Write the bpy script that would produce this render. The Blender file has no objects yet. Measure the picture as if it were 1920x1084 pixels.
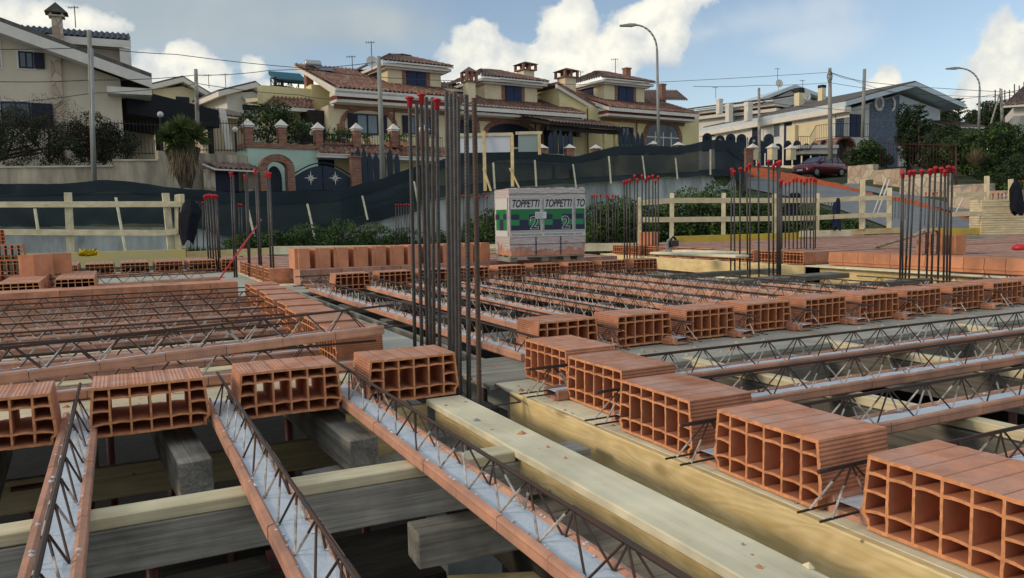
import bpy, math, random
import numpy as np
from mathutils import Vector, Matrix, noise
random.seed(7)
RAD = math.radians
scene = bpy.context.scene
# ------------------------------------------------------------------ camera
FPX, CAMH = 1469.0, 0.715
YAW, PIT, ROL = RAD(26.73), RAD(-5.17), RAD(-1.05)
fw = Vector((math.sin(YAW)*math.cos(PIT), math.cos(YAW)*math.cos(PIT), math.sin(PIT)))
r0 = Vector((math.cos(YAW), -math.sin(YAW), 0)); u0 = r0.cross(fw)
rt = r0*math.cos(ROL)+u0*math.sin(ROL); up = -r0*math.sin(ROL)+u0*math.cos(ROL)
O = Vector((0, 0, CAMH))
cam = bpy.data.cameras.new('camera'); cam_o = bpy.data.objects.new('camera', cam)
scene.collection.objects.link(cam_o)
cam.sensor_width = 36; cam.lens = FPX/1920*36; cam.clip_end = 6000; cam.clip_start = 0.05
m3 = Matrix((rt, up, -fw)).transposed()
cam_o.matrix_world = Matrix.Translation(O) @ m3.to_4x4()
scene.camera = cam_o

def ray(px, py): return rt*(px-960)-up*(py-542)+fw*FPX
def onz(px, py, z=0.0):
    v = ray(px, py); return O+v*((z-CAMH)/v.z)
def onY(px, py, Y):
    v = ray(px, py); return O+v*(Y/v.y)
def at(px, py, d): return O+ray(px, py)*(d/FPX)
def azel(px, py):
    v = ray(px, py).normalized(); return math.atan2(v.x, v.y), math.asin(v.z)

# ------------------------------------------------------------------ world
scene.view_settings.view_transform = 'Standard'; scene.view_settings.look = 'None'
scene.view_settings.exposure = 0.38; scene.view_settings.gamma = 1.0
SUN_AZ, SUN_EL = RAD(-78), RAD(20)          # azimuth from +Y towards +X: the sun is low on the left
W = bpy.data.worlds.new('World'); scene.world = W; W.use_nodes = True
nt = W.node_tree; nt.nodes.clear()
def nd(t, **k):
    n = nt.nodes.new(t)
    for a, b in k.items(): setattr(n, a, b)
    return n
def setin(n, i, v):
    if isinstance(v, bpy.types.NodeSocket): nt.links.new(v, n.inputs[i])
    else: n.inputs[i].default_value = v
def mth(op, a, b=0.0, c=None, clamp=False):
    n = nd('ShaderNodeMath', operation=op, use_clamp=clamp); setin(n, 0, a); setin(n, 1, b)
    if c is not None: setin(n, 2, c)
    return n.outputs[0]
def vmt(op, a, b):
    n = nd('ShaderNodeVectorMath', operation=op); setin(n, 0, a); setin(n, 1, b); return n
def ramp(v, a, b):      # smooth 0..1
    n = nd('ShaderNodeMapRange', interpolation_type='SMOOTHSTEP'); setin(n, 0, v); setin(n, 1, a); setin(n, 2, b); return n.outputs[0]
def mixc(f, a, b):
    n = nd('ShaderNodeMix', data_type='RGBA'); setin(n, 0, f); setin(n, 6, a); setin(n, 7, b); return n.outputs[2]
tc = nd('ShaderNodeTexCoord'); vec = tc.outputs['Generated']
sep = nd('ShaderNodeSeparateXYZ'); setin(sep, 0, vec)
az = mth('ARCTAN2', sep.outputs[0], sep.outputs[1]); el = mth('ARCSINE', sep.outputs[2])
cmb = nd('ShaderNodeCombineXYZ'); setin(cmb, 0, az); setin(cmb, 1, el); A2 = cmb.outputs[0]
sky = nd('ShaderNodeTexSky', sky_type='NISHITA', sun_disc=False, sun_elevation=SUN_EL, sun_rotation=SUN_AZ, altitude=200, air_density=1.0, dust_density=0.4, ozone_density=1.6)
def fbm(scale, off=(0, 0, 0), det=7, rough=0.55, dist=0.0):
    v = vmt('ADD', vec, off).outputs[0]
    n = nd('ShaderNodeTexNoise'); setin(n, 'Vector', v); setin(n, 'Scale', scale); setin(n, 'Detail', det); setin(n, 'Roughness', rough); setin(n, 'Distortion', dist)
    return n.outputs[0]
def blobs(lst):
    m = None
    for (px, py, rx, ry) in lst:
        a, e = azel(px, py)
        d = vmt('SUBTRACT', A2, (a, e, 0)).outputs[0]
        d = vmt('DIVIDE', d, (rx/FPX*0.93, ry/FPX*0.93, 1)).outputs[0]
        l = nd('ShaderNodeVectorMath', operation='LENGTH'); setin(l, 0, d)
        v = mth('SUBTRACT', 1.0, l.outputs['Value'])
        m = v if m is None else mth('SMOOTH_MAX', m, v, 0.25)
    return m
cum = blobs([(895,105,52,58),(880,170,60,60),(950,140,50,60),(1050,45,72,62),(1060,110,100,70),(1130,150,70,50),(1000,150,90,50),(1215,45,80,75),(1160,100,60,60),(1285,-30,90,60),
             (1660,160,40,42),(1885,110,48,52),(1910,160,85,50),(1840,195,110,30),(1950,90,60,80),
             (360,135,90,42),(350,105,40,30),(480,125,34,32),(300,160,90,40),(560,165,120,30), (2300,60,300,120),(-500,100,400,120),(90,35,120,28)])
n1 = fbm(15.0, det=10, rough=0.56)
n2 = fbm(15.0, off=(0.008, 0.003, -0.008), det=10, rough=0.56)
dens = mth('ADD', cum, mth('MULTIPLY', mth('SUBTRACT', n1, 0.5), 2.6))
mask = ramp(dens, -0.02, 0.26)
relief = mth('MULTIPLY', mth('SUBTRACT', n2, n1), 3.0)
core = ramp(dens, 0.05, 0.8)
lit = mth('ADD', mth('ADD', 0.38, relief), mth('MULTIPLY', core, 0.34), clamp=True)
ccol = mixc(lit, (0.48, 0.54, 0.60, 1), (1.0, 0.96, 0.82, 1))
# grey stratus over the upper left
g = blobs([(250,10,700,130),(-100,80,500,150),(620,45,280,60),(-300,-600,1500,500)])
gn = fbm(3.2, off=(3, 1, 2), det=5, rough=0.5)
gm = mth('MULTIPLY', ramp(mth('ADD', g, mth('MULTIPLY', mth('SUBTRACT', gn, 0.5), 1.3)), -0.05, 0.65), 0.85)
gcol = mixc(ramp(gn, 0.35, 0.68), (0.42, 0.49, 0.53, 1), (0.66, 0.70, 0.66, 1))
wb = blobs([(1480,80,220,60),(1330,60,120,50),(1400,40,300,90)])
wm = mth('MULTIPLY', ramp(mth('ADD', wb, mth('MULTIPLY', mth('SUBTRACT', fbm(5, off=(1, 5, 2)), 0.5), 2.2)), 0.25, 0.9), 0.5)
skys = mixc(0.0, sky.outputs[0], sky.outputs[0])
hs = nd('ShaderNodeHueSaturation'); setin(hs, 'Color', skys); setin(hs, 'Saturation', 0.84); setin(hs, 'Value', 0.88)
SKY_S = 0.13; K = 1.0/SKY_S
def sc(col, k):
    n = nd('ShaderNodeVectorMath', operation='SCALE'); setin(n, 0, col); setin(n, 'Scale', k); return n.outputs[0]
# pale air near the horizon comes from the sky itself; clouds are mixed over it by direction
c1 = mixc(wm, hs.outputs[0], sc((0.56, 0.60, 0.62), K))
c2 = mixc(gm, c1, sc(gcol, K*0.74))
c3 = mixc(mask, c2, sc(ccol, K*0.84))
# unseen grey cloud added overhead and behind for brighter, more neutral fill light
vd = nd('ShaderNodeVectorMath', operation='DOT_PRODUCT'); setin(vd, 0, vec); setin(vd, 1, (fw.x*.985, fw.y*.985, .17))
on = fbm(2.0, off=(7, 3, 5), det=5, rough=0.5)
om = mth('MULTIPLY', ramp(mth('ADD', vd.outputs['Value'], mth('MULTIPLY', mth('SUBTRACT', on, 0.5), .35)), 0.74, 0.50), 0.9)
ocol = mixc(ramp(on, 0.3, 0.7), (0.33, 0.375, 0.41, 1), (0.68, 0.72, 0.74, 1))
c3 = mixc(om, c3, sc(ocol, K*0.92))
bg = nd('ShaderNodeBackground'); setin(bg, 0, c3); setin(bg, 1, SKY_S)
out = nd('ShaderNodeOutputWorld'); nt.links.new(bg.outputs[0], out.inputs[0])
W.cycles.sampling_method = 'MANUAL'; W.cycles.sample_map_resolution = 1024
sun = bpy.data.lights.new('sun', 'SUN'); sun.energy = 1.3; sun.angle = RAD(11); sun.color = (1.0, 0.80, 0.58)
sun_o = bpy.data.objects.new('sun', sun); scene.collection.objects.link(sun_o)
sd = Vector((math.sin(SUN_AZ)*math.cos(SUN_EL), math.cos(SUN_AZ)*math.cos(SUN_EL), math.sin(SUN_EL)))
sun_o.rotation_euler = sd.to_track_quat('Z', 'Y').to_euler(); sun_o.location = (-30, 5, 30)

# ------------------------------------------------------------------ materials
def mat(name, col, rough=0.8, noise_s=None, noise_a=0.25, bump=None, bump_s=40, spec=0.3, metal=0.0, col2=None, stretch=(1, 1, 1), obj_var=0.0, sat_noise=None, coord='Object'):
    m = bpy.data.materials.new(name); m.use_nodes = True; t = m.node_tree; N = t.nodes; L = t.links
    b = N['Principled BSDF']; b.inputs['Roughness'].default_value = rough; b.inputs['Metallic'].default_value = metal
    b.inputs['Specular IOR Level'].default_value = spec; b.inputs['Base Color'].default_value = (*col, 1)
    c = N.new('ShaderNodeTexCoord'); mp = N.new('ShaderNodeMapping'); mp.inputs['Scale'].default_value = stretch
    L.new(c.outputs[coord], mp.inputs['Vector'])
    oi = N.new('ShaderNodeObjectInfo')
    add = N.new('ShaderNodeVectorMath'); add.operation = 'ADD'
    s10 = N.new('ShaderNodeVectorMath'); s10.operation = 'SCALE'; s10.inputs['Scale'].default_value = 37.0
    cx = N.new('ShaderNodeCombineXYZ'); 
    for i in range(3): L.new(oi.outputs['Random'], cx.inputs[i])
    L.new(cx.outputs[0], s10.inputs[0]); L.new(mp.outputs[0], add.inputs[0]); L.new(s10.outputs[0], add.inputs[1])
    last = None
    if noise_s:
        n = N.new('ShaderNodeTexNoise'); n.inputs['Scale'].default_value = noise_s; n.inputs['Detail'].default_value = 6; n.inputs['Roughness'].default_value = 0.62
        L.new(add.outputs[0], n.inputs['Vector'])
        r = N.new('ShaderNodeValToRGB'); e = r.color_ramp.elements
        d = col2 or tuple(x*(1-noise_a) for x in col); h = tuple(min(1, x*(1+noise_a*0.6)) for x in col)
        e[0].position = 0.32; e[0].color = (*d, 1); e[1].position = 0.68; e[1].color = (*h, 1)
        L.new(n.outputs[0], r.inputs[0]); last = r.outputs[0]
        if obj_var:
            hv = N.new('ShaderNodeHueSaturation'); mr = N.new('ShaderNodeMapRange'); mr.inputs[3].default_value = 1-obj_var; mr.inputs[4].default_value = 1+obj_var
            L.new(oi.outputs['Random'], mr.inputs[0]); L.new(mr.outputs[0], hv.inputs['Value']); L.new(last, hv.inputs['Color']); last = hv.outputs[0]
        L.new(last, b.inputs['Base Color'])
    if bump:
        n = N.new('ShaderNodeTexNoise'); n.inputs['Scale'].default_value = bump_s; n.inputs['Detail'].default_value = 5
        L.new(add.outputs[0], n.inputs['Vector'])
        bp = N.new('ShaderNodeBump'); bp.inputs['Strength'].default_value = 1.0; bp.inputs['Distance'].default_value = bump
        L.new(n.outputs[0], bp.inputs['Height']); L.new(bp.outputs[0], b.inputs['Normal'])
    m['vec'] = add.name
    return m

def clay_mat(name, side, cut, dust):
    """fired clay: extruded faces grooved along the block, cut ends cleaner and more orange"""
    m = mat(name, side, 0.85, 11, 0.30, obj_var=0.17); t = m.node_tree; N = t.nodes; L = t.links; b = N['Principled BSDF']
    old = b.inputs['Base Color'].links[0].from_socket
    c = N.new('ShaderNodeTexCoord'); sn = N.new('ShaderNodeSeparateXYZ'); L.new(c.outputs['Normal'], sn.inputs[0]); so = N.new('ShaderNodeSeparateXYZ'); L.new(c.outputs['Object'], so.inputs[0])
    def M(op, a, bb=0.0, cl=False):
        n = N.new('ShaderNodeMath'); n.operation = op; n.use_clamp = cl
        for i, v in enumerate((a, bb)):
            if isinstance(v, bpy.types.NodeSocket): L.new(v, n.inputs[i])
            else: n.inputs[i].default_value = v
        return n.outputs[0]
    ax = M('ABSOLUTE', sn.outputs[0]); ay = M('ABSOLUTE', sn.outputs[1]); az_ = M('ABSOLUTE', sn.outputs[2])
    k = 2*math.pi/0.0115
    gs = M('MULTIPLY', M('SINE', M('MULTIPLY', so.outputs[2], k)), M('GREATER_THAN', ax, 0.6))
    gx = M('ADD', M('MULTIPLY', M('SINE', M('MULTIPLY', so.outputs[0], k*0.9)), 0.35), M('POWER', M('ABSOLUTE', M('SINE', M('MULTIPLY', so.outputs[0], math.pi/0.064))), 0.22)); gx = M('MULTIPLY', gx, 1.5)
    gt = M('MULTIPLY', gx, M('GREATER_THAN', az_, 0.6))
    n = N.new('ShaderNodeTexNoise'); n.inputs['Scale'].default_value = 55; n.inputs['Detail'].default_value = 6; L.new(N[m['vec']].outputs[0], n.inputs['Vector'])
    hgt = M('ADD', M('ADD', gs, gt), M('MULTIPLY', n.outputs[0], 0.9))
    bp = N.new('ShaderNodeBump'); bp.inputs['Strength'].default_value = 0.9; bp.inputs['Distance'].default_value = 0.0016
    L.new(hgt, bp.inputs['Height']); L.new(bp.outputs[0], b.inputs['Normal'])
    mx = N.new('ShaderNodeMix'); mx.data_type = 'RGBA'; L.new(M('GREATER_THAN', ay, 0.8), mx.inputs[0]); L.new(old, mx.inputs[6])
    r = N.new('ShaderNodeValToRGB'); r.color_ramp.elements[0].color = (*[x*0.78 for x in cut], 1); r.color_ramp.elements[1].color = (*[x*1.12 for x in cut], 1)
    r.color_ramp.elements[0].position = .35; r.color_ramp.elements[1].position = .65
    L.new(n.outputs[0], r.inputs[0]); L.new(r.outputs[0], mx.inputs[7])
    # pale dust settled in patches on upward faces
    n2 = N.new('ShaderNodeTexNoise'); n2.inputs['Scale'].default_value = 7; n2.inputs['Detail'].default_value = 5; L.new(N[m['vec']].outputs[0], n2.inputs['Vector'])
    md = N.new('ShaderNodeMix'); md.data_type = 'RGBA'; 
    f = M('MULTIPLY', M('MULTIPLY', M('SUBTRACT', n2.outputs[0], 0.38, ), 2.2, True), M('GREATER_THAN', sn.outputs[2], 0.6))
    L.new(M('MULTIPLY', f, 0.95, True), md.inputs[0]); L.new(mx.outputs[2], md.inputs[6]); md.inputs[7].default_value = (*dust, 1)
    # groove shade darkened into the top face colour, the bump being too shallow
    gv = M('MULTIPLY', M('LESS_THAN', M('ABSOLUTE', M('SINE', M('MULTIPLY', so.outputs[0], math.pi/0.064))), 0.13), M('GREATER_THAN', az_, 0.6))
    mg = N.new('ShaderNodeMix'); mg.data_type = 'RGBA'; L.new(M('MULTIPLY', gv, 0.5), mg.inputs[0]); L.new(md.outputs[2], mg.inputs[6]); mg.inputs[7].default_value = (.16, .075, .05, 1)
    # soot and kiln marks in scattered blotches
    n5 = N.new('ShaderNodeTexNoise'); n5.inputs['Scale'].default_value = 4.5; n5.inputs['Detail'].default_value = 7; n5.inputs['Roughness'].default_value = .7; L.new(N[m['vec']].outputs[0], n5.inputs['Vector'])
    ms = N.new('ShaderNodeMix'); ms.data_type = 'RGBA'; L.new(M('MULTIPLY', M('SUBTRACT', n5.outputs[0], .56), 3.2, True), ms.inputs[0]); L.new(mg.outputs[2], ms.inputs[6]); ms.inputs[7].default_value = (.27, .14, .10, 1)
    L.new(ms.outputs[2], b.inputs['Base Color'])
    return m
CLAY = clay_mat('fired_clay', (0.56, 0.245, 0.140), (0.70, 0.305, 0.140), (0.58, 0.39, 0.33))
CLAYD = clay_mat('dusty_laid_clay', (0.46, 0.255, 0.19), (0.50, 0.25, 0.16), (0.52, 0.385, 0.33))
CLAYP = mat('clay_plain', (0.58, 0.30, 0.195), 0.85, 6, 0.28, bump=0.001, bump_s=60, obj_var=0.12, col2=(0.36, 0.20, 0.15))
CLAYI = mat('clay_cell_walls', (0.54, 0.225, 0.12), 0.9, 9, 0.2, obj_var=0.1)
CLAYO = mat('clay_smooth_orange', (0.58, 0.255, 0.14), 0.8, 5, 0.22, bump=0.0006, obj_var=0.08)

def wood_mat(name, col, dark, grain=1.0, knots=True, rough=0.75, bumpd=0.0006, swirl=False, dirt=0.0):
    m = bpy.data.materials.new(name); m.use_nodes = True; t = m.node_tree; N = t.nodes; L = t.links; b = N['Principled BSDF']
    b.inputs['Roughness'].default_value = rough; b.inputs['Specular IOR Level'].default_value = 0.25
    c = N.new('ShaderNodeTexCoord'); oi = N.new('ShaderNodeObjectInfo')
    cx = N.new('ShaderNodeCombineXYZ'); 
    for i in range(3): L.new(oi.outputs['Random'], cx.inputs[i])
    s = N.new('ShaderNodeVectorMath'); s.operation = 'SCALE'; s.inputs['Scale'].default_value = 23.0; L.new(cx.outputs[0], s.inputs[0])
    a = N.new('ShaderNodeVectorMath'); a.operation = 'ADD'; L.new(c.outputs['Object'], a.inputs[0]); L.new(s.outputs[0], a.inputs[1])
    mp = N.new('ShaderNodeMapping'); mp.inputs['Scale'].default_value = (0.9, 5, 5) if swirl else (0.55, 7, 7); L.new(a.outputs[0], mp.inputs[0])
    n = N.new('ShaderNodeTexNoise'); n.inputs['Scale'].default_value = 1.6; n.inputs['Detail'].default_value = 2; n.inputs['Distortion'].default_value = 0.6; L.new(mp.outputs[0], n.inputs[0])
    w = N.new('ShaderNodeMath'); w.operation = 'MULTIPLY'; w.inputs[1].default_value = 44*grain; L.new(n.outputs[0], w.inputs[0])
    sn = N.new('ShaderNodeMath'); sn.operation = 'SINE'; L.new(w.outputs[0], sn.inputs[0])
    mp2 = N.new('ShaderNodeMapping'); mp2.inputs['Scale'].default_value = (3, 90, 90); L.new(a.outputs[0], mp2.inputs[0])
    n2 = N.new('ShaderNodeTexNoise'); n2.inputs['Scale'].default_value = 1.0; n2.inputs['Detail'].default_value = 4; L.new(mp2.outputs[0], n2.inputs[0])
    ad = N.new('ShaderNodeMath'); ad.operation = 'MULTIPLY_ADD'; ad.inputs[1].default_value = 0.13 if swirl else 0.13; L.new(sn.outputs[0], ad.inputs[0]); L.new(n2.outputs[0], ad.inputs[2])
    r = N.new('ShaderNodeValToRGB'); e = r.color_ramp.elements; e[0].position = 0.15; e[0].color = (*dark, 1); e[1].position = 0.75; e[1].color = (*col, 1)
    L.new(ad.outputs[0], r.inputs[0])
    n3 = N.new('ShaderNodeTexNoise'); n3.inputs['Scale'].default_value = 5.0; n3.inputs['Detail'].default_value = 6; L.new(a.outputs[0], n3.inputs[0])
    mr = N.new('ShaderNodeMapRange'); mr.inputs[1].default_value = .3; mr.inputs[2].default_value = .7; mr.inputs[3].default_value = 0.80-dirt; mr.inputs[4].default_value = 1.12+dirt*.8; L.new(n3.outputs[0], mr.inputs[0])
    hv = N.new('ShaderNodeHueSaturation'); L.new(mr.outputs[0], hv.inputs['Value']); L.new(r.outputs[0], hv.inputs['Color'])
    last = hv.outputs[0]
    if knots:
        mp3 = N.new('ShaderNodeMapping'); mp3.inputs['Scale'].default_value = (2.2, 5, 5); L.new(a.outputs[0], mp3.inputs[0])
        v = N.new('ShaderNodeTexVoronoi'); v.inputs['Scale'].default_value = 1.0; L.new(mp3.outputs[0], v.inputs[0])
        kr = N.new('ShaderNodeMapRange'); kr.inputs[1].default_value = 0.05; kr.inputs[2].default_value = 0.13; kr.inputs[3].default_value = 0.65; kr.inputs[4].default_value = 0.0; L.new(v.outputs['Distance'], kr.inputs[0])
        mx = N.new('ShaderNodeMix'); mx.data_type = 'RGBA'; L.new(kr.outputs[0], mx.inputs[0]); L.new(last, mx.inputs[6]); mx.inputs[7].default_value = (*[x*0.45 for x in dark], 1); last = mx.outputs[2]
    # nail heads, cement splashes and dirt
    v = N.new('ShaderNodeTexVoronoi'); v.inputs['Scale'].default_value = 7.0; L.new(a.outputs[0], v.inputs[0])
    kr = N.new('ShaderNodeMapRange'); kr.inputs[1].default_value = 0.035; kr.inputs[2].default_value = 0.06; kr.inputs[3].default_value = 0.75; kr.inputs[4].default_value = 0.0; L.new(v.outputs['Distance'], kr.inputs[0])
    mx = N.new('ShaderNodeMix'); mx.data_type = 'RGBA'; L.new(kr.outputs[0], mx.inputs[0]); L.new(last, mx.inputs[6]); mx.inputs[7].default_value = (.07, .06, .05, 1); last = mx.outputs[2]
    n4 = N.new('ShaderNodeTexNoise'); n4.inputs['Scale'].default_value = 16; n4.inputs['Detail'].default_value = 8; n4.inputs['Roughness'].default_value = .7; L.new(a.outputs[0], n4.inputs[0])
    k4 = N.new('ShaderNodeMapRange'); k4.inputs[1].default_value = .60; k4.inputs[2].default_value = .72; k4.inputs[3].default_value = 0; k4.inputs[4].default_value = .55 if dirt else .22; L.new(n4.outputs[0], k4.inputs[0])
    mx = N.new('ShaderNodeMix'); mx.data_type = 'RGBA'; L.new(k4.outputs[0], mx.inputs[0]); L.new(last, mx.inputs[6]); mx.inputs[7].default_value = (.30, .29, .26, 1); last = mx.outputs[2]
    L.new(last, b.inputs['Base Color'])
    bp = N.new('ShaderNodeBump'); bp.inputs['Distance'].default_value = bumpd; L.new(ad.outputs[0], bp.inputs['Height']); L.new(bp.outputs[0], b.inputs['Normal'])
    return m
WNEW = wood_mat('new_pine', (0.76, 0.69, 0.47), (0.58, 0.49, 0.30))
WDARK = wood_mat('shade_darkened_timber', (0.10, 0.09, 0.07), (0.045, 0.04, 0.035))  # weathered timber with the void's shade darkened into its colour
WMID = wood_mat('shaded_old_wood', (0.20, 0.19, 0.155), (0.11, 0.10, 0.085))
WSHADE = wood_mat('shaded_yellow_plank', (0.36, 0.30, 0.17), (0.24, 0.19, 0.10))  # pine darkened in colour for the shade deep under the blocks
WPALE = wood_mat('pale_plank', (0.84, 0.79, 0.58), (0.75, 0.68, 0.46), grain=0.5)
WPLY = wood_mat('pine_formwork', (0.82, 0.66, 0.36), (0.62, 0.46, 0.20), grain=1.9, swirl=True)
WGREY = wood_mat('weathered_timber', (0.40, 0.385, 0.34), (0.20, 0.19, 0.165), grain=0.5, bumpd=0.004, dirt=.28)
WGREYL = wood_mat('grey_deck_wood', (0.34, 0.325, 0.27), (0.20, 0.19, 0.155), grain=0.6, bumpd=0.002)
WYEL = mat('yellow_formwork_paint', (0.60, 0.43, 0.03), 0.6, 3, 0.25, col2=(0.40, 0.32, 0.10), bump=0.001)
WYELP = mat('yellow_faded_board', (0.56, 0.45, 0.13), 0.6, 2.5, 0.2, col2=(0.50, 0.46, 0.26), bump=0.001)
DECK = mat('concrete_stained_deck', (0.40, 0.39, 0.33), 0.85, 3, 0.3, bump=0.001, bump_s=25)
FILL = mat('trough_concrete', (0.58, 0.65, 0.72), 0.9, 18, 0.10, bump=0.002, bump_s=90)
STEEL = mat('rebar_steel', (0.062, 0.062, 0.062), 0.5, 22, 0.4, spec=0.5, metal=0.35, col2=(0.050, 0.040, 0.034))
STEELR = mat('rusty_steel', (0.10, 0.055, 0.035), 0.7, 25, 0.4, spec=0.4, metal=0.2, col2=(0.06, 0.05, 0.045))
WIRE = mat('lattice_wire', (0.036, 0.032, 0.030), 0.6, 9, 0.4, spec=0.4, metal=0.25, col2=(0.085, 0.040, 0.024))
WIREW = mat('cement_smeared_wire', (0.52, 0.50, 0.46), 0.8, 30, 0.5, col2=(0.16, 0.13, 0.11))
REDP = mat('red_plastic', (0.50, 0.022, 0.030), 0.45, 20, 0.12, spec=0.4, obj_var=0.15)
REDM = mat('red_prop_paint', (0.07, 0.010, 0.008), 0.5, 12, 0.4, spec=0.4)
CONC = mat('concrete', (0.40, 0.43, 0.42), 0.9, 1.6, 0.35, bump=0.004, bump_s=14, col2=(0.16, 0.185, 0.185))
CONCL = mat('pale_render_wall', (0.50, 0.47, 0.38), 0.9, 1.3, 0.3, bump=0.003, bump_s=12, col2=(0.33, 0.31, 0.26))
DARKC = mat('basement_shade_dark', (0.010, 0.010, 0.0095), 0.95, 1.2, 0.4, bump=0.02, bump_s=5)  # near-black: shade of the unlit basement is put into the colour

# ------------------------------------------------------------------ mesh builder
class MB:
    def __init__(s): s.v = []; s.f = []; s.m = []; s.k = 0
    def quad(s, a, b, c, d): i = len(s.v); s.v += [tuple(a), tuple(b), tuple(c), tuple(d)]; s.f.append((i, i+1, i+2, i+3)); s.m.append(s.k)
    def tri(s, a, b, c): i = len(s.v); s.v += [tuple(a), tuple(b), tuple(c)]; s.f.append((i, i+1, i+2)); s.m.append(s.k)
    def box(s, x0, x1, y0, y1, z0, z1, M=None):
        i = len(s.v); p = [Vector((x, y, z)) for z in (z0, z1) for y in (y0, y1) for x in (x0, x1)]
        if M is not None: p = [M @ q for q in p]
        s.v += [tuple(q) for q in p]
        for f in ((0, 2, 3, 1), (4, 5, 7, 6), (0, 1, 5, 4), (2, 6, 7, 3), (0, 4, 6, 2), (1, 3, 7, 5)):
            s.f.append(tuple(i+j for j in f)); s.m.append(s.k)
        return s
    def tube(s, p, q, r, n=6, r2=None, cap=True):
        p = Vector(p); q = Vector(q); d = (q-p)
        if d.length < 1e-7: return s
        d.normalize(); a = d.orthogonal().normalized(); b = d.cross(a); r2 = r if r2 is None else r2
        i = len(s.v)
        for c, rr in ((p, r), (q, r2)):
            for k in range(n):
                t = 2*math.pi*k/n; s.v.append(tuple(c+a*(math.cos(t)*rr)+b*(math.sin(t)*rr)))
        for k in range(n):
            s.f.append((i+k, i+(k+1) % n, i+n+(k+1) % n, i+n+k)); s.m.append(s.k)
        if cap: s.f.append(tuple(i+n-1-k for k in range(n))); s.m.append(s.k); s.f.append(tuple(i+n+k for k in range(n))); s.m.append(s.k)
        return s
    def path(s, pts, r, n=6):
        for a, b in zip(pts, pts[1:]): s.tube(a, b, r, n)
        return s
    def lathe(s, c, prof, n=12, ax=None):
        i = len(s.v); c = Vector(c)
        for (r, z) in prof:
            for k in range(n):
                t = 2*math.pi*k/n; p = Vector((r*math.cos(t), r*math.sin(t), z))
                if ax is not None: p = ax @ p
                s.v.append(tuple(c+p))
        for j in range(len(prof)-1):
            for k in range(n):
                s.f.append((i+j*n+k, i+j*n+(k+1) % n, i+(j+1)*n+(k+1) % n, i+(j+1)*n+k)); s.m.append(s.k)
        s.f.append(tuple(i+n-1-k for k in range(n))); s.m.append(s.k)
        j = len(prof)-1; s.f.append(tuple(i+j*n+k for k in range(n))); s.m.append(s.k)
        return s
    def prism(s, poly, y0, y1, M=None):       # poly in (x,z), extruded along y
        i = len(s.v); n = len(poly)
        for y in (y0, y1):
            for (x, z) in poly:
                p = Vector((x, y, z)); p = M @ p if M is not None else p; s.v.append(tuple(p))
        for k in range(n): s.f.append((i+k, i+n+k, i+n+(k+1) % n, i+(k+1) % n)); s.m.append(s.k)
        s.f.append(tuple(i+k for k in range(n))); s.m.append(s.k); s.f.append(tuple(i+n+n-1-k for k in range(n))); s.m.append(s.k)
        return s
    def grid(s, P):                           # P[row][col] points
        i = len(s.v); R = len(P); C = len(P[0])
        for row in P: s.v += [tuple(p) for p in row]
        for a in range(R-1):
            for b in range(C-1): s.f.append((i+a*C+b, i+a*C+b+1, i+(a+1)*C+b+1, i+(a+1)*C+b)); s.m.append(s.k)
        return s
    def mesh(s, name, mats, smooth=False):
        me = bpy.data.meshes.new(name); me.from_pydata(s.v, [], s.f)
        for m in (mats if isinstance(mats, (list, tuple)) else [mats]): me.materials.append(m)
        me.polygons.foreach_set('material_index', s.m)
        if smooth: me.polygons.foreach_set('use_smooth', [True]*len(s.f))
        me.update(); return me
def link(o, parent=None):
    scene.collection.objects.link(o)
    if parent is not None: o.parent = parent
    return o
def obj(name, mb, m, parent=None, smooth=False, loc=None, rotz=None, bevel=None):
    me = mb if isinstance(mb, bpy.types.Mesh) else mb.mesh(name, m, smooth)
    o = link(bpy.data.objects.new(name, me), parent)
    if loc is not None: o.location = loc
    if rotz is not None: o.rotation_euler = (0, 0, rotz)
    if bevel:
        b = o.modifiers.new('bevel', 'BEVEL'); b.width = bevel; b.segments = 1; b.limit_method = 'ANGLE'
    return o
def tag(o, label=None, cat=None, group=None, kind=None):
    if label: o['label'] = label
    if cat: o['category'] = cat
    if group: o['group'] = group
    if kind: o['kind'] = kind
    return o
def thing(name, label, cat, loc=(0, 0, 0), rotz=0.0, group=None):
    o = bpy.data.objects.new(name, None); link(o); o.location = loc; o.rotation_euler = (0, 0, rotz); o.empty_display_size = 0.1
    return tag(o, label, cat, group)
ORD = ['first', 'second', 'third', 'fourth', 'fifth', 'sixth', 'seventh', 'eighth', 'ninth', 'tenth', 'eleventh', 'twelfth', 'thirteenth', 'fourteenth', 'fifteenth', 'sixteenth', 'seventeenth', 'eighteenth', 'nineteenth', 'twentieth', 'twenty-first', 'twenty-second', 'twenty-third', 'twenty-fourth', 'twenty-fifth', 'twenty-sixth', 'twenty-seventh', 'twenty-eighth', 'twenty-ninth', 'thirtieth']
def jit(a): return random.uniform(-a, a)
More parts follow.
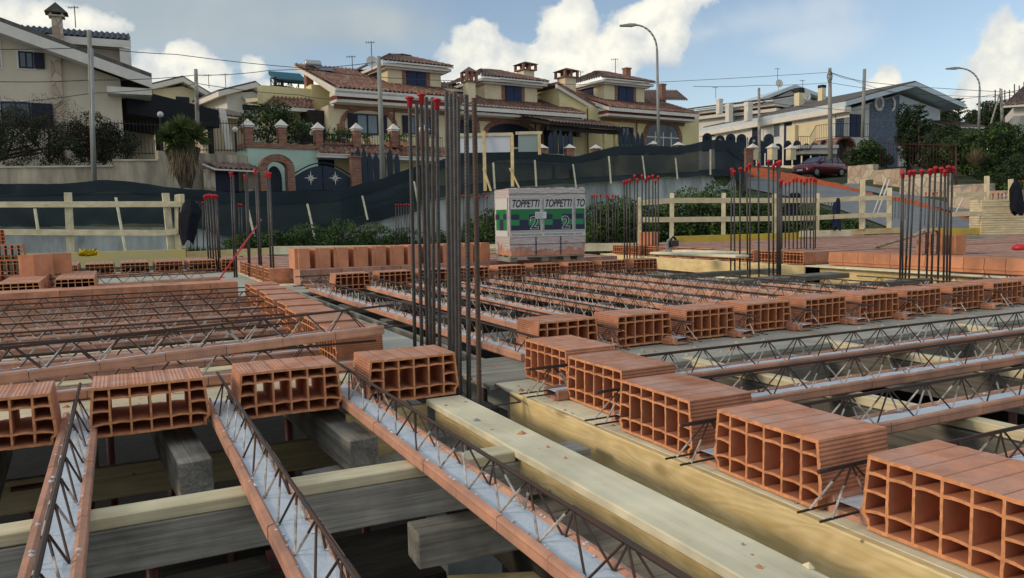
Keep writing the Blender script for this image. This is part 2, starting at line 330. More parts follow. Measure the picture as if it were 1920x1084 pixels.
def board(name, label, cat, p, q, w, h, m, group=None, roll=0.0, parent=None, bevel=0.004, wob=0.0):
    """plank whose top face centre line runs p->q, width w, thickness h (down)"""
    p = Vector(p); q = Vector(q); d = q-p; L = d.length; x = d.normalized()
    y = Vector((0, 0, 1)).cross(x)
    if y.length < 1e-4: y = Vector((0, 1, 0))
    y.normalize(); z = x.cross(y)
    R = Matrix((x, y, z)).transposed().to_4x4() @ Matrix.Rotation(roll, 4, 'X')
    mb = MB(); n = max(1, int(L/0.35)) if wob else 1
    if n == 1: mb.box(0, L, -w/2, w/2, -h, 0)
    else:
        prev = None
        for i in range(n+1):
            o1, o2, o3 = jit(wob), jit(wob), jit(wob)
            ring = [Vector((L*i/n, -w/2+o1, -h+o3)), Vector((L*i/n, w/2+o2, -h+o3)), Vector((L*i/n, w/2+o2, o3)), Vector((L*i/n, -w/2+o1, o3))]
            k = len(mb.v); mb.v += [tuple(v) for v in ring]
            if i:
                for j in range(4): mb.f.append((k-4+j, k-4+(j+1) % 4, k+(j+1) % 4, k+j)); mb.m.append(0)
        mb.f.append((3, 2, 1, 0)); mb.m.append(0); k = len(mb.v)-4; mb.f.append((k, k+1, k+2, k+3)); mb.m.append(0)
    o = obj(name, mb, m, parent, bevel=bevel); o.matrix_local = Matrix.Translation(p) @ R
    if label: tag(o, label, cat, group)
    return o

# ------------------------------------------------------------------ hollow clay block
BL, BW, ZB, ZT = 0.25, 0.40, -0.035, 0.145
def block_mesh(name, sub=True, seed=0, closed=False):
    rnd = random.Random(seed)
    def axis(walls_cells):
        pts = [0.0]; kinds = []; cell = []
        for i, (kind, w, nsub) in enumerate(walls_cells):
            for j in range(nsub): pts.append(pts[-1]+w/nsub); kinds.append(kind); cell.append((i, (j+1)/nsub))
        return pts, kinds, cell
    ns = 3 if sub else 1
    cw = [0.049]+[0.0622]*4+[0.049]; xs = []
    for i in range(6): xs.append((0, 0.0095 if i == 0 else 0.0076, 1)); xs.append((1, cw[i], ns))
    xs.append((0, 0.0095, 1)); tot = sum(a[1] for a in xs); xs = [(a, b*BW/tot, c) for a, b, c in xs]
    zs = [(0, 0.009, 1), (1, 0.036, ns), (0, 0.0072, 1), (1, 0.037, ns), (0, 0.0072, 1), (1, 0.037, ns), (0, 0.0072, 1), (1, 0.030, ns), (0, 0.0095, 1)]
    tot = sum(a[1] for a in zs); H = ZT-ZB; zs = [(a, b*H/tot, c) for a, b, c in zs]
    X, KX, CX = axis(xs); Z, KZ, CZ = axis(zs)
    nx, nz = len(X), len(Z)
    def hole(i, j):      # cell between X[i],X[i+1] / Z[j],Z[j+1]
        if closed: return False
        if i < 0 or j < 0 or i >= nx-1 or j >= nz-1: return False
        if KX[i] == 1 and KZ[j] == 1: return True
        # the middle web exists only in the two outer columns
        if KX[i] == 1 and KZ[j] == 0 and CZ[j][0] == 4 and 3 <= CX[i][0] <= 9: return True
        return False
    W_ = lambda t: 0.186+0.002*t/0.2 if t < 0.2 else (0.188+(t-0.2)/0.05*0.013 if t < 0.25 else 0.201-(t-0.25)/0.75*0.0145)
    ph = [rnd.uniform(0, 6) for _ in range(8)]
    P = {}
    for i in range(nx):
        for j in range(nz):
            x = X[i]/BW*2-1; t = Z[j]/H; z = ZB+Z[j]
            if sub and 0 < j < nz-1:
                ci = CX[min(max(i-1, 0), len(CX)-1)]
                inner = 1 < j < nz-2
                if KX[min(max(i-1, 0), len(KX)-1)] == 1 and inner: z += 0.0022*math.sin(math.pi*ci[1])
                if abs(x) > 0.74 and 0.15 < t < 0.30: z -= (abs(x)-0.74)/0.26*0.010
            if sub: z += 0.0009*math.sin(3*x+ph[0])+0.0004*math.sin(17*x+ph[1])
            bl_ = min(1, max(0, (abs(x)-.66)/.2)); xx = x*(W_(t)*bl_+.191*(1-bl_)) + 0
            P[i, j] = (xx, z)
    mb = MB(); vid = {}
    def V(i, j, side):
        k = (i, j, side)
        if k not in vid:
            x, z = P[i, j]; y = 0 if side == 0 else BL
            if sub and rnd.random() < .07 and (i in (0, nx-1) or j in (0, nz-1)): y += rnd.uniform(.002, .006)*(1 if side == 0 else -1)
            if sub: y += rnd.uniform(-0.0008, 0.0008); x += rnd.uniform(-.0004, .0004); z += rnd.uniform(-.0005, .0005)
            vid[k] = len(mb.v); mb.v.append((x, y, z))
        return vid[k]
    kk = [0]
    def K(v): kk[0] = 1 if v else 0
    def F(*a): mb.f.append(a); mb.m.append(kk[0])
    for i in range(nx-1):
        for j in range(nz-1):
            if hole(i, j): continue
            K(0); F(V(i, j, 0), V(i+1, j, 0), V(i+1, j+1, 0), V(i, j+1, 0)); F(V(i, j, 1), V(i, j+1, 1), V(i+1, j+1, 1), V(i+1, j, 1))
            if j == 0 or hole(i, j-1): K(j != 0); F(V(i, j, 0), V(i, j, 1), V(i+1, j, 1), V(i+1, j, 0))
            if j == nz-2 or hole(i, j+1): K(j != nz-2); F(V(i, j+1, 0), V(i+1, j+1, 0), V(i+1, j+1, 1), V(i, j+1, 1))
            if i == 0 or hole(i-1, j): K(i != 0); F(V(i, j, 0), V(i, j+1, 0), V(i, j+1, 1), V(i, j, 1))
            if i == nx-2 or hole(i+1, j): K(i != nx-2); F(V(i+1, j, 0), V(i+1, j, 1), V(i+1, j+1, 1), V(i+1, j+1, 0))
    return mb.mesh(name, [CLAY, CLAYI])
BHI = [block_mesh('hollow_block', True, s) for s in range(4)]
BLO = [block_mesh('hollow_block_far', False, s) for s in range(2)]
def solid_block(mm):
    mb = MB(); pr = [(-.183, ZB), (.183, ZB), (.185, ZB+.036), (.202, ZB+.045), (.187, ZT), (-.187, ZT), (-.202, ZB+.045), (-.185, ZB+.036)]
    mb.prism(pr, 0, BL-0.004); return mb.mesh('laid_block', mm)
BSO = solid_block(CLAYD); BSE = solid_block(CLAYO)
nblk = 0
def block(x, y, z=0.0, rot=0.0, label='', group=None, res='hi', tilt=0.0, name='hollow_block', m=None):
    """(x,y) is the centre of the near hole face; the holes run along local +y"""
    global nblk; nblk += 1
    me = {'hi': BHI, 'lo': BLO, 'so': [BSO], 'or': [BSE]}[res]; me = me[nblk % len(me)]
    o = link(bpy.data.objects.new(name, me)); o.location = (x, y, z); o.rotation_euler = (tilt, 0, rot)
    return tag(o, label, 'clay block', group)
LEFTF = RAD(-90)     # rotation that makes the hole face look towards -X
G = 'hollow blocks in the row facing the camera at the front left'
for i, (nm, x) in enumerate(zip(['leftmost hollow clay block of the front row, cut off by the photo edge', 'second hollow clay block from the left in the front row', 'third hollow clay block from the left in the front row, daylight through its cells', 'rightmost hollow clay block of the front row, beside the steel column bars'], (-.415, .085, .585, 1.085))):
    block(x+jit(.006), 3.09+jit(.012), 0, jit(.012), nm, G)
G = 'hollow blocks along the pine formwork at the right'
for i, (x, y, nm) in enumerate([(1.70, 3.06, 'farthest big hollow block along the pine formwork, a loose wire truss in front'), (1.64, 2.56, 'second farthest hollow block on the pine formwork edge'), (1.55, 2.06, 'middle one of the five big hollow blocks on the pine formwork'), (1.545, 1.56, 'second nearest hollow block on the pine formwork, at the lower right'), (1.555, 1.05, 'nearest and largest hollow block, cut off at the lower right corner')]):
    block(x, y, 0, LEFTF+jit(.015), nm, G)
G3n = 'hollow blocks in the middle row along the grey deck strip'
NX = [2.215+.505*k for k in range(11)]; FX = [2.29+.492*k for k in range(9)]
for k, x in enumerate(NX): block(x+jit(.006), 3.72+jit(.02), 0, jit(.01), f'{ORD[k]} hollow block from the left in the middle row along the grey deck strip', G3n)
G3f = 'hollow blocks in the far row before the wrapped pallet'
for k, x in enumerate(FX): block(x+jit(.006), 8.45+jit(.02), 0, jit(.01), f'{ORD[k]} hollow block from the left in the row in front of the wrapped pallet', G3f, 'hi' if k < 5 else 'lo')
G2 = 'hollow blocks in the column beside the left bay of joists'
for k in range(8): block(.975+jit(.02)+.014*k, 4.17+.5*k, 0, LEFTF+jit(.012), f'{ORD[k]} nearest hollow block in the column closing the left bay of joists', G2, 'hi' if k < 5 else 'lo')
G2f = 'blocks laid end to end along the far side of the left bay'
for k in range(13): block(1.04-.25-.252*k, 8.2, 0.0, LEFTF+jit(.008), f'{ORD[k]} block from the right in the end-to-end row behind the left bay', G2f, 'lo')
G9 = 'hollow blocks facing the camera below the yellow board at far left'
for k in range(7): 
    o_ = block(-.70+.47*k, 13.0+jit(.03), 0, jit(.01), f'{ORD[k]} block from the left in the far row below the faded yellow board', G9, 'lo'); o_.scale = (1.0, 1, 1.08)
    for q_ in range(3): o_ = block(-.70+.47*k, 13.26+.255*q_, 0, jit(.01), f'{ORD[k]} dusty block from the left, {ORD[q_]} line behind the far left row', 'dusty blocks behind the far left row', 'so'); o_.scale = (1.0, 1, 1.08)
# blocks laid towards the far left, over the deck
GL = 'dusty blocks laid in lines at the far left'
k = 0
for j, x in enumerate((-.42, -.92, -1.42)):
    for i in range(6 if j == 0 else 9):
        block(x, 9.45+.255*i+(.3 if j == 0 else 0), 0, jit(.006), f'{ORD[i]} block from the near end of the {["right", "middle", "left"][j]} dusty line at far left', GL, 'lo'); k += 1
# leaning heap of blocks at the left edge
pile = [(-1.17, 11.0, .18, 0, 'bottom block facing the camera in the pile at the left edge'), (-1.19, 11.05, .36, 0, 'second block up in the pile at the left edge'), (-1.30, 11.0, .545, .9, 'topmost block of the pile at left edge, turned sideways'),
        (-1.60, 11.0, .18, .05, 'lower block at the very left photo edge, behind the pile'), (-1.62, 11.1, .36, -.05, 'upper block at the very left photo edge behind the pile')]
for x, y, z, r, nm in pile: block(x, y, z, r, nm, 'blocks piled at the left edge', 'lo')
def upright(x, y, z, rz, label, group, res='or'):
    """block standing on its hole face"""
    o = block(x, y, z, 0, label, group, res); o.rotation_euler = (RAD(90), 0, rz); return o
upright(-.90, 10.80, .145+.0, RAD(62), 'left one of two orange blocks standing on end by the pile', 'orange blocks standing on end at far left')
upright(-.70, 11.10, .145+.0, RAD(8), 'right one of two orange blocks standing on end by the pile', 'orange blocks standing on end at far left')
# the laid deck behind (its near side shows under the standing blocks and the pallet)
G5 = 'blocks laid in courses on the middle deck'
for c in range(9):
    for i in range(19):
        if c == 0 and i == 0: continue
        x = 1.68+.252*i-(.02 if c else 0)
        if x > 6.25: continue
        block(x, 9.62+.5*c, 0, LEFTF+jit(.006), f'{ORD[i]} block from the left in the {ORD[c]} course of the middle laid deck', G5, 'so' if i or c > 5 else 'lo')
GS = 'orange blocks standing on end in a line'
for i in range(11):
    upright(1.96+.236*i+jit(.006), 9.82-.012*i, .145, RAD(90)+jit(.03), f'{ORD[i]} orange block from the left in the line standing on end', GS)
G7 = 'hollow blocks facing left over the yellow formwork at right'
for c in range(10): block(8.88, 8.42+.5*c, 0, LEFTF, f'{ORD[c]} nearest small hollow block facing left on the yellow formwork', G7, 'lo')
G6 = 'orange blocks laid end to end at the edge of the right deck'
for i in range(19): block(9.32, 8.0-.252*(i+1), 0, jit(.008), f'{ORD[i]} orange block from the far end of the edge row at right', G6, 'or')
# the rest of the finished deck: far past the three hundred that show largest
def slab_stuff(name, label, rows, m=CLAYD):
    mb = MB()
    for (x, y, rot) in rows:
        M = Matrix.Translation((x, y, jit(.003))) @ Matrix.Rotation(rot, 4, 'Z')
        pr = [(-.187, ZB), (.187, ZB), (.202, ZB+.045), (.187, ZT), (-.187, ZT), (-.202, ZB+.045)]
        mb.prism(pr, 0, BL-.005, M)
    return tag(obj(name, mb, m), label, 'clay blocks', None, 'stuff')
rows = [(9.13+.252*i, 8.42+.5*c, LEFTF) for c in range(10) for i in range(40)]+[(9.82+.5*j, 8.0-.252*(i+1), 0) for j in range(22) for i in range(21)]
slab_stuff('laid_blocks', 'dusty clay blocks laid edge to edge across the right deck', rows)

# ------------------------------------------------------------------ joists (clay trough + concrete + wire truss)
def joist_meshes(L, lo=False, seed=0):
    rnd = random.Random(seed)
    cl = MB(); n = max(1, int(round(L/.25))); 
    for i in range(n):
        y0 = i*L/n+.0012; y1 = (i+1)*L/n-.0012; dx = rnd.uniform(-.0012, .0012); dz = rnd.uniform(-.001, .001)
        pr = [(-.056+dx, -.04), (.056+dx, -.04), (.061+dx, -.034), (.060+dx, -.012), (.062+dx, -.008), (.059+dx, dz), (.045+dx, dz+.003), (.037+dx, -.004), (.035+dx, -.026), (-.035+dx, -.026), (-.037+dx, -.004), (-.045+dx, dz+.003), (-.059+dx, dz), (-.062+dx, -.008), (-.060+dx, -.012), (-.061+dx, -.034)]
        cl.prism(pr, y0, y1)
    fl = MB(); P = []
    m = n*(1 if lo else 3)
    for i in range(m+1):
        y = .002+(L-.004)*i/m; P.append([Vector((x+(0 if abs(x) < .03 else rnd.uniform(-.0015, .0022)*(1 if x > 0 else -1)), y, -.0065+rnd.uniform(-.001, .0015)+(-.001 if abs(x) > .03 else .001))) for x in (-.0385, -.02, .02, .0385)])
    fl.grid(P)
    for _ in range(int(L*(26 if not lo else 0))):
        sx_ = rnd.choice((-1, 1))*rnd.uniform(.032, .050); y_ = rnd.uniform(.02, L-.02); r_ = rnd.uniform(.0015, .005); z_ = -.004 if abs(sx_) < .038 else .001
        k_ = len(fl.v); fl.v += [(sx_+r_*1.6*math.cos(a_), y_+r_*rnd.uniform(1, 3)*math.sin(a_), z_) for a_ in (0, 1.26, 2.5, 3.77, 5.0)]+[(sx_, y_, z_+r_)]
        for q_ in range(5): fl.f.append((k_+q_, k_+(q_+1) % 5, k_+5)); fl.m.append(0)
    tb = MB(); tb.tube((0, -.10, .094), (0, L+.08, .094), .0058, 6)
    tb.tube((.003, -.07, .0985), (.003, L*.5, .0985), .0032, 5)
    wb = MB(); per = .2; k = int((L+.1)/per); r = .0031
    for i in range(k):
        y0 = -.09+i*per; yp = y0+per/2; y1 = y0+per
        for s in (-1, 1):
            for (ya, yb) in ((y0, yp), (y1, yp)):
                wb.k = 1 if rnd.random() < .58 else 0
                foot = Vector((s*.034+rnd.uniform(-.002, .002), ya+rnd.uniform(-.004, .004), -.012)); top = Vector((s*.006, yb+(.008 if ya > yb else -.008)+rnd.uniform(-.004, .004), .092))
                if wb.k == 1:
                    mid = foot.lerp(top, rnd.uniform(.5, .9)); wb.tube(foot, mid, r*1.08, 5); wb.k = 0; wb.tube(mid, top, r, 5)
                else: wb.tube(foot, top, r, 5)
    for s in (-1, 1): wb.k = 0; wb.tube((s*.034, -.13, -.012), (s*.034, L+.09, -.012), .0035, 5)
    return (cl.mesh('clay_base', CLAYP), fl.mesh('concrete_infill', FILL), tb.mesh('top_bar', WIRE), wb.mesh('truss_wires', [WIRE, WIREW]))
JC = {}
def joist(x, y, L, alongX, label, group, z=0.0, rz=0.0, tilt=0.0, var=0):
    key = (round(L, 2), var)
    if key not in JC: JC[key] = joist_meshes(L, seed=hash(key) % 999)
    t = thing('lattice_joist', label, 'joist', (x, y, z), (LEFTF if alongX else 0)+rz, group)
    t.rotation_euler = (tilt, 0, t.rotation_euler[2])
    for nm, me in zip(('clay_base', 'concrete_infill', 'top_bar', 'truss_wires'), JC[key]):
        link(bpy.data.objects.new(nm, me), t)
    return t
G = 'lattice joists running towards the camera at the lower left'
for k, x in enumerate((-.665, -.165, .335, .835)):
    joist(x, -.62, 3.98+.06*(k % 2), False, ['lattice joist beyond the left edge of the front bay', 'leftmost lattice joist at the lower left corner, seen end-on', 'middle lattice joist between the second and third front blocks', 'long lattice joist beside the pale plank, right one of the front three'][k], G, rz=jit(.003))
G = 'lattice joists across the left bay'
for k in range(9):
    joist(-3.4, 3.92+.5*k, 4.50+.04*(k % 2), True, f'{ORD[k]} nearest lattice joist running across the left bay', G, rz=jit(.003))
G = 'lattice joists across the middle bay'
for k in range(12):
    xn = 1.93+.505*k; xf = 2.0+.492*k if k else 1.90
    L = 4.75 if k < 8 else (2.2, 1.4, 1.2, 1.1)[k-8]
    joist(xn, 3.62, L+.18, False, f'{ORD[k]} lattice joist from the left across the middle bay', G, rz=-math.atan2(xf-xn, L), var=k % 2)
G = 'lattice joists across the right bay'
for k in range(6):
    joist(1.575+jit(.02), 2.81-.5*k, 5.5, True, f'{ORD[k]} farthest lattice joist across the right bay', G, rz=jit(.003), var=k % 2)
joist(1.9, 9.05, 4.4, True, 'bare lattice joist below the line of standing orange blocks', None)
joist(-3.0, 12.86, 4.2, True, 'lattice joist lying at the foot of the far left block row', None, z=.0)
# loose joists
def loose(p, q, label):
    p = Vector(p); q = Vector(q); d = q-p; L = d.length
    t = joist(p.x, p.y, L, True, label, None, z=p.z, var=7)
    y = d.normalized(); x = y.cross(Vector((0, 0, 1))).normalized(); z = x.cross(y)
    t.matrix_world = Matrix.Translation(p) @ Matrix((x, y, z)).transposed().to_4x4()
loose(onz(-90, 709, .13), onz(712, 609, .185), 'loose lattice joist laid askew over the left bay and its blocks')
loose(onz(-80, 549, .0), onz(408, 519, .0), 'loose lattice joist lying on the deck beyond the left bay')

# ------------------------------------------------------------------ decks, formwork, timbers
def slab(name, label, x0, x1, y0, y1, z, h, m, cat='deck'):
    mb = MB(); mb.box(0, x1-x0, 0, y1-y0, -h, 0); o = obj(name, mb, m, bevel=.003); o.location = (x0, y0, z); return tag(o, label, cat)
slab('formwork_deck', 'grey concrete-stained deck strip between the middle and right bays', 1.50, 8.6, 3.22, 3.83, -.046, .03, DECK)
for i, y in enumerate((3.22, 3.42, 3.62)): board('deck_plank', f'{ORD[i]} nearest weathered deck plank beside the steel column bars', 'plank', (1.49, y+.1, -.043+.001*i), (2.15, y+.1, -.043+.001*i), .195, .02, WGREYL, 'weathered deck planks')
slab('formwork_deck', 'pale formwork panel between the left and middle bays', 1.16, 1.66, 4.42, 8.75, -.046, .03, mat('pale_panel', (.46, .45, .38), .8, 2, .2, bump=.001))
slab('formwork_deck', 'pale formwork deck behind the front block row', -3.2, 1.24, 3.30, 3.90, -.047, .03, WPALE)
slab('formwork_deck', 'greenish grey formwork panels beyond the left bay', -3.2, 1.66, 8.42, 14.3, -.047, .03, mat('panel_green', (.36, .38, .32), .8, 1.5, .3, col2=(.44, .44, .37), bump=.001))
slab('formwork_deck', 'grey formwork deck before the far block row at middle', 1.66, 6.6, 8.60, 9.60, -.047, .03, DECK)
slab('formwork_deck', 'pale deck at the foot of the right steel clusters', 6.15, 8.70, 4.0, 14.2, -.33, .03, WGREY)
# trough of the near beam
board('pale_plank', 'wide pale plank running from the front blocks to the bottom edge', 'plank', (1.205, 3.06, -.036), (1.20, -.4, -.038), .158, .028, WPALE, wob=.0012)
board('formwork_board', 'tall pine formwork board with wavy grain beside the pale plank', 'board', (1.512, 3.02, -.040), (1.512, -.5, -.040), .027, .27, WPLY)
board('formwork_board', 'amber formwork board on edge under the pale plank', 'board', (1.155, 3.0, -.068), (1.155, -.5, -.068), .027, .075, WPLY)
slab('formwork_deck', 'speckled pale deck sheet carrying the five big hollow blocks', 1.527, 1.80, -.5, 3.215, -.041, .02, WPALE)
slab('trough_floor', 'dark floor board at the bottom of the beam trough', 1.16, 1.50, -.5, 4.4, -.32, .03, WGREY, 'board')
board('formwork_board', 'end board closing the trough under the fourth front block', 'board', (.80, 3.12, -.07), (1.15, 3.12, -.07), .03, .24, WPLY)
board('formwork_board', 'far side board of the trough behind the central steel bars', 'board', (1.76, 3.84, -.05), (1.76, 8.6, -.05), .027, .26, WGREYL)
# cross timbers under the front bay
board('pine_batten', 'pine batten crossing under the front joists', 'batten', (-2.2, 2.30, -.042), (1.13, 2.28, -.042), .085, .036, WNEW, wob=.003)
board('weathered_beam', 'thick weathered beam under the pine batten', 'beam', (-2.2, 2.31, -.079), (1.42, 2.29, -.079), .11, .125, WGREY, wob=.004)
board('pine_plank', 'shaded pine plank on edge deep under the front blocks', 'plank', (-2.6, 3.60, -.265), (1.1, 3.58, -.285), .04, .135, WSHADE, wob=.003)
board('weathered_beam', 'weathered beam end poking out under the second front block', 'beam', (.145, 3.9, -.10), (.205, 2.86, -.10), .115, .15, WGREY, wob=.003)
board('weathered_beam', 'weathered beam end under the third and fourth front blocks', 'beam', (.74, 3.9, -.10), (.79, 2.83, -.10), .115, .13, WGREY, wob=.003)
board('weathered_beam', 'grey beam end at the left edge under the first front block', 'beam', (-.50, 3.9, -.10), (-.46, 2.80, -.10), .11, .16, WGREY, wob=.003)
board('weathered_beam', 'big rough timber deep below the long joist', 'beam', (.83, 2.42, -.31), (2.2, 2.36, -.31), .13, .12, WGREY, wob=.006)
board('weathered_beam', 'stacked rough timber below the long joist, behind the batten', 'beam', (.60, 2.95, -.25), (1.12, 3.0, -.24), .14, .12, WGREY, wob=.005)
board('pine_plank', 'amber formwork plank at the bottom under the rough timber', 'plank', (.90, 2.30, -.49), (1.6, 2.0, -.49), .22, .03, WPLY)
board('grey_plank', 'grey formwork sheet deep inside the trough', 'plank', (.98, 2.55, -.24), (1.40, 2.60, -.24), .30, .02, WGREYL)
# cross timbers under the right bay
for i, x in enumerate((2.7, 3.75, 5.0)):
    board('pine_batten', f'{ORD[i]} pale batten from the left crossing under the right bay joists', 'batten', (x, 3.3, -.044), (x+.12, .2, -.044), .065, .04, WNEW, 'battens under the right bay joists', wob=.002)
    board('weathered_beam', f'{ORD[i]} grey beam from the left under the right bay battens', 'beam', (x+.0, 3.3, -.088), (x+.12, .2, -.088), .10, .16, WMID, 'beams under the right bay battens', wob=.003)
board('formwork_board', 'grey side board below the deck strip in the right bay', 'board', (1.6, 3.235, -.077), (8.5, 3.235, -.077), .03, .25, WGREYL)
for i, y in enumerate((4.6, 5.8, 7.0, 8.1)):
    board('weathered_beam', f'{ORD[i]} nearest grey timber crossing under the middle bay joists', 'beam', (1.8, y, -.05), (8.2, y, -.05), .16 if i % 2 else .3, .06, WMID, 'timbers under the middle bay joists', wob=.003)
for i, y in enumerate((4.3, 5.3, 6.3, 7.3)):
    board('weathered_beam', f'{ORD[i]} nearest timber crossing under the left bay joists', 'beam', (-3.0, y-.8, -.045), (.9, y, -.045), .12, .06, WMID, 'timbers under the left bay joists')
# pale battens laid lengthwise between the joists of the left bay
for k in range(7):
    board('pine_batten', f'{ORD[k]} nearest pale board seen between the left bay joists', 'board', (-3.2, 4.66+.5*k, -.10), (.9, 4.66+.5*k, -.10), .14, .03, WNEW, 'boards between the left bay joists')
# right hand yellow formwork
board('formwork_board', 'long pale yellow formwork board below the small hollow blocks at right', 'board', (8.72, 8.05, -.042), (8.85, 13.4, -.042), .03, .22, WPLY)
board('formwork_board', 'long pale yellow formwork board below the orange edge blocks', 'board', (9.02, 8.04, -.042), (9.13, 3.0, -.042), .03, .25, WPLY)
slab('formwork_deck', 'deck sheet under the right hand laid blocks', 8.9, 21.5, 2.6, 13.6, -.046, .02, WPALE)
slab('formwork_deck', 'thin deck sheet under the middle laid blocks', 1.64, 6.6, 9.61, 14.3, -.041, .02, WPALE)
board('formwork_ledge', 'grey ledge board at the foot of the right yellow formwork', 'board', (8.45, 12.5, -.30), (8.75, 3.2, -.30), .5, .03, WGREY)
board('pale_plank', 'pale plank lying at the foot of the right formwork', 'plank', (8.50, 9.6, -.26), (8.62, 6.4, -.25), .14, .025, WPALE)
# loose pieces on the deck strip
for i, k in enumerate(range(8)):
    x = NX[k]+.253
    mb = MB(); mb.box(-.028, .028, -.04, .04, 0, .035); o = obj('clay_offcut', mb, CLAYO, bevel=.006); o.location = (x-.085, 3.70+jit(.02), -.045); o.rotation_euler = (0, 0, jit(.3)); tag(o, f'{ORD[i]} broken orange clay chip from the left on the deck strip', 'clay chip', 'clay chips along the deck strip')

# ------------------------------------------------------------------ basement under the slab
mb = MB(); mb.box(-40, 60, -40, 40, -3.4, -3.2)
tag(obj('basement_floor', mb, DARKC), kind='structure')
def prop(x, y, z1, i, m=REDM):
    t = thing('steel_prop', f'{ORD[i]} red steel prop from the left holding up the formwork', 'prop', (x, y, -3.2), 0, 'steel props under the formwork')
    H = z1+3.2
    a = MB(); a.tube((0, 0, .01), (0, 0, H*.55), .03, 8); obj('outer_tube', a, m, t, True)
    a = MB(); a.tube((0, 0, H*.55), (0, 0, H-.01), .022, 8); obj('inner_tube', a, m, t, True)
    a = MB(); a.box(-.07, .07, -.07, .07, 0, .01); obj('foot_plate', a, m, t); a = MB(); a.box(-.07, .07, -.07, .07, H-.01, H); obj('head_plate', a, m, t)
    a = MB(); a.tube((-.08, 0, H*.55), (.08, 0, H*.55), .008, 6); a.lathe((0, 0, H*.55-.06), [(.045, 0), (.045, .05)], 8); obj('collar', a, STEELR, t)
pr = [(-.9, 4.3, -.11), (-.35, 3.6, -.3), (.05, 2.9, -.40), (.18, 4.0, -.26), (.42, 2.31, -.27), (.75, 4.1, -.24), (.62, 3.2, -.4), (2.6, 1.2, -.28), (2.6, 2.4, -.28), (3.45, 1.9, -.28), (4.45, 2.6, -.28), (2.6, 5.8, -.12), (4.0, 5.8, -.12), (-.1, 5.3, -.11)]
pr += [(-.35, 2.7, -.5), (.35, 3.3, -.45), (-.05, 3.5, -.45), (.55, 2.8, -.5), (1.0, 3.6, -.5), (-.6, 3.2, -.5), (.2, 4.6, -.3)]
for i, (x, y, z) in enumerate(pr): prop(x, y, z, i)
for i, (x, y) in enumerate([(-1.2, 4.6), (2.2, 4.3), (1.55, 3.7), (4.6, 4.0)]):
    mb = MB(); mb.box(-.15, .15, -.15, .15, 0, 2.95); o = obj('concrete_column', mb, CONC); o.location = (x, y, -3.2); tag(o, ['concrete column in the dark under the left bay', 'concrete column in the dark under the middle bay', 'concrete column below the central steel bars', 'concrete column in the dark under the deck strip'][i], 'column')

rnd = random.Random(5)
for i in range(14):
    x = -1.8+i*.3; z = -.55-rnd.random()*.9; y = 2.6+rnd.random()*1.6
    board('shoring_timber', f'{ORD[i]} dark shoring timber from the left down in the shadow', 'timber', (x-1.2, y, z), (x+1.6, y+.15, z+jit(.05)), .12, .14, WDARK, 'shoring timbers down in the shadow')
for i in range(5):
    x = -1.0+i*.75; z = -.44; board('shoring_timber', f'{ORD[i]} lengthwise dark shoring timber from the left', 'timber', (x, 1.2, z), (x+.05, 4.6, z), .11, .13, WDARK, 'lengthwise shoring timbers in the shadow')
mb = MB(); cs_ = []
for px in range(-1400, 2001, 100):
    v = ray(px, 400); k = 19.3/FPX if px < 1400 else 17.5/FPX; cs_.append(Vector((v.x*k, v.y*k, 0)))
mb.grid([[c+Vector((0, 0, -3.4)) for c in cs_], [c+Vector((0, 0, -.5)) for c in cs_]])  # dark sheet added before the pit's far side so gaps read as shade
tag(obj('basement_wall', mb, DARKC), 'back wall of the basement darkened to stand for shade', 'wall')
rnd = random.Random(21); mb = MB()
zones = [(1.53, 1.78, .6, 3.1, -.041, 60), (1.5, 6.8, 3.25, 3.68, -.046, 170), (-1.2, 1.1, 3.42, 3.85, -.047, 60), (1.18, 1.64, 4.5, 8.6, -.046, 90), (-1.5, 1.6, 8.6, 12.6, -.047, 110), (1.13, 1.28, .9, 3.0, -.037, 16)]
for (x0, x1, y0, y1, z, n) in zones:
    for _ in range(n):
        x, y, r = rnd.uniform(x0, x1), rnd.uniform(y0, y1), rnd.choice((.004, .006, .009, .014)); a = rnd.uniform(0, 6.28); mb.k = rnd.choice((0, 0, 1, 2)); k = len(mb.v)
        mb.v += [(x+r*rnd.uniform(.6, 1.5)*math.cos(a+q*1.57), y+r*rnd.uniform(.6, 1.5)*math.sin(a+q*1.57), z+.0005) for q in range(4)]+[(x, y, z+r*.9)]
        for q in range(4): mb.f.append((k+q, k+(q+1) % 4, k+4)); mb.m.append(mb.k)
tag(obj('site_debris', mb, [CLAYO, WNEW, CONC]), 'clay chips, splinters and cement crumbs strewn over the formwork decks', 'debris', kind='stuff')
# ------------------------------------------------------------------ steel column bars
def rib_bar(H, r, seed=0):
    """ribbed bar: slanted ribs modelled as radius changes"""
    mb = MB(); st = .0042; n = int(H/st); m = 10; i0 = 0
    for i in range(n+1):
        z = H*i/n
        for k in range(m):
            t = 2*math.pi*k/m; side = 1 if math.sin(t) >= 0 else -1
            ph = (z+side*math.cos(t)*r*.55)/.0150; rr = r*(.94+.24*max(0, math.cos(2*math.pi*ph))**1.5)
            if abs(math.sin(t)) < .2: rr = r*1.09
            mb.v.append((rr*math.cos(t), rr*math.sin(t), z))
    for i in range(n):
        for k in range(m): mb.f.append((i*m+k, i*m+(k+1) % m, (i+1)*m+(k+1) % m, (i+1)*m+k)); mb.m.append(0)
    mb.f.append(tuple(n*m+k for k in range(m))); mb.m.append(0)
    return mb
capm = MB(); capm.lathe((0, 0, 0), [(.0135, -.048), (.016, -.046), (.0165, -.004), (.022, 0), (.0275, .003), (.0275, .009), (.022, .014), (.008, .0165)], 14)
CAPM = capm.mesh('safety_cap', REDP, True)
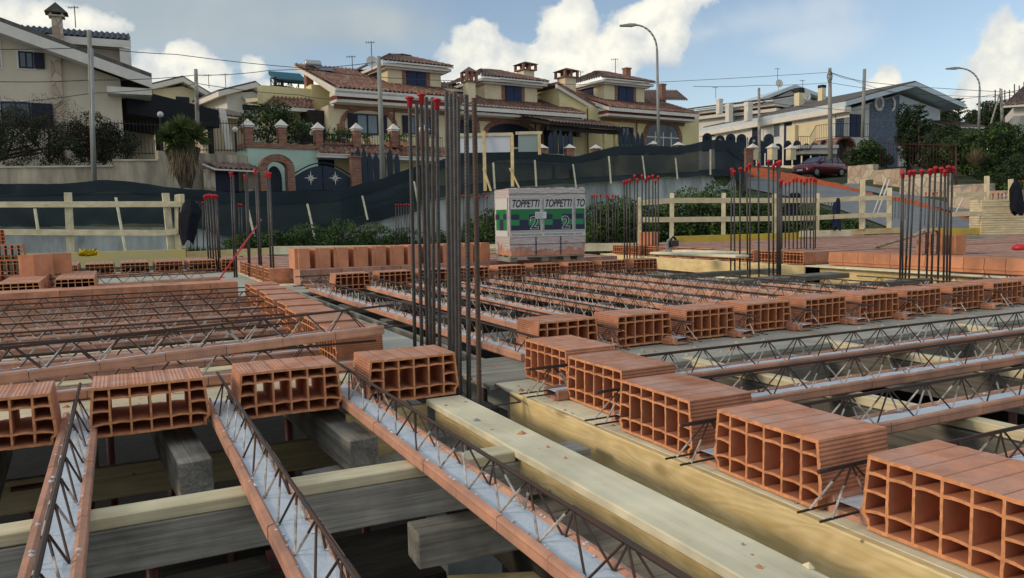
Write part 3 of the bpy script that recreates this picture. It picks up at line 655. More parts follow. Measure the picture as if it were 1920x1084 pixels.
capb = MB(); capb.lathe((0, 0, 0), [(.015, -.05), (.019, -.05), (.019, -.006), (.030, -.004), (.030, .006), (.022, .007), (.022, .022), (.006, .026)], 12)
CAPB = capb.mesh('safety_cap', REDP, True)
def bar(x, y, z0, z1, r, label, group, cap=True, ribbed=False, lean=(0, 0), cm=None, m=None, cs=1.0):
    H = z1-z0
    if ribbed: mb = rib_bar(H, r)
    else: mb = MB(); mb.tube((0, 0, 0), (0, 0, H), r, 7)
    o = obj('rebar', mb, m or STEEL, smooth=True); o.location = (x, y, z0); o.rotation_euler = (lean[0], lean[1], random.uniform(0, 6))
    o.rotation_euler.z = 0
    tag(o, label, 'steel bar', group)
    if cap:
        c = link(bpy.data.objects.new('safety_cap', cm or CAPM), o); c.location = (0, 0, H); s = r/.0105*cs if not ribbed else 1.1; c.scale = (s*.86, s*.86, min(s, 1.3)*.9)
    return o
G = 'thick ribbed bars of the central column'
#        xbot ybot plane xtop ytop cap
cen = [(779, 648, 768, 186, 1, 4.27), (792, 652, 781, 196, 0, 4.18), (803, 652, 790, 180, 1, 4.25), (808, 654, 799, 182, 0, 4.05), (814, 655, 811, 183, 0, 4.2), (825, 656, 819, 190, 1, 4.10),
       (844, 668, 837, 172, 0, 3.75), (851, 670, 845, 176, 0, 3.95), (857, 690, 853, 172, 0, 3.55), (863, 740, 859, 182, 0, 3.42), (879, 738, 874, 178, 0, 3.12), (898, 753, 889, 184, 0, 2.92)]
for i, (xb, yb, xt, yt, cp, Y) in enumerate(cen):
    b = onY(xb, 700, Y); t = onY(xt, yt, Y); bz = -.31
    k = (t.z-bz)/(t.z-b.z); X0 = t.x+(b.x-t.x)*k
    lean = math.atan2(t.x-X0, t.z-bz)
    bar(X0, Y, bz, t.z, .0102 if i != 9 else .008, f'{ORD[i]} thick ribbed bar from the left in the central column{", red cap on top" if cp else ", no cap"}', G, bool(cp), True, (0, lean), CAPM, STEELR if i == 11 else STEEL)
mb = MB()
for z in (-.22, -.05):
    for p, q in (((1.28, 2.86), (1.28, 3.6)), ((1.28, 3.6), (1.36, 4.3)), ((1.47, 2.86), (1.70, 4.3)), ((1.28, 2.86), (1.47, 2.86)), ((1.36, 4.3), (1.70, 4.3))): mb.tube((*p, z), (*q, z), .004, 5)
tag(obj('stirrup_ties', mb, STEELR), 'thin steel ties round the foot of the central column bars', 'steel ties')
def cluster(desc, group, bars, zb, ybot, r, cm, caps=None, cs=1.0):
    for i, bb in enumerate(bars):
        xb, yb, xt, yt = bb
        b = onz(xb, yb, zb); t = onY(xt, yt, b.y)
        lean = math.atan2(t.x-b.x, t.z-b.z)
        c = True if caps is None else caps[i]
        bar(b.x, b.y, b.z, t.z, r, f'{ORD[i]} {desc}'+('' if c else ', uncapped'), group, c, False, (0, lean), cm, cs=cs)
cluster('steel bar from the left in the tall cluster at right of centre', 'bars of the tall cluster right of centre',
        [(1370, 512, 1372, 318), (1378, 516, 1376, 322), (1387, 520, 1388, 317), (1402, 521, 1400, 314), (1406, 523, 1406, 309), (1423, 527, 1422, 307), (1442, 529, 1441, 303), (1450, 531, 1450, 311), (1457, 531, 1458, 306), (1460, 533, 1462, 304), (1463, 533, 1464, 340)], -.16, 0, .0115, CAPB)
cluster('steel bar from the left in the lower cluster with crowded caps', 'bars of the lower crowded cluster right of centre',
        [(1466, 514, 1466, 338), (1472, 512, 1473, 344), (1479, 516, 1480, 342), (1487, 513, 1488, 337), (1495, 516, 1494, 335), (1502, 514, 1502, 337), (1508, 513, 1508, 342), (1512, 516, 1513, 336), (1519, 514, 1520, 334), (1525, 516, 1526, 335), (1528, 514, 1530, 337)], -.26, 0, .0105, CAPB)
cluster('steel bar from the left in the tall cluster on the right', 'bars of the tall cluster on the right',
        [(1687, 527, 1692, 323), (1692, 527, 1693, 326), (1697, 528, 1706, 323), (1704, 528, 1714, 322), (1722, 530, 1729, 321), (1737, 530, 1744, 320), (1746, 531, 1754, 316), (1758, 531, 1765, 317), (1769, 532, 1772, 322), (1775, 532, 1778, 314), (1780, 532, 1786, 316)], -.10, 0, .0115, CAPB)
cluster('slim bar from the left behind the tall right cluster', 'slim bars behind the tall right cluster', [(1733, 438, 1736, 362), (1748, 438, 1749, 362), (1756, 438, 1757, 361), (1765, 438, 1765, 362), (1772, 438, 1772, 362)], -.04, 0, .012, CAPB)
cluster('steel bar from the left in the cluster right of the pallet', 'bars of the cluster right of the wrapped pallet',
        [(1171, 490, 1170, 341), (1176, 490, 1175, 340), (1181, 490, 1181, 338), (1189, 490, 1190, 330), (1194, 490, 1195, 337), (1204, 489, 1204, 330), (1211, 489, 1211, 337), (1217, 489, 1217, 332), (1224, 489, 1224, 330), (1230, 489, 1229, 340), (1235, 489, 1234, 332)], -.13, 0, .013, CAPB, cs=.95)
cluster('slim bar from the left in the thin cluster beside the pallet', 'bars of the thin cluster beside the pallet', [(1110, 479, 1110, 367), (1115, 479, 1114, 367), (1119, 479, 1119, 367), (1126, 478, 1126, 366), (1137, 479, 1138, 366), (1141, 479, 1141, 370), (1149, 476, 1149, 366), (1154, 470, 1154, 367), (1159, 470, 1159, 367)], -.10, 0, .011, CAPB, cs=.95)
cluster('slim bar from the left before the yellow edge at right of centre', 'slim bars before the yellow edge', [(1289, 448, 1289, 375), (1296, 448, 1296, 375), (1303, 448, 1303, 377), (1311, 448, 1312, 377), (1317, 448, 1317, 375)], -.04, 0, .013, CAPB, cs=.7)
cluster('slim bar from the left beside the hanging dark coat', 'slim bars beside the hanging dark coat', [(1546, 437, 1546, 372), (1553, 437, 1553, 371), (1559, 437, 1559, 371), (1566, 437, 1566, 373)], -.04, 0, .013, CAPB, cs=.75)
cluster('slim bar from the left seen before the sloping road', 'slim bars before the sloping road', [(1672, 437, 1674, 372), (1677, 436, 1679, 371), (1684, 436, 1686, 371), (1696, 436, 1698, 371)], -.04, 0, .012, CAPB, cs=.8)
cluster('slim bar from the left beside the board stack', 'slim bars beside the board stack at far right', [(1853, 437, 1855, 364), (1860, 437, 1862, 364), (1869, 437, 1872, 363), (1877, 437, 1879, 364), (1885, 437, 1886, 362)], -.04, 0, .013, CAPB, cs=.9)
cluster('capped bar from the left by the dark jacket at the right edge', 'capped bars by the dark jacket at the right edge', [(1893, 437, 1893, 340), (1903, 437, 1903, 341), (1911, 437, 1911, 340), (1919, 437, 1919, 339)], -.04, 0, .013, CAPB, cs=.9)
cluster('slim bar from the left just left of the pallet', 'slim bars just left of the pallet', [(868, 468, 869, 367), (881, 468, 881, 367), (897, 468, 898, 369), (907, 467, 907, 364), (913, 467, 913, 369)], 0, 0, .011, CAPB)
cluster('slim bar from the left seen past the standing blocks', 'slim bars seen past the standing orange blocks', [(743, 460, 742, 384), (748, 460, 747, 384), (753, 460, 752, 384), (758, 460, 757, 384), (763, 460, 762, 383), (768, 460, 767, 384)], 0, 0, .012, CAPB, cs=.9)
cluster('slim bar from the left beside the hanging jacket at left', 'slim bars beside the hanging jacket at left', [(358, 474, 356, 380), (370, 476, 368, 380), (382, 478, 380, 380)], 0, 0, .011, CAPB, cs=.9)
cluster('steel bar from the left in the low left cluster', 'bars of the low left cluster', [(392, 508, 384, 369), (397, 508, 387, 367), (402, 509, 392, 366), (407, 509, 397, 367), (411, 508, 403, 367), (414, 507, 406, 368)], -.04, 0, .013, CAPB, cs=.85)
cluster('tall bar from the left among the left group', 'tall paired bars left of centre', [(440, 520, 433, 325), (444, 520, 437, 328), (467, 518, 460, 330), (469, 519, 463, 322), (487, 522, 479, 320), (491, 523, 482, 324), (509, 529, 501, 324), (514, 530, 505, 326)], -.04, 0, .0135, CAPM, caps=[1, 0, 1, 0, 1, 0, 1, 1], cs=1.0)
cluster('short bar from the left behind the tall left group', 'short bars behind the tall left group', [(450, 475, 448, 384), (455, 475, 453, 384)], 0, 0, .013, CAPB, cs=.9)
p, q = onz(408, 528, .0), onY(490, 412, onz(408, 528, 0).y+1.6)
mb = MB(); mb.tube((0, 0, 0), q-p, .011, 8); mb.tube((q-p)*.5, (q-p)*.57, .018, 8); o = obj('push_pull_prop', mb, REDP, None, True); o.location = p; tag(o, 'slanting red brace leaning by the tall left bars', 'brace')

# ------------------------------------------------------------------ wrapped pallet
FILM = bpy.data.materials.new('stretch_film'); FILM.use_nodes = True
t_ = FILM.node_tree; b_ = t_.nodes['Principled BSDF']; b_.inputs['Base Color'].default_value = (.62, .54, .52, 1); b_.inputs['Roughness'].default_value = .28
tr = t_.nodes.new('ShaderNodeBsdfTransparent'); mx_ = t_.nodes.new('ShaderNodeMixShader'); cc = t_.nodes.new('ShaderNodeTexCoord'); nn = t_.nodes.new('ShaderNodeTexNoise'); nn.inputs['Scale'].default_value = 4.5; nn.inputs['Detail'].default_value = 7; nn.inputs['Roughness'].default_value = .65
mp_ = t_.nodes.new('ShaderNodeMapping'); mp_.inputs['Scale'].default_value = (1.0, 1, 1.6); t_.links.new(cc.outputs['Object'], mp_.inputs[0]); t_.links.new(mp_.outputs[0], nn.inputs[0])
sz = t_.nodes.new('ShaderNodeSeparateXYZ'); t_.links.new(cc.outputs['Object'], sz.inputs[0])
ma = t_.nodes.new('ShaderNodeMath'); ma.operation = 'MULTIPLY_ADD'; ma.inputs[1].default_value = -1.6; t_.links.new(sz.outputs[2], ma.inputs[0]); t_.links.new(nn.outputs[0], ma.inputs[2])
rm = t_.nodes.new('ShaderNodeValToRGB'); rm.color_ramp.elements[0].position = -0.0; rm.color_ramp.elements[0].color = (.93, .93, .93, 1); rm.color_ramp.elements[1].position = .30; rm.color_ramp.elements[1].color = (.12, .12, .12, 1)
e_ = rm.color_ramp.elements.new(.20); e_.color = (.80, .80, .80, 1)
t_.links.new(ma.outputs[0], rm.inputs[0]); t_.links.new(rm.outputs[0], mx_.inputs[0]); t_.links.new(tr.outputs[0], mx_.inputs[1]); t_.links.new(b_.outputs[0], mx_.inputs[2]); t_.links.new(mx_.outputs[0], t_.nodes['Material Output'].inputs[0])
nb = t_.nodes.new('ShaderNodeTexNoise'); nb.inputs['Scale'].default_value = 9; nb.inputs['Detail'].default_value = 4; mpb = t_.nodes.new('ShaderNodeMapping'); mpb.inputs['Scale'].default_value = (1, 1, 5); t_.links.new(cc.outputs['Object'], mpb.inputs[0]); t_.links.new(mpb.outputs[0], nb.inputs[0])
bb_ = t_.nodes.new('ShaderNodeBump'); bb_.inputs['Distance'].default_value = .02; t_.links.new(nb.outputs[0], bb_.inputs['Height']); t_.links.new(bb_.outputs[0], b_.inputs['Normal'])
def flatm(name, col, rough=.4, spec=.4, **k): return mat(name, col, rough, spec=spec, **k)
PW = flatm('print_white', (.62, .62, .60), bump=.004, bump_s=9); PG = flatm('print_green', (.015, .19, .055), bump=.004, bump_s=9); PN = flatm('print_navy', (.020, .022, .065), bump=.004, bump_s=9); PK = flatm('print_black', (.015, .015, .017)); PG2 = flatm('print_mid_green', (.02, .26, .08), bump=.004, bump_s=9)
def text_mesh(body, size, m, name, shear=0.0, depth=.0008, wx=1.0, bold=0.0):
    c = bpy.data.curves.new('t', 'FONT'); c.body = body; c.size = size; c.shear = shear; c.extrude = depth; c.offset = bold
    o = bpy.data.objects.new('t', c); scene.collection.objects.link(o)
    dg = bpy.context.evaluated_depsgraph_get(); me = bpy.data.meshes.new_from_object(o.evaluated_get(dg)); bpy.data.objects.remove(o)
    for v in me.vertices: v.co = Vector((v.co.x*wx, -v.co.z, v.co.y))
    me.materials.clear(); me.materials.append(m); me.name = name; return me
A = onz(958, 492, .16); B = onz(1096, 487, .16)
PWD = (B-A).length; rz = math.atan2(B.y-A.y, B.x-A.x)
PHT = onY(958, 357, A.y).z-A.z+.01
pal = thing('wrapped_brick_pallet', 'film-wrapped pallet of bricks with green printed panels', 'pallet', A, rz)
DPT = PWD*.62
mb = MB()
for z0 in (.0,):
    for x in (0.0, PWD*.42, PWD*.72, PWD-.09): mb.box(x, x+.09, .02, DPT-.02, -.0, .055)
mb.box(-.01, PWD+.0, 0.0, .09, .055, .075); mb.box(-.01, PWD, DPT-.1, DPT, .055, .075); mb.box(-.01, PWD, DPT*.45, DPT*.55, .055, .075)
obj('wooden_pallet', mb, WGREYL, pal)
mb = MB(); nb_ = 5; bwid = PWD/nb_
rows_n = 5; rh = (PHT-.075)/rows_n
for rr in range(rows_n):
    for i in range(15):
        x0 = i*PWD/15; g_ = .001+(.008 if i % 5 == 0 else 0)
        mb.box(x0+g_, (i+1)*PWD/15-.001, .0+jit(.003), DPT*.5-.002, .077+rr*rh, .077+(rr+1)*rh-.004)
        if i in (0, 14): mb.box(x0+g_, (i+1)*PWD/15-.001, DPT*.5+.002, DPT, .077+rr*rh, .077+(rr+1)*rh-.004)
obj('brick_stack', mb, CLAYO, pal)
mb = MB(); nX = 40; z0, z1 = .085, PHT+.012
def wrapgrid(f, nx, nz):
    mb.grid([[f(i/nx, j/nz) for i in range(nx+1)] for j in range(nz+1)])
wn = lambda a, b, s=0: noise.noise(Vector((a*9, b*22, s)))*.006
wrapgrid(lambda u, v: (u*(PWD+.02)-.01, -.014+wn(u, v)-.004*math.sin(v*3), z0+(z1-z0)*v), 40, 30)
wrapgrid(lambda u, v: (-.012+wn(u, v, 3), DPT*(1-u)+.01*(1-u)-.014*u, z0+(z1-z0)*v), 20, 30)
wrapgrid(lambda u, v: (PWD+.012+wn(u, v, 5), -.014+(DPT+.02)*u, z0+(z1-z0)*v), 12, 12)
wrapgrid(lambda u, v: (u*(PWD+.02)-.01, -.014+(DPT+.02)*v, z1+wn(u*2, v*.4, 7)*2.0+(.006 if 0 < v < 1 else 0)), 24, 12)
obj('stretch_film', mb, FILM, pal, True)
for z in (PHT-.06, PHT*.24): mb = MB(); mb.box(-.02, PWD+.02, -.0225, -.0205, z, z+.006); obj('strapping_band', mb, PK, pal)
for x in (PWD*.325, PWD*.66): mb = MB(); mb.box(x, x+.012, -.0250, -.0228, .09, PHT*.36); obj('strapping_band', mb, PK, pal)
PT, PB = PHT*.885, PHT*.415
def panel(x0, x1, M, nmd=''):
    w = x1-x0; full = PWD*.42; sc_ = full
    a = MB(); a.box(x0, x1, -.026, -.0235, PB-.005, PT+.0, M); pn = obj('printed_panel', a, PW, pal)
    def sub(nm, b, m): return obj(nm, b, m, pn)
    y1, y0 = -.0262, -.0282
    gx1 = min(x1-.012, x0+full-.02); gx0 = x0+.012; GW = full-.032
    def clipbox(bx, a0, a1, c0, c1, ya=y0):
        a1 = min(a1, gx1); 
        if a1 > a0: bx.box(a0, a1, ya, y1, c0, c1, M)
    gt, gb = PT-PHT*.155, PB+.02; gh = gt-gb
    g1 = MB(); clipbox(g1, gx0, gx0+GW, gb, gt); sub('green_field', g1, PG)
    k1 = MB(); k1.box(x0+.004, x1-.002, y0, y1, PB+.004, PB+.0065, M); k1.box(x0+.004, x1-.002, y0, y1, PT-.008, PT-.0055, M); k1.box(x0+.004, x0+.0065, y0, y1, PB+.004, PT-.0055, M); sub('border_line', k1, PK)
    n1_ = MB()
    for (a0, a1, c0, c1) in ((0, .28, .50, .75), (.62, 1, .50, .75), (.28, .60, .0, .5), (0, .28, 0, .24), (.6, 1, 0, .24)): clipbox(n1_, gx0+a0*GW, gx0+a1*GW, gb+c0*gh, gb+c1*gh, -.0295)
    sub('navy_squares', n1_, PN)
    for (a0, a1, c0, c1) in ((0, .28, .24, .5), (.6, 1, .24, .5)):
        g2 = MB(); clipbox(g2, gx0+a0*GW, gx0+a1*GW, gb+c0*gh, gb+c1*gh, -.0292)
        if g2.v: sub('light_square', g2, PG2)
    return pn
ID = Matrix.Identity(4)
x1a = PWD*.415; p1 = panel(-.01, x1a-.012, ID); x2a = PWD*.435; p2 = panel(x2a, x2a+PWD*.40, ID); x3a = PWD*.86; p3 = panel(x3a, PWD+.008, ID)
def put(me, par, x, z, y=-.0305, sx=1.0):
    o = obj(me.name, me, None, par); o.location = (x, y, z); o.scale = (sx, 1, 1); return o
T1 = text_mesh('TOPPETTI', .135, PK, 'printed_lettering', shear=.28, bold=.0022)
w_ = max(v.co.x for v in T1.vertices); T1s = PWD*.375/w_
put(T1, p1, .012, PT-PHT*.128, sx=T1s); put(T1, p2, x2a+.015, PT-PHT*.128, sx=T1s)
T2 = text_mesh('TO', .135, PK, 'printed_lettering', shear=.28, bold=.0022); put(T2, p3, x3a+.015, PT-PHT*.128, sx=T1s)
def num2(par, x, z):
    a = text_mesh('2', .215, PW, 'printed_number', depth=.0006, bold=.0075); put(a, par, x, z, -.0312, 1.08)
    b = text_mesh('2', .215, PN, 'number_fill', depth=.0006, bold=.0005); put(b, par, x, z, -.0332, 1.08)
num2(p1, x1a-.165, PB+.04); num2(p2, x2a+PWD*.40-.16, PB+.04)
T3 = text_mesh('PRODOTTI INNOVATIVI PER L\'EDILIZIA', .03, PK, 'printed_lettering', depth=.0006); w3 = max(v.co.x for v in T3.vertices)
mb = MB(); mb.box(-.01, PWD+.008, -.026, -.0235, PB-.062, PB-.010); strip = obj('printed_strip', mb, PW, pal)
for x in (.0, x2a): put(T3, strip, x+.01, PB-.047, -.0268, PWD*.40/w3)
T4 = text_mesh('PRODOT', .03, PK, 'printed_lettering', depth=.0006); put(T4, strip, x3a+.01, PB-.047, -.0268, PWD*.40/w3)
mb = MB(); mb.box(PWD*.32, PWD*.47, -.037, -.0345, PB+.165, PB+.165+.085); lb = obj('paper_label', mb, flatm('paper', (.66, .68, .68)), pal)
mb = MB()
for i in range(5): mb.box(PWD*.33, PWD*(.40+.05*random.random()), -.0378, -.0372, PB+.18+i*.013, PB+.183+i*.013)
obj('print_lines', mb, PK, lb)
# printed panel on the pallet's left side
mb = MB(); mb.box(-.021, -.0185, .05, DPT*.9, PB-.06, PT); sp = obj('printed_panel', mb, PW, pal)
mb = MB(); mb.box(-.0235, -.0215, .07, DPT*.86, PB+.02, PT-PHT*.155); obj('green_field', mb, PG, sp)
mb = MB(); 
for (a0, a1, c0, c1) in ((.0, .3, .5, .75), (.62, 1, .5, .75), (.3, .62, 0, .5)): mb.box(-.0252, -.0236, .07+a0*(DPT*.8), .07+a1*DPT*.79, PB+.02+c0*(PT-PB-.15), PB+.02+c1*(PT-PB-.15))
obj('navy_squares', mb, PN, sp)

# ------------------------------------------------------------------ small site things
def stack_boards(p, n, L, w, rz, label):
    t = thing('board_stack', label, 'boards', p, rz)
    for i in range(n):
        mb = MB(); mb.box(jit(.012), L+jit(.012), jit(.01), w+jit(.01), i*.052, i*.052+.046); obj('board', mb, WNEW, t, bevel=.003)
    return t
p = at(1838, 458, 17.5); q = at(1826, 375, 17.5)
stack_boards(p, int((q-p).z/.052)+1, 3.2, .55, RAD(-32), 'tall stack of pale yellow shuttering boards at the right edge')
p = onz(855, 478, .15); stack_boards(Vector((p.x-.2, p.y, .15)), 2, 1.1, .3, RAD(-8), 'two new boards lying left of the wrapped pallet')
def tool(p):
    t = thing('circular_saw', 'dark power saw lying at the end of the right deck planks', 'saw', p, RAD(20))
    mb = MB(); mb.lathe((0, 0, .09), [(.10, -.006), (.105, 0), (.10, .006)], 16, Matrix.Rotation(RAD(90), 3, 'X')); obj('blade', mb, WIREW, t)
    mb = MB(); mb.box(-.02, .18, -.07, .05, .06, .16); mb.tube((.02, 0, .16), (.12, 0, .22), .02, 8); mb.tube((.12, 0, .22), (.2, 0, .17), .02, 8); obj('motor_housing', mb, PK, t, bevel=.01)
    mb = MB(); mb.box(-.13, .15, -.09, .09, .0, .01); obj('base_plate', mb, WIREW, t)
tool(onz(1255, 470, .15))
for i, (a, b) in enumerate((((1270, 472), (1400, 476)), ((1230, 476), (1392, 483)))):
    P_, Q_ = onz(*a, .152), onz(*b, .152); board('pale_plank', ['pale plank lying across the far laid blocks, farther one', 'pale plank lying across the far laid blocks, nearer one'][i], 'plank', P_+Vector((0, 0, .03)), Q_+Vector((0, 0, .03)), .25, .03, WPALE)
for i, x in enumerate((1208, 1216)):
    p = onz(x, 459, .15); upright(p.x, p.y, .15, RAD(30), ['left one of two clay blocks standing on end behind the right cluster', 'right one of two clay blocks standing on end behind the right cluster'][i], None)
def arch_tile(px, py, i, lab):
    p = onz(px, py, .146); mb = MB(); pr = []
    for k in range(9): a = math.pi*k/8; pr.append((.075*math.cos(a), .26+.07*math.sin(a)))
    poly = [(.075, 0)]+pr+[(-.075, 0)]; inn = [(x*.8, z*.95) for x, z in poly][::-1]
    mb.prism(poly+inn, 0, .2); o = obj('clay_flue', mb, CLAYO); o.location = p; o.rotation_euler = (0, 0, RAD(-40)); tag(o, lab, 'clay piece', 'arched clay pieces on the right deck')
arch_tile(1738, 478, 0, 'left arched orange clay piece standing behind the tall right cluster'); arch_tile(1754, 478, 1, 'right arched orange clay piece standing behind the tall right cluster')
p = onz(1775, 476, .146); upright(p.x, p.y, .146, RAD(60), 'dusty clay block standing on end beside the arched clay pieces', None)
P_, Q_ = onz(1640, 462, .16), onz(1744, 430, .5); board('pine_lath', 'dark lath propped up behind the tall right cluster', 'lath', P_, Q_, .05, .03, WGREY)
# small white label tag, helmet, bottle-sized bits
p = onz(1912, 468, .15); mb = MB(); mb.lathe((0, 0, 0), [(.09, 0), (.10, .02), (.085, .055), (.05, .075), (.01, .08)], 14); o = obj('red_helmet', mb, REDP, None, True); o.location = p; tag(o, 'red rounded thing lying on the deck at the right edge', 'helmet')
p = onz(165, 483, .15); mb = MB()
for k in range(60):
    a = random.uniform(0, 6.28); r1 = random.uniform(.06, .19); mb.tri((0, 0, .02), (r1*math.cos(a), r1*.6*math.sin(a), .05+random.uniform(0, .13)), (r1*math.cos(a+.7), r1*.6*math.sin(a+.7), .03+random.uniform(0, .12)))

o = obj('yellow_bundle', mb, flatm('yellow_plastic', (.75, .55, .02)), None, True); o.location = p; tag(o, 'crumpled bright yellow bundle before the faded yellow board', 'bundle')
# extra block rows further back at left, plus dark coat things
def coat(px, pytop, pybot, d, w, label, m, seed=0):
    T = at(px, pytop, d); Bt = at(px, pybot, d); H = T.z-Bt.z; mb = MB(); n = 16; R_ = 14
    t = []
    for j in range(R_+1):
        v = j/R_; row = []
        ww = w*(.30+.55*min(1, v*3.5)**.7+.14*math.sin(v*4+seed))*(1-.30*max(0, v-.8)/.2)
        for k in range(n):
            a = 2*math.pi*k/n; f = 1+.18*math.sin(5*a+seed+v*2)+.10*noise.noise(Vector((math.cos(a)*2, v*5, seed)))
            row.append(Vector((ww*.5*math.cos(a)*f+w*.10*math.sin(v*4+seed), ww*.22*math.sin(a)*f, -H*v*(.93+.07*math.sin(2*a+seed)*v))))
        row.append(row[0]); t.append(row)
    mb.grid(t); o = obj('hanging_jacket', mb, m, None, True); o.location = T; o.rotation_euler = (0, 0, -YAW)
    s = MB(); s.grid([[Vector((x*w*.38, -.05-.02*math.sin(v*3), -H*(.12+.6*v)+.02*x)) for x in (-1.12-.2*v, -.9-.25*v)] for v in [i/6 for i in range(7)]]); obj('sleeve', s, m, o)
    return tag(o, label, 'jacket')
NAVY = mat('dark_cloth', (.010, .013, .022), .9, 6, .5, bump=.01, bump_s=12)
coat(352, 376, 462, 16.5, .42, 'dark jacket hanging on the left rail end', NAVY, 1)
coat(1487, 362, 412, 18.0, .40, 'black jacket hanging behind the tall cluster right of centre', NAVY, 2)
coat(1570, 371, 434, 17.0, .22, 'narrow dark blue coat hanging on the right railing', mat('navy_cloth', (.015, .022, .055), .9, 6, .4, bump=.01, bump_s=12), 3)
coat(1908, 338, 405, 17.0, .34, 'black jacket hanging at the right photo edge', NAVY, 4)

# ------------------------------------------------------------------ railings
def rail(name, label, posts, rails, d0, d1, px0, px1, m=WNEW, w=.10, pw=.10):
    dd = lambda px: d0+(d1-d0)*(px-px0)/(px1-px0)
    t = thing(name, label, 'railing', (0, 0, 0))
    for (px, yt, pxb, yb) in posts:
        T = at(px, yt, dd(px)); Bm = at(pxb, yb, dd(px)); board('post', None, None, Bm, T, pw, .045, m, parent=t)
    for pts in rails:
        for (a, b) in zip(pts, pts[1:]):
            A_ = at(a[0], a[1], dd(a[0])-.06); B_ = at(b[0], b[1], dd(b[0])-.06)
            x = (B_-A_).normalized(); M_ = MB(); L = (B_-A_).length; M_.box(0, L, -.012, .012, -w/2, w/2)
            y = Vector((0, 0, 1)).cross(x).normalized(); z = x.cross(y); o = obj('rail', M_, m, t, bevel=.003); o.matrix_local = Matrix.Translation(A_) @ Matrix((x, y, z)).transposed().to_4x4()
    return t
rail('timber_railing', 'pale timber railing with two rails before the dark netting at left', [(127, 361, 133, 474), (311, 362, 322, 470), (333, 365, 334, 468), (338, 364, 341, 466)], [[(-60, 384), (311, 383), (340, 383)], [(-60, 435), (311, 437), (332, 434)]], 16.6, 16.9, 0, 330, w=.125, pw=.15)
rail('timber_railing', 'pale timber railing along the yellow edge at right of centre', [(1198, 370, 1200, 462), (1260, 362, 1259, 450), (1357, 362, 1356, 440), (1452, 363, 1452, 440), (1533, 362, 1532, 436)], [[(1198, 381), (1262, 376), (1452, 376), (1534, 376)], [(1198, 412), (1258, 412), (1452, 410), (1534, 409)]], 16.5, 17.5, 1200, 1530, w=.11, pw=.09)
rail('timber_railing', 'timber railing before the sloping road at right', [(1616, 365, 1616, 430), (1668, 352, 1667, 428), (1618, 336, 1618, 428), (1851, 330, 1850, 428), (1896, 336, 1896, 430)], [[(1534, 376), (1616, 372), (1672, 371)], [(1534, 408), (1616, 404), (1672, 403)], [(1790, 365), (1850, 364)], [(1786, 402), (1852, 400)]], 17.0, 17.6, 1530, 1900, w=.10, pw=.10)
# yellow edge boards
def edge(name, label, a, b, d0, d1, h, m):
    A_, B_ = at(*a, d0), at(*b, d1); board(name, label, 'board', A_, B_, .04, h, m)
edge('yellow_board', 'faded yellow edge board behind the far left blocks', (40, 476), (348, 467), 16.3, 16.6, .34, WYELP)
edge('yellow_board', 'short brownish edge board between the jacket and the tall left bars', (350, 472), (560, 462), 17.5, 17.8, .16, WPLY)
edge('yellow_board', 'bright yellow edge board under the right of centre railing', (1262, 443), (1505, 436), 16.5, 17.1, .20, WYEL)
edge('yellow_board', 'paler edge board between the two yellow ones at right', (1500, 433), (1620, 430), 17.0, 17.3, .14, WPALE)
edge('yellow_board', 'amber edge board near the narrow dark coat', (1600, 430), (1690, 427), 17.2, 17.4, .12, WPLY)
edge('yellow_board', 'bright yellow edge board behind the tall right cluster', (1740, 428), (1890, 428), 17.4, 17.6, .14, WYEL)
edge('grey_board', 'grey edge board below the bright yellow one at far right', (1785, 441), (1885, 443), 15.4, 15.6, .14, DECK)
edge('edge_board', 'long weathered board closing the middle deck at the back', (505, 462), (1262, 455), 14.9, 16.2, .16, WPALE)

# ------------------------------------------------------------------ terrain
def itp(x, xs, ys):
    if x <= xs[0]: return ys[0]
    for a, b, c, d in zip(xs, xs[1:], ys, ys[1:]):
        if x <= b: return c+(d-c)*(x-a)/(b-a)
    return ys[-1]
WPX = [-1400, -60, 340, 540, 650, 760, 900, 1130, 1370, 1395]
WD = [20, 23, 24.5, 26, 27, 28.5, 30, 33, 37, 37.5]
WTOP = [420, 424, 427, 430, 414, 388, 362, 342, 328, 330]      # pixel row of the wall top
WBOT = [500, 482, 474, 470, 460, 458, 452, 448, 436, 436]
SPX = [-1400, 0, 550, 760, 1130, 1370]; SZ = [1.8, 1.8, 1.9, 2.0, 2.6, 3.0]
def wall_top(px): d = itp(px, WPX, WD); return at(px, itp(px, WPX, WTOP), d)
def wall_bot(px): d = itp(px, WPX, WD); return at(px, itp(px, WPX, WBOT), d)
RN = ([1400, 1540, 1670, 1720, 1900, 2600], [354, 381, 428, 452, 520, 700], [40, 32, 25, 22, 17, 12])      # near edge of the road
RF = ([1400, 1530, 1640, 1760, 1880, 2600], [322, 343, 366, 396, 430, 620], [56, 45, 37, 31, 26, 15])
def rdn(px): return at(px, itp(px, RN[0], RN[1]), itp(px, RN[0], RN[2]))
def rdf(px): return at(px, itp(px, RF[0], RF[1]), itp(px, RF[0], RF[2]))
def dirxy(px): v = ray(px, 400); return Vector((v.x, v.y, 0))/FPX
cols = []
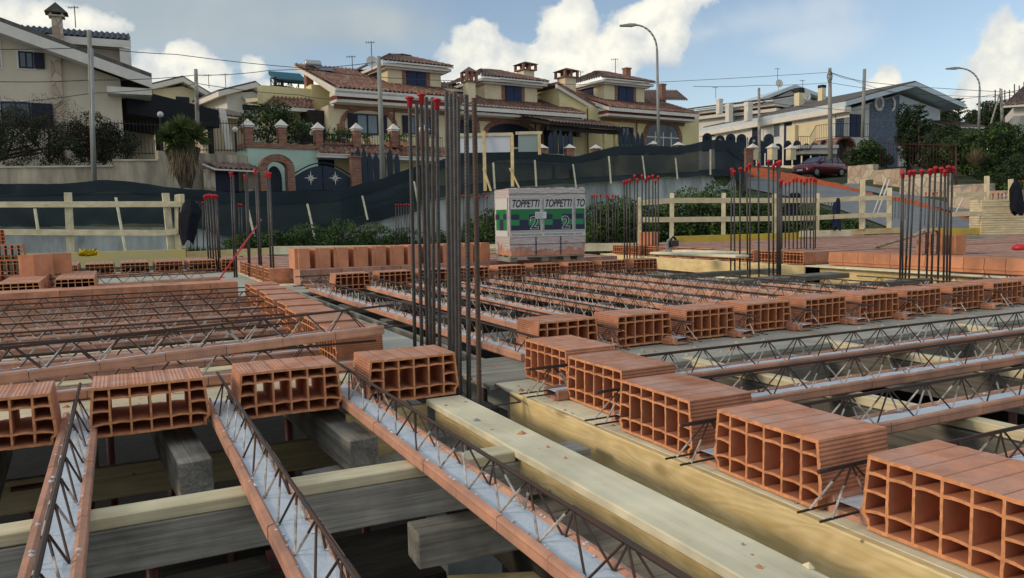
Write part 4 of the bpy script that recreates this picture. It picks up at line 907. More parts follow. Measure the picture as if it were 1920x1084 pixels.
for px in list(range(-1400, 1396, 30))+list(range(1400, 2600, 40)):
    dv = dirxy(px); col = []
    def P(d, z): return Vector((dv.x*d, dv.y*d, z))
    if px < 1398:
        d = itp(px, WPX, WD); zb = wall_bot(px).z; zt = wall_top(px).z; zs = itp(px, SPX, SZ)
        col = [P(19.6, -3.4), P(19.7, -.55), P((19.7+d)/2, (zb-.5)/2), P(d-.02, zb), P(d+.16, zt-.03), P(d+5, zs), P(d+11, zs+.2), P(60, zs+1.2), P(90, 5), P(200, 12), P(600, 20), P(2500, 22)]
    else:
        a = rdn(px); b = rdf(px); da, db = a.dot(fw)/fw.length, (b-O).dot(fw)
        zz = b.z+.1; ln = lambda p: math.hypot(p.x, p.y)/math.hypot(dv.x, dv.y)
        da, db = ln(a), ln(b); da = max(da, 8)
        col = [P(min(19.6, da-.3), -3.4), P(min(19.7, da-.2), -.55), P(da-.1 if da > 19.9 else da-.1, a.z-.03), P(da, a.z-.03), P(db, b.z-.03), P(db+.7, zz), P(db+10.5, zz+(.62 if px < 1620 else 1.4)), P(max(61, db+16), max(zz+1.4, 3.9)), P(max(90, db+30), 7.5), P(200, 14), P(600, 22), P(2500, 24)]
    cols.append(col)
EARTH = mat('grass_bank', (.05, .062, .028), 1.0, .9, .5, bump=.05, bump_s=3, col2=(.028, .040, .018))
mb = MB(); mb.grid([[c[j] for c in cols] for j in range(len(cols[0]))])
o = obj('terrain', mb, EARTH); tag(o, kind='structure')
if o.data.polygons[40].normal.z < 0: o.data.flip_normals()
# road that climbs at the right
ASPH = mat('asphalt', (.19, .21, .22), .95, 2.5, .18, bump=.004, bump_s=60)
mb = MB(); pxs = list(range(1400, 2500, 40)); mb.grid([[(rdn(p)+(rdf(p)-rdn(p))*t) for p in pxs] for t in (0, .33, .66, 1)])
for v in range(len(mb.v)): x, y, z = mb.v[v]; mb.v[v] = (x, y, z+.02)
tag(obj('road', mb, ASPH), kind='structure')
# yard behind the wall / street
mb = MB(); pxs = list(range(-600, 1400, 50))
def stz(px, k): d = itp(px, WPX, WD)+k; dv = dirxy(px); return Vector((dv.x*d, dv.y*d, itp(px, SPX, SZ)+.05+(.2 if k > 8 else 0)))
mb.grid([[stz(p, 5) for p in pxs], [stz(p, 11) for p in pxs]]); tag(obj('street', mb, ASPH), kind='structure')
p1_, p2_ = [at(x, y, d) for x, y, d in ((1400, 335, 46), (1630, 345, 46))]
mb = MB(); q1, q2 = at(1640, 322, 55), at(1400, 318, 55)
G_ = []
for t_i in (0, .35, .7, 1):
    row = []
    for px in range(1400, 1901, 20):
        b_q = rdf(px); dvq = dirxy(px); w_q = 10 if px < 1600 else 2.2; kq = math.hypot(b_q.x, b_q.y)/math.hypot(dvq.x, dvq.y)+.6+t_i*w_q; row.append(Vector((dvq.x*kq, dvq.y*kq, b_q.z+.14+(.54*t_i if px < 1600 else .32*t_i))))
    G_.append(row)
mb.grid(G_); tag(obj('driveway', mb, ASPH), kind='structure')
# retaining wall below the netting
mb = MB(); fr, bk = [], []
pxs = list(range(-400, 1396, 20))
def off(p, k): dv = dirxy(960).normalized(); return p+dv*k
F0 = [[wall_bot(p)-Vector((0, 0, .5)) for p in pxs], [wall_top(p) for p in pxs], [off(wall_top(p), .2) for p in pxs], [off(wall_bot(p), .2)-Vector((0, 0, .5)) for p in pxs]]
mb.grid(F0); tag(obj('retaining_wall', mb, mat('stained_retaining_wall', (.50, .53, .51), .9, 1.4, .35, bump=.004, bump_s=14, col2=(.17, .19, .185), stretch=(1, 1, .28))), 'long stained concrete retaining wall below the dark netting', 'wall')

# ------------------------------------------------------------------ green netting fence
NETM = bpy.data.materials.new('dark_netting'); NETM.use_nodes = True; t_ = NETM.node_tree; b_ = t_.nodes['Principled BSDF']; b_.inputs['Base Color'].default_value = (.008, .022, .032, 1); b_.inputs['Roughness'].default_value = .8
tr = t_.nodes.new('ShaderNodeBsdfTransparent'); mx_ = t_.nodes.new('ShaderNodeMixShader'); nn = t_.nodes.new('ShaderNodeTexNoise'); nn.inputs['Scale'].default_value = .9; nn.inputs['Detail'].default_value = 4; cc = t_.nodes.new('ShaderNodeTexCoord'); t_.links.new(cc.outputs['Object'], nn.inputs[0])
rm = t_.nodes.new('ShaderNodeMapRange'); rm.inputs[1].default_value = .3; rm.inputs[2].default_value = .7; rm.inputs[3].default_value = .84; rm.inputs[4].default_value = .96; t_.links.new(nn.outputs[0], rm.inputs[0]); t_.links.new(rm.outputs[0], mx_.inputs[0]); t_.links.new(tr.outputs[0], mx_.inputs[1]); t_.links.new(b_.outputs[0], mx_.inputs[2]); t_.links.new(mx_.outputs[0], t_.nodes['Material Output'].inputs[0])
def net(label, top, bot, dpx, dd, stakes, hem=.25):
    t = thing('netting_fence', label, 'fence', (0, 0, 0))
    xs = [a[0] for a in top]; N_ = int((xs[-1]-xs[0])/9); mb = MB(); G_ = []; hm = []
    for j in range(9):
        row = []; v = j/8
        for i in range(N_+1):
            px = xs[0]+(xs[-1]-xs[0])*i/N_; d = itp(px, dpx, dd)-.35
            T = at(px, itp(px, xs, [a[1] for a in top]), d); B_ = at(px, itp(px, [a[0] for a in bot], [a[1] for a in bot]), d)
            p = T.lerp(B_, v); n = noise.noise(Vector((px*.02, v*2.5, 3)))*.16+noise.noise(Vector((px*.06, v*5, 9)))*.05
            p = p+fw*n*(.3+v*.7)+Vector((0, 0, noise.noise(Vector((px*.03, 0, 1)))*.05 if j in (0, 8) else 0)); row.append(p)
        G_.append(row)
    mb.grid(G_); obj('net_sheet', mb, NETM, t, True)
    h = MB(); h.grid([[p-fw*.05 for p in G_[0]], [p-fw*.05 for p in G_[1]], [p-fw*.04 for p in G_[2]]]); obj('folded_hem', h, NETM, t, True)
    r_ = MB(); r_.path([p-fw*.02 for p in G_[0]][::3], .012, 4); obj('top_wire', r_, PK, t)
    for (a, b, c, d_) in stakes:
        dd_ = itp(a, dpx, dd)-.62; board('wooden_stake', None, None, at(c, d_, dd_), at(a, b, dd_), .075, .035, WPALE, parent=t)
    return t
net('dark green netting fence along the left, below the cream house', [(-100, 343), (0, 345), (130, 345), (213, 337), (260, 344), (330, 353), (420, 361), (520, 360), (630, 357), (690, 343), (790, 310)],
    [(-100, 432), (0, 424), (100, 425), (240, 420), (340, 420), (460, 455), (600, 448), (700, 415), (790, 395)], WPX, WD, [(66, 391, 72, 432), (218, 370, 236, 470), (465, 388, 478, 445), (577, 382, 592, 450)], .2)
net('dark green netting fence rising up the bank at right of centre', [(640, 356), (740, 328), (815, 305), (860, 288), (925, 284), (965, 280), (1000, 281), (1030, 290), (1080, 294), (1150, 276), (1200, 272), (1260, 277), (1300, 270), (1340, 262), (1395, 268)],
    [(640, 412), (700, 400), (780, 376), (900, 362), (1000, 348), (1130, 342), (1250, 332), (1395, 330)], WPX, WD, [(680, 367, 690, 412), (777, 340, 785, 385), (925, 305, 928, 355), (1003, 300, 1006, 350), (1075, 308, 1081, 352), (1142, 293, 1146, 345), (1205, 292, 1211, 338), (1267, 296, 1271, 336), (1332, 280, 1332, 328)])
net('short dark netting piece ending near the road', [(1340, 268), (1362, 262), (1372, 275), (1395, 290)], [(1340, 330), (1370, 329), (1395, 345)], WPX, WD, [])
# orange mesh along the road
ORG = mat('orange_mesh_barrier', (.42, .11, .05), .7, 8, .3)
def orange(label, pts, d, h):
    mb = MB(); mb.grid([[at(px, y, itp(px, [p[0] for p in pts], d))+Vector((0, 0, -h*v+noise.noise(Vector((px*.05, v, 2)))*.06)) for px in range(pts[0][0], pts[-1][0]+1, 8) for y in [itp(px, [p[0] for p in pts], [p[1] for p in pts])]] for v in (0, .5, 1)])
    o = obj('orange_barrier', mb, ORG, None, True); tag(o, label, 'barrier')
orange('orange plastic barrier net running down from the gates past the car', [(1388, 312), (1440, 317), (1500, 329), (1560, 342), (1640, 362)], [47, 46, 45, 42, 37], .55)
orange('orange barrier net on the lower stretch of the road', [(1660, 366), (1720, 376), (1790, 402), (1870, 420), (1900, 428)], [35.5, 33, 29.5, 26, 25], .42)

# ------------------------------------------------------------------ building kit
CREAM = mat('cream_render', (.74, .64, .42), .9, 1.2, .10, bump=.002, bump_s=30)
CREAMY = mat('yellow_render', (.76, .65, .35), .9, 1.2, .10, bump=.002, bump_s=30)
PINKC = mat('pale_cream_render', (.65, .57, .44), .9, .8, .10, bump=.002, bump_s=30)
WHITE = mat('white_trim', (.72, .68, .61), .8, 2, .1)
GREYR = mat('grey_white_render', (.70, .69, .65), .9, 1, .08)
LB = mat('pale_blue_trim', (.54, .61, .65), .8, 1, .08)
SHUT = mat('blue_shutter', (.018, .035, .095), .55, 4, .15)
SHUTD = mat('dark_blue_shutter', (.012, .016, .035), .55, 4, .15)
GLASS = mat('window_glass', (.05, .08, .115), .10, 2, .3, spec=.6)  # bluish base puts the reflected sky into the glass colour
IRON = mat('dark_iron', (.012, .014, .020), .6, 6, .2)
IRONB = mat('blue_iron_gate', (.020, .034, .055), .55, 6, .2)
BRONZE = mat('copper_gutter', (.22, .055, .045), .5, 3, .2)
DWOOD = mat('dark_roof_wood', (.028, .022, .020), .8, 6, .3)
GREEN = mat('mint_wall', (.46, .62, .52), .9, 1.2, .12)
def tile_mat(name, a, b, c):
    m = bpy.data.materials.new(name); m.use_nodes = True; t = m.node_tree; N = t.nodes; L = t.links; bs = N['Principled BSDF']; bs.inputs['Roughness'].default_value = .85
    tc_ = N.new('ShaderNodeTexCoord'); v = N.new('ShaderNodeTexVoronoi'); v.inputs['Scale'].default_value = 4.2; L.new(tc_.outputs['Object'], v.inputs[0])
    r = N.new('ShaderNodeValToRGB'); e = r.color_ramp.elements; e[0].color = (*a, 1); e[1].color = (*b, 1); x = e.new(.5); x.color = (*c, 1); L.new(v.outputs['Color'], r.inputs[0]); L.new(r.outputs[0], bs.inputs['Base Color']); return m
TILE = tile_mat('terracotta_tiles', (.13, .055, .038), (.36, .23, .17), (.23, .11, .075))
TILED = tile_mat('brown_roof_tiles', (.10, .055, .045), (.24, .17, .14), (.16, .095, .075))
TILEB = tile_mat('blue_slate_tiles', (.030, .040, .060), (.075, .085, .11), (.045, .058, .085))
TILEG = tile_mat('grey_brown_tiles', (.075, .070, .065), (.15, .135, .12), (.11, .10, .09))
def brick_mat(name, a, b, mo, sc=3.2, w=.55, h=.22, stone=False):
    m = bpy.data.materials.new(name); m.use_nodes = True; t = m.node_tree; N = t.nodes; L = t.links; bs = N['Principled BSDF']; bs.inputs['Roughness'].default_value = .9
    tc_ = N.new('ShaderNodeTexCoord'); s = N.new('ShaderNodeSeparateXYZ'); L.new(tc_.outputs['Object'], s.inputs[0]); ad = N.new('ShaderNodeMath'); L.new(s.outputs[0], ad.inputs[0]); L.new(s.outputs[1], ad.inputs[1]); cx = N.new('ShaderNodeCombineXYZ'); L.new(ad.outputs[0], cx.inputs[0]); L.new(s.outputs[2], cx.inputs[1])
    if stone:
        v = N.new('ShaderNodeTexVoronoi'); v.feature = 'DISTANCE_TO_EDGE'; v.inputs['Scale'].default_value = sc; L.new(cx.outputs[0], v.inputs[0]); v2 = N.new('ShaderNodeTexVoronoi'); v2.inputs['Scale'].default_value = sc; L.new(cx.outputs[0], v2.inputs[0])
        r = N.new('ShaderNodeValToRGB'); r.color_ramp.elements[0].color = (*a, 1); r.color_ramp.elements[1].color = (*b, 1); L.new(v2.outputs['Color'], r.inputs[0])
        mr = N.new('ShaderNodeMapRange'); mr.inputs[1].default_value = .0; mr.inputs[2].default_value = .06; L.new(v.outputs[0], mr.inputs[0]); mx = N.new('ShaderNodeMix'); mx.data_type = 'RGBA'; L.new(mr.outputs[0], mx.inputs[0]); mx.inputs[6].default_value = (*mo, 1); L.new(r.outputs[0], mx.inputs[7]); L.new(mx.outputs[2], bs.inputs['Base Color'])
    else:
        bt = N.new('ShaderNodeTexBrick'); bt.inputs['Scale'].default_value = sc; bt.inputs['Color1'].default_value = (*a, 1); bt.inputs['Color2'].default_value = (*b, 1); bt.inputs['Mortar'].default_value = (*mo, 1); bt.inputs['Brick Width'].default_value = w; bt.inputs['Row Height'].default_value = h; bt.inputs['Mortar Size'].default_value = .03; L.new(cx.outputs[0], bt.inputs[0]); L.new(bt.outputs[0], bs.inputs['Base Color'])
    return m
BRICK = brick_mat('red_brickwork', (.20, .060, .040), (.34, .15, .09), (.26, .20, .15))
STONEB = brick_mat('blue_grey_stone', (.085, .12, .18), (.20, .235, .29), (.08, .10, .14), 3.5, .9, .2)
STONET = brick_mat('tan_stone', (.24, .20, .15), (.36, .31, .24), (.16, .14, .12), 3.5, .9, .2)
STONEW = brick_mat('pale_crazy_stone', (.36, .22, .15), (.60, .53, .40), (.24, .22, .19), 2.4, stone=True)
class Fac:
    """a building frame: s runs along the facade, y away from the camera, z up"""
    def __init__(s, name, label, cat, a, b, z0=0, group=None):
        s.A = Vector((a.x, a.y, 0)); d = Vector((b.x-a.x, b.y-a.y, 0)); s.L = d.length; s.u = d.normalized(); s.n = Vector((0, 0, 1)).cross(s.u)
        s.root = thing(name, label, cat, (s.A.x, s.A.y, z0), math.atan2(s.u.y, s.u.x), group); s.z0 = z0
    def uv(s, px, py, y=0.0):
        v = ray(px, py); base = s.A+s.n*y; t = (base-O).dot(s.n)/v.dot(s.n); p = O+v*t; return ((p-s.A).dot(s.u), p.z-s.z0)
    def suv(s, px, py, ss):
        """hit on the cross plane s = const -> (y, z)"""
        v = ray(px, py); base = s.A+s.u*ss; t = (base-O).dot(s.u)/v.dot(s.u); p = O+v*t; return ((p-s.A).dot(s.n), p.z-s.z0)
    def box(s, nm, m, s0, s1, y0, y1, z0, z1, parent=None, bevel=None):
        mb = MB(); mb.box(s0, s1, y0, y1, z0, z1); return obj(nm, mb, m, parent or s.root, bevel=bevel)
def roof_sheet(mb, A, B, C, D, per=.24, amp=.045, step=.38, k=4):
    """corrugated tile sheet: A->B along the eave, D->C along the ridge"""
    A, B, C, D = map(Vector, (A, B, C, D)); n = max(2, int((B-A).length/per))*k; rows = max(2, int(((D-A).length+(C-B).length)/2/step)); nrm = (B-A).cross(D-A).normalized()
    if nrm.z < 0: nrm = -nrm
    P = []
    for j in range(rows+1):
        for e in ((0,) if j == 0 else ((0, 1) if j < rows else (0,))):
            v = j/rows; row = []
            for i in range(n+1):
                u = i/n; p = A.lerp(B, u).lerp(D.lerp(C, u), v); row.append(p+nrm*(amp*math.cos(2*math.pi*i/k)+(0.035 if (e == 0 and j > 0) else 0)*1.0-(0.0 if e == 0 else 0)))
            P.append(row)
    mb.grid(P)
def roofpart(F, A, B, C, D, m=TILE, name='roof', per=.24, parent=None, thick=.10, under=WHITE):
    mb = MB(); roof_sheet(mb, A, B, C, D, per); r = obj(name, mb, m, parent or F.root, True)
    t = MB(); A, B, C, D = map(Vector, (A, B, C, D)); dn = Vector((0, 0, -.06)); d2 = Vector((0, 0, -.06-thick)); i = 0
    t.v = [tuple(p+d) for d in (dn, d2) for p in (A, B, C, D)]; t.f = [(0, 1, 2, 3), (7, 6, 5, 4), (0, 4, 5, 1), (1, 5, 6, 2), (2, 6, 7, 3), (3, 7, 4, 0)]; t.m = [0]*6
    obj('roof_edge', t, under, r); return r
def window(F, s0, s1, z0, z1, y=0.0, shutters='closed', trim=None, m=SHUT, parent=None, tw=.14, name='window'):
    """window on the facade plane y"""
    mb = MB(); w = .06
    for (a, b, c, d) in ((s0, s1, z1-w, z1), (s0, s1, z0, z0+w), (s0, s0+w, z0+w, z1-w), (s1-w, s1, z0+w, z1-w), ((s0+s1)/2-w/2, (s0+s1)/2+w/2, z0+w, z1-w)): mb.box(a, b, y-.05, y-.003, c, d)
    fr = obj(name, mb, m, parent or F.root)
    g = MB(); g.box(s0+w, s1-w, y-.03, y-.002, z0+w, z1-w); obj('pane', g, GLASS, fr)
    if shutters:
        sm = MB(); 
        if shutters == 'closed': spans = ((s0+.03, (s0+s1)/2-.02), ((s0+s1)/2+.02, s1-.03))
        elif shutters == 'open': spans = ((s0-(s1-s0)*.42, s0-.02), (s1+.02, s1+(s1-s0)*.42))
        elif shutters == 'right': spans = ((s1+.02, s1+(s1-s0)*.75),)
        else: spans = ((s0-(s1-s0)*.5, s0-.02),)
        for (a, b) in spans:
            q = MB(); q.box(a, b, y-.09, y-.055, z0+.02, z1-.02); sh = obj('shutter', q, m, fr)
            q = MB(); n = max(4, int((z1-z0)/.11))
            for i in range(n):
                zz = z0+.08+(z1-z0-.2)*i/n; q.box(a+.06, b-.06, y-.105, y-.0905, zz, zz+(z1-z0-.2)/n*.6)
            obj('louvres', q, m, sh)
    if trim is not None:
        q = MB()
        for (a, b, c, d) in ((s0-tw, s0-.001, z0-tw*.6, z1+tw), (s1+.001, s1+tw, z0-tw*.6, z1+tw), (s0, s1, z1+.001, z1+tw), (s0, s1, z0-tw*.6, z0-.001)): q.box(a, b, y-.035, y-.001, c, d)
        obj('surround', q, trim, fr)
    return fr
def arch(F, s0, s1, z0, zs, y, m, parent=None, thick=.35, proud=.06, name='brick_arch', rise=None, foot=0.0):
    """arch band: springing at zs, feet at z0"""
    c = (s0+s1)/2; r = (s1-s0)/2; rise = rise or r*.62; mb = MB(); n = 18
    for i in range(n):
        a0 = math.pi*i/n; a1 = math.pi*(i+1)/n-.02
        pin = [(c-r*math.cos(a), zs+rise*math.sin(a)) for a in (a0, a1)]; po = [(c-(r+thick)*math.cos(a), zs+(rise+thick)*math.sin(a)) for a in (a1, a0)]
        mb.prism(pin+po, y-proud, y-.002)
    if zs > z0:
        mb.box(s0-thick-foot, s0, y-proud, y-.002, z0, zs); mb.box(s1, s1+thick+foot, y-proud, y-.002, z0, zs)
    return obj(name, mb, m, parent or F.root)
def archfill(F, s0, s1, z0, zs, y, m, parent=None, rise=None, name='arched_opening', d=.02):
    c = (s0+s1)/2; r = (s1-s0)/2; rise = rise or r*.62
    mb = MB(); mb.prism([(s0, z0)]+[(c-r*math.cos(math.pi*i/16), zs+rise*math.sin(math.pi*i/16)) for i in range(17)]+[(s1, z0)], y-d, y-.001); return obj(name, mb, m, parent or F.root)
def chimney(F, s, y, z0, z1, w, m=CREAM, top=TILED, parent=None):
    mb = MB(); H = z1-z0; mb.box(s-w/2, s+w/2, y-w/2, y+w/2, z0, z0+H*.62); c = obj('chimney', mb, m, parent or F.root)
    q = MB(); ww = w*.58
    for (a, b) in ((-1, -1), (1, -1), (-1, 1), (1, 1), (0, -1), (0, 1)): q.box(s+a*ww-.07, s+a*ww+.07, y+b*ww-.07, y+b*ww+.07, z0+H*.655, z0+H*.86)
    q.box(s-w*.68, s+w*.68, y-w*.68, y+w*.68, z0+H*.621, z0+H*.655); obj('vent_pillars', q, BRICK, c)
    q = MB(); e = w*.78; ap = (s, y, z1); zz = z0+H*.861; P = [(s-e, y-e, zz), (s+e, y-e, zz), (s+e, y+e, zz), (s-e, y+e, zz)]
    for i in range(4): q.tri(P[i], P[(i+1) % 4], ap)
    q.quad(*P[::-1]); obj('chimney_cap', q, top, c); return c
def antenna(name, label, px, ytop, ybot, d, dish=False):
    T = at(px, ytop, d); Bm = at(px, ybot, d); H = T.z-Bm.z; mb = MB(); mb.tube((0, 0, 0), (0, 0, H), .022, 6)
    t = obj(name, mb, IRON); t.location = Bm; t.rotation_euler = (0, 0, -YAW); tag(t, label, 'aerial')
    q = MB(); q.tube((-.3, 0, H*.93), (.2, 0, H*.93), .012, 5)
    for i in range(4): q.tube((-.28+i*.14, -.22+i*.02, H*.93), (-.28+i*.14, .22-i*.02, H*.93), .008, 4); q.tube((-.28+i*.14, 0, H*.93-.07), (-.28+i*.14, 0, H*.93+.07), .008, 4)
    obj('aerial_arms', q, IRON, t); return t
def dish(label, px, py, d, r, m=None):
    c = at(px, py, d); mb = MB(); mb.lathe((0, 0, 0), [(r*k/6, (k/6)**2*r*.25) for k in range(1, 7)]+[(r*k/6, (k/6)**2*r*.25+.02) for k in range(6, 0, -1)], 18, Matrix.Rotation(RAD(90), 3, 'X')); t = obj('satellite_dish', mb, m or WHITE, None, True); t.location = c; t.rotation_euler = (RAD(-10), 0, -YAW+RAD(15)); tag(t, label, 'satellite dish')
    q = MB(); q.tube((0, 0, -r*.9), (0, -r*.7, 0), .015, 5); q.tube((0, .1, -r*.2), (0, .1, -r*1.5), .02, 5); obj('dish_arm', q, IRON, t)
exec_marker = 0
# ------------------------------------------------------------------ terraced villa with three dormers
def rel(px, d): dv = dirxy(px); return Vector((dv.x*d, dv.y*d, 0))
V = Fac('terraced_villa', 'long cream villa with tiled roofs, blue shutters and brick arches in the middle', 'house', rel(630, 40.3), rel(1310, 54.5), 3.6)
LV = V.L
def U(px, py, y=0): return V.uv(px, py, y)
# main walls
sx = lambda px: U(px, 230)[0]
zE = lambda px, py: U(px, py)[1]
eL, eR = zE(640, 197), zE(1300, 216)
sec = [(-.2, sx(868), eL-.05), (sx(868)+.003, sx(1098), (eL+eR)/2+.05), (sx(1098)+.006, LV, eR)]
for i, (a, b, z) in enumerate(sec): V.box('wall', CREAM if i < 2 else CREAMY, a, b, 0, 9, -2.5, z)
# lower eave roof band + gutter per unit, with dormer
def unit(i, pa, pb, ye, yr, ygut):
    sa, sb = U(pa, ye, -1.2)[0], U(pb, ye, -1.2)[0]; ze = U((pa+pb)/2, ye, -1.2)[1]
    rz = ze+1.9; roofpart(V, (sa, -1.2, ze), (sb, -1.2, ze), (sb, 5.4, rz+.35), (sa, 5.4, rz+.35), TILE, thick=.20)
    zg = U((pa+pb)/2, ygut, -.9)[1]
    g = MB(); g.box(sa+.15, sb-.15, -.9, -.003, zg-.10, zg+.10); obj('gutter_band', g, BRONZE, V.root)
    g = MB(); g.box(sa+.1, sb-.1, -1.0, -.003, zg-.24, zg-.105); g.box(sa+.1, sb-.1, -1.05, -.003, zg+.105, zg+.30); obj('cornice', g, WHITE, V.root)
    g = MB(); g.box(sa+.3, sb-.3, -.12, -.003, zg-.44, zg-.245); obj('brick_frieze', g, BRICK, V.root)
    return ze
unit(0, 630, 862, 172, 0, 190); unit(1, 866, 1100, 205, 0, 213); unit(2, 1142, 1312, 206, 0, 216)
def dormer(pl, pr, yt, yb, wl, wr, wt, wb, yo, roof, side):
    s0, z0 = U(pl, yb, yo); s1, z1 = U(pr, yt, yo); V.box('dormer_wall', CREAM, s0, s1, yo, yo+4.6, z0-.6, z1)
    a, zb = U(wl, wb, yo); b, zt = U(wr, wt, yo); window(V, a, b, zb, zt, yo, 'closed', BRICK, SHUT, tw=.24)
    e = .55; ze = z1+.04; ap = z1+.95
    r = roofpart(V, (s0-e, yo-e, ze), (s1+e, yo-e, ze), (s1-1.2, yo+2.2, ap), (s0+1.2, yo+2.2, ap), TILED, 'dormer_roof', thick=.08)
    q = MB(); roof_sheet(q, (s0-e, yo+4.9, ze), (s0-e, yo-e, ze), (s0+1.2, yo+2.2, ap), (s0+1.2, yo+2.5, ap)); obj('roof_hip', q, TILED, r, True)
    q = MB(); roof_sheet(q, (s1+e, yo-e, ze), (s1+e, yo+4.9, ze), (s1-1.2, yo+2.5, ap), (s1-1.2, yo+2.2, ap)); obj('roof_hip', q, TILED, r, True)
    q = MB(); q.box(s0-e+.1, s1+e-.1, yo-e+.1, yo+4.7, ze-.30, ze-.15); q.box(s0-e+.3, s1+e-.3, yo-e+.3, yo+4.6, ze-.40, ze-.305); obj('dormer_cornice', q, WHITE, V.root)
    # side window
    y0, zz0 = yo+1.0, zb
    q = MB(); q.box(s0-.04, s0-.002, yo+1.1, yo+2.3, zb+.1, zt-.1); obj('side_shutter', q, SHUT, V.root)
    return s0, s1, z1, ap
dormer(728, 826, 127, 176, 762, 798, 132, 168, 1.2, 0, 0)
dormer(909, 1007, 155, 196, 947, 977, 163, 193, 1.2, 0, 0)
dormer(1133, 1208, 156, 196, 1158, 1187, 160, 191, 1.2, 0, 0)
# main roof on the left with its own ridge
s0, z0 = U(628, 171, -1.2); s1, z1 = U(732, 178, -1.2); A1, B1 = U(566, 125, 4.6), U(700, 134, 4.6)
roofpart(V, (s0, -1.2, z0+.12), (s1+1.0, -1.2, z0+.12), (B1[0]+1.5, 4.6, B1[1]), (A1[0], 4.6, A1[1]), TILE, 'main_roof', thick=.28)
q = MB(); q.prism([(s0+.3, -2.5), (s0+.3, z0-.1), (A1[0]+.5, A1[1]-.5), (A1[0]+.5, -2.5)], 1.0, 4.4); 
V.box('side_wall', CREAMY, s0-2.6, -.203, 2.2, 3.1, -2.5, z0+.6)
# left annex: small tiled balcony roof, balcony and awning
a, za = U(505, 176, 1.5); b, zb_ = U(588, 200, 1.5)
a2, z2 = U(530, 174, 4.2); b2, _ = U(586, 174, 4.2)
roofpart(V, (U(496, 197, 1.0)[0], 1.0, U(500, 197, 1)[1]), (U(590, 200, 1)[0], 1.0, U(500, 197, 1)[1]), (U(584, 174, 3.0)[0], 3.0, U(560, 174, 3)[1]), (U(525, 174, 3.0)[0], 3.0, U(560, 174, 3)[1]), TILE, 'porch_roof', thick=.16)
q = MB(); zt = U(560, 150, 4)[1]; zb3 = U(560, 172, 4)[1]
V.box('loggia', DWOOD, U(588, 230)[0], U(629, 230)[0]-.1, .6, 2.0, -1.0, U(600, 204)[1]); V.box('annex_wall', CREAM, U(538, 230, 3)[0], U(590, 230, 3)[0]+.2, 3.2, 3.9, -2.5, U(560, 200, 3)[1])
V.box('annex_upper_wall', CREAMY, U(583, 170, 2.2)[0], U(618, 170, 2.2)[0], 2.1, 3.0, 2.2, U(600, 160, 2.2)[1])
# awning on posts
aw = Fac('roof_awning', 'teal fabric awning over the roof terrace at the left end of the villa', 'awning', rel(505, 43), rel(575, 45.5), 3.6)
l, r_ = aw.uv(504, 133), aw.uv(560, 136); f1, f2 = aw.uv(516, 149), aw.uv(576, 151)
q = MB(); tl = (l[0], 1.6, l[1]); tr_ = (r_[0]+1.2, 1.6, r_[1]); q.v = []
bl, br = aw.uv(503, 133, 1.6), aw.uv(562, 138, 1.6); fl, fr_ = aw.uv(517, 147, 0), aw.uv(577, 152, 0)
fp = [(fl[0], 0, fl[1]), (fr_[0], 0, fr_[1]), (br[0], 1.6, br[1]), (bl[0], 1.6, bl[1])]; q.quad(*fp); q.quad(*[(x, y, z-.03) for x, y, z in fp[::-1]]); q.quad((fl[0], 0, fl[1]-.22), (fr_[0], 0, fr_[1]-.22), (fr_[0], 0, fr_[1]), (fl[0], 0, fl[1])); q.quad((bl[0], 1.6, bl[1]-.2), (fl[0], 0, fl[1]-.22), (fl[0], 0, fl[1]), (bl[0], 1.6, bl[1]))
obj('fabric', q, mat('teal_canvas', (.035, .13, .17), .8, 2, .15), aw.root)
q = MB(); zf = aw.uv(520, 178)[1]
for s_ in (aw.uv(519, 160)[0], aw.uv(532, 160)[0], aw.uv(579, 160)[0]): q.box(s_-.06, s_+.06, .05, .17, zf, f1[1]+.15)
obj('posts', q, DWOOD, aw.root)
q = MB(); s_0, s_1 = aw.uv(504, 180)[0], aw.uv(580, 180)[0]; q.box(s_0, s_1, -.1, 1.8, zf-.35, zf-.15); obj('terrace_slab', q, CREAM, aw.root)
q = MB(); q.box(s_0+.9, s_1, .2, 1.5, zf-.14, f1[1]-.2); obj('terrace_room', q, SHUTD, aw.root)
q = MB()
for k in range(3):
    sa = s_0+.1+k*.75; q.box(sa, sa+.05, -.1, -.05, zf, zf+.8); q.box(sa+.6, sa+.65, -.1, -.05, zf, zf+.8); q.tube((sa+.05, -.07, zf+.1), (sa+.6, -.07, zf+.75), .02, 4); q.tube((sa+.05, -.07, zf+.75), (sa+.6, -.07, zf+.1), .02, 4); q.box(sa, sa+.65, -.1, -.05, zf+.8, zf+.85)
obj('balcony_railing', q, IRON, aw.root)
# chimneys
for (px, yt, yb, w, y_) in ((879, 125, 188, .50, -.2), (985, 115, 150, .80, 3.5), (1062, 127, 166, .85, 2.0), (754, 100, 118, .55, 3.4)):
    s_, zt = U(px, yt, y_); _, zb4 = U(px, yb, y_); chimney(V, s_, y_, zb4-.5, zt, w)
for (px, yt, yb, y_) in ((578, 131, 152, 3.6), (1175, 130, 140, 3), (1241, 160, 185, 3)):
    s_, zt = U(px, yt, y_); _, zb4 = U(px, yb, y_); q = MB(); q.box(s_-.2, s_+.2, y_-.2, y_+.2, zb4-.4, zt); q.box(s_-.25, s_+.25, y_-.25, y_+.25, zt+.001, zt+.08); obj('small_chimney', q, BRICK, V.root)
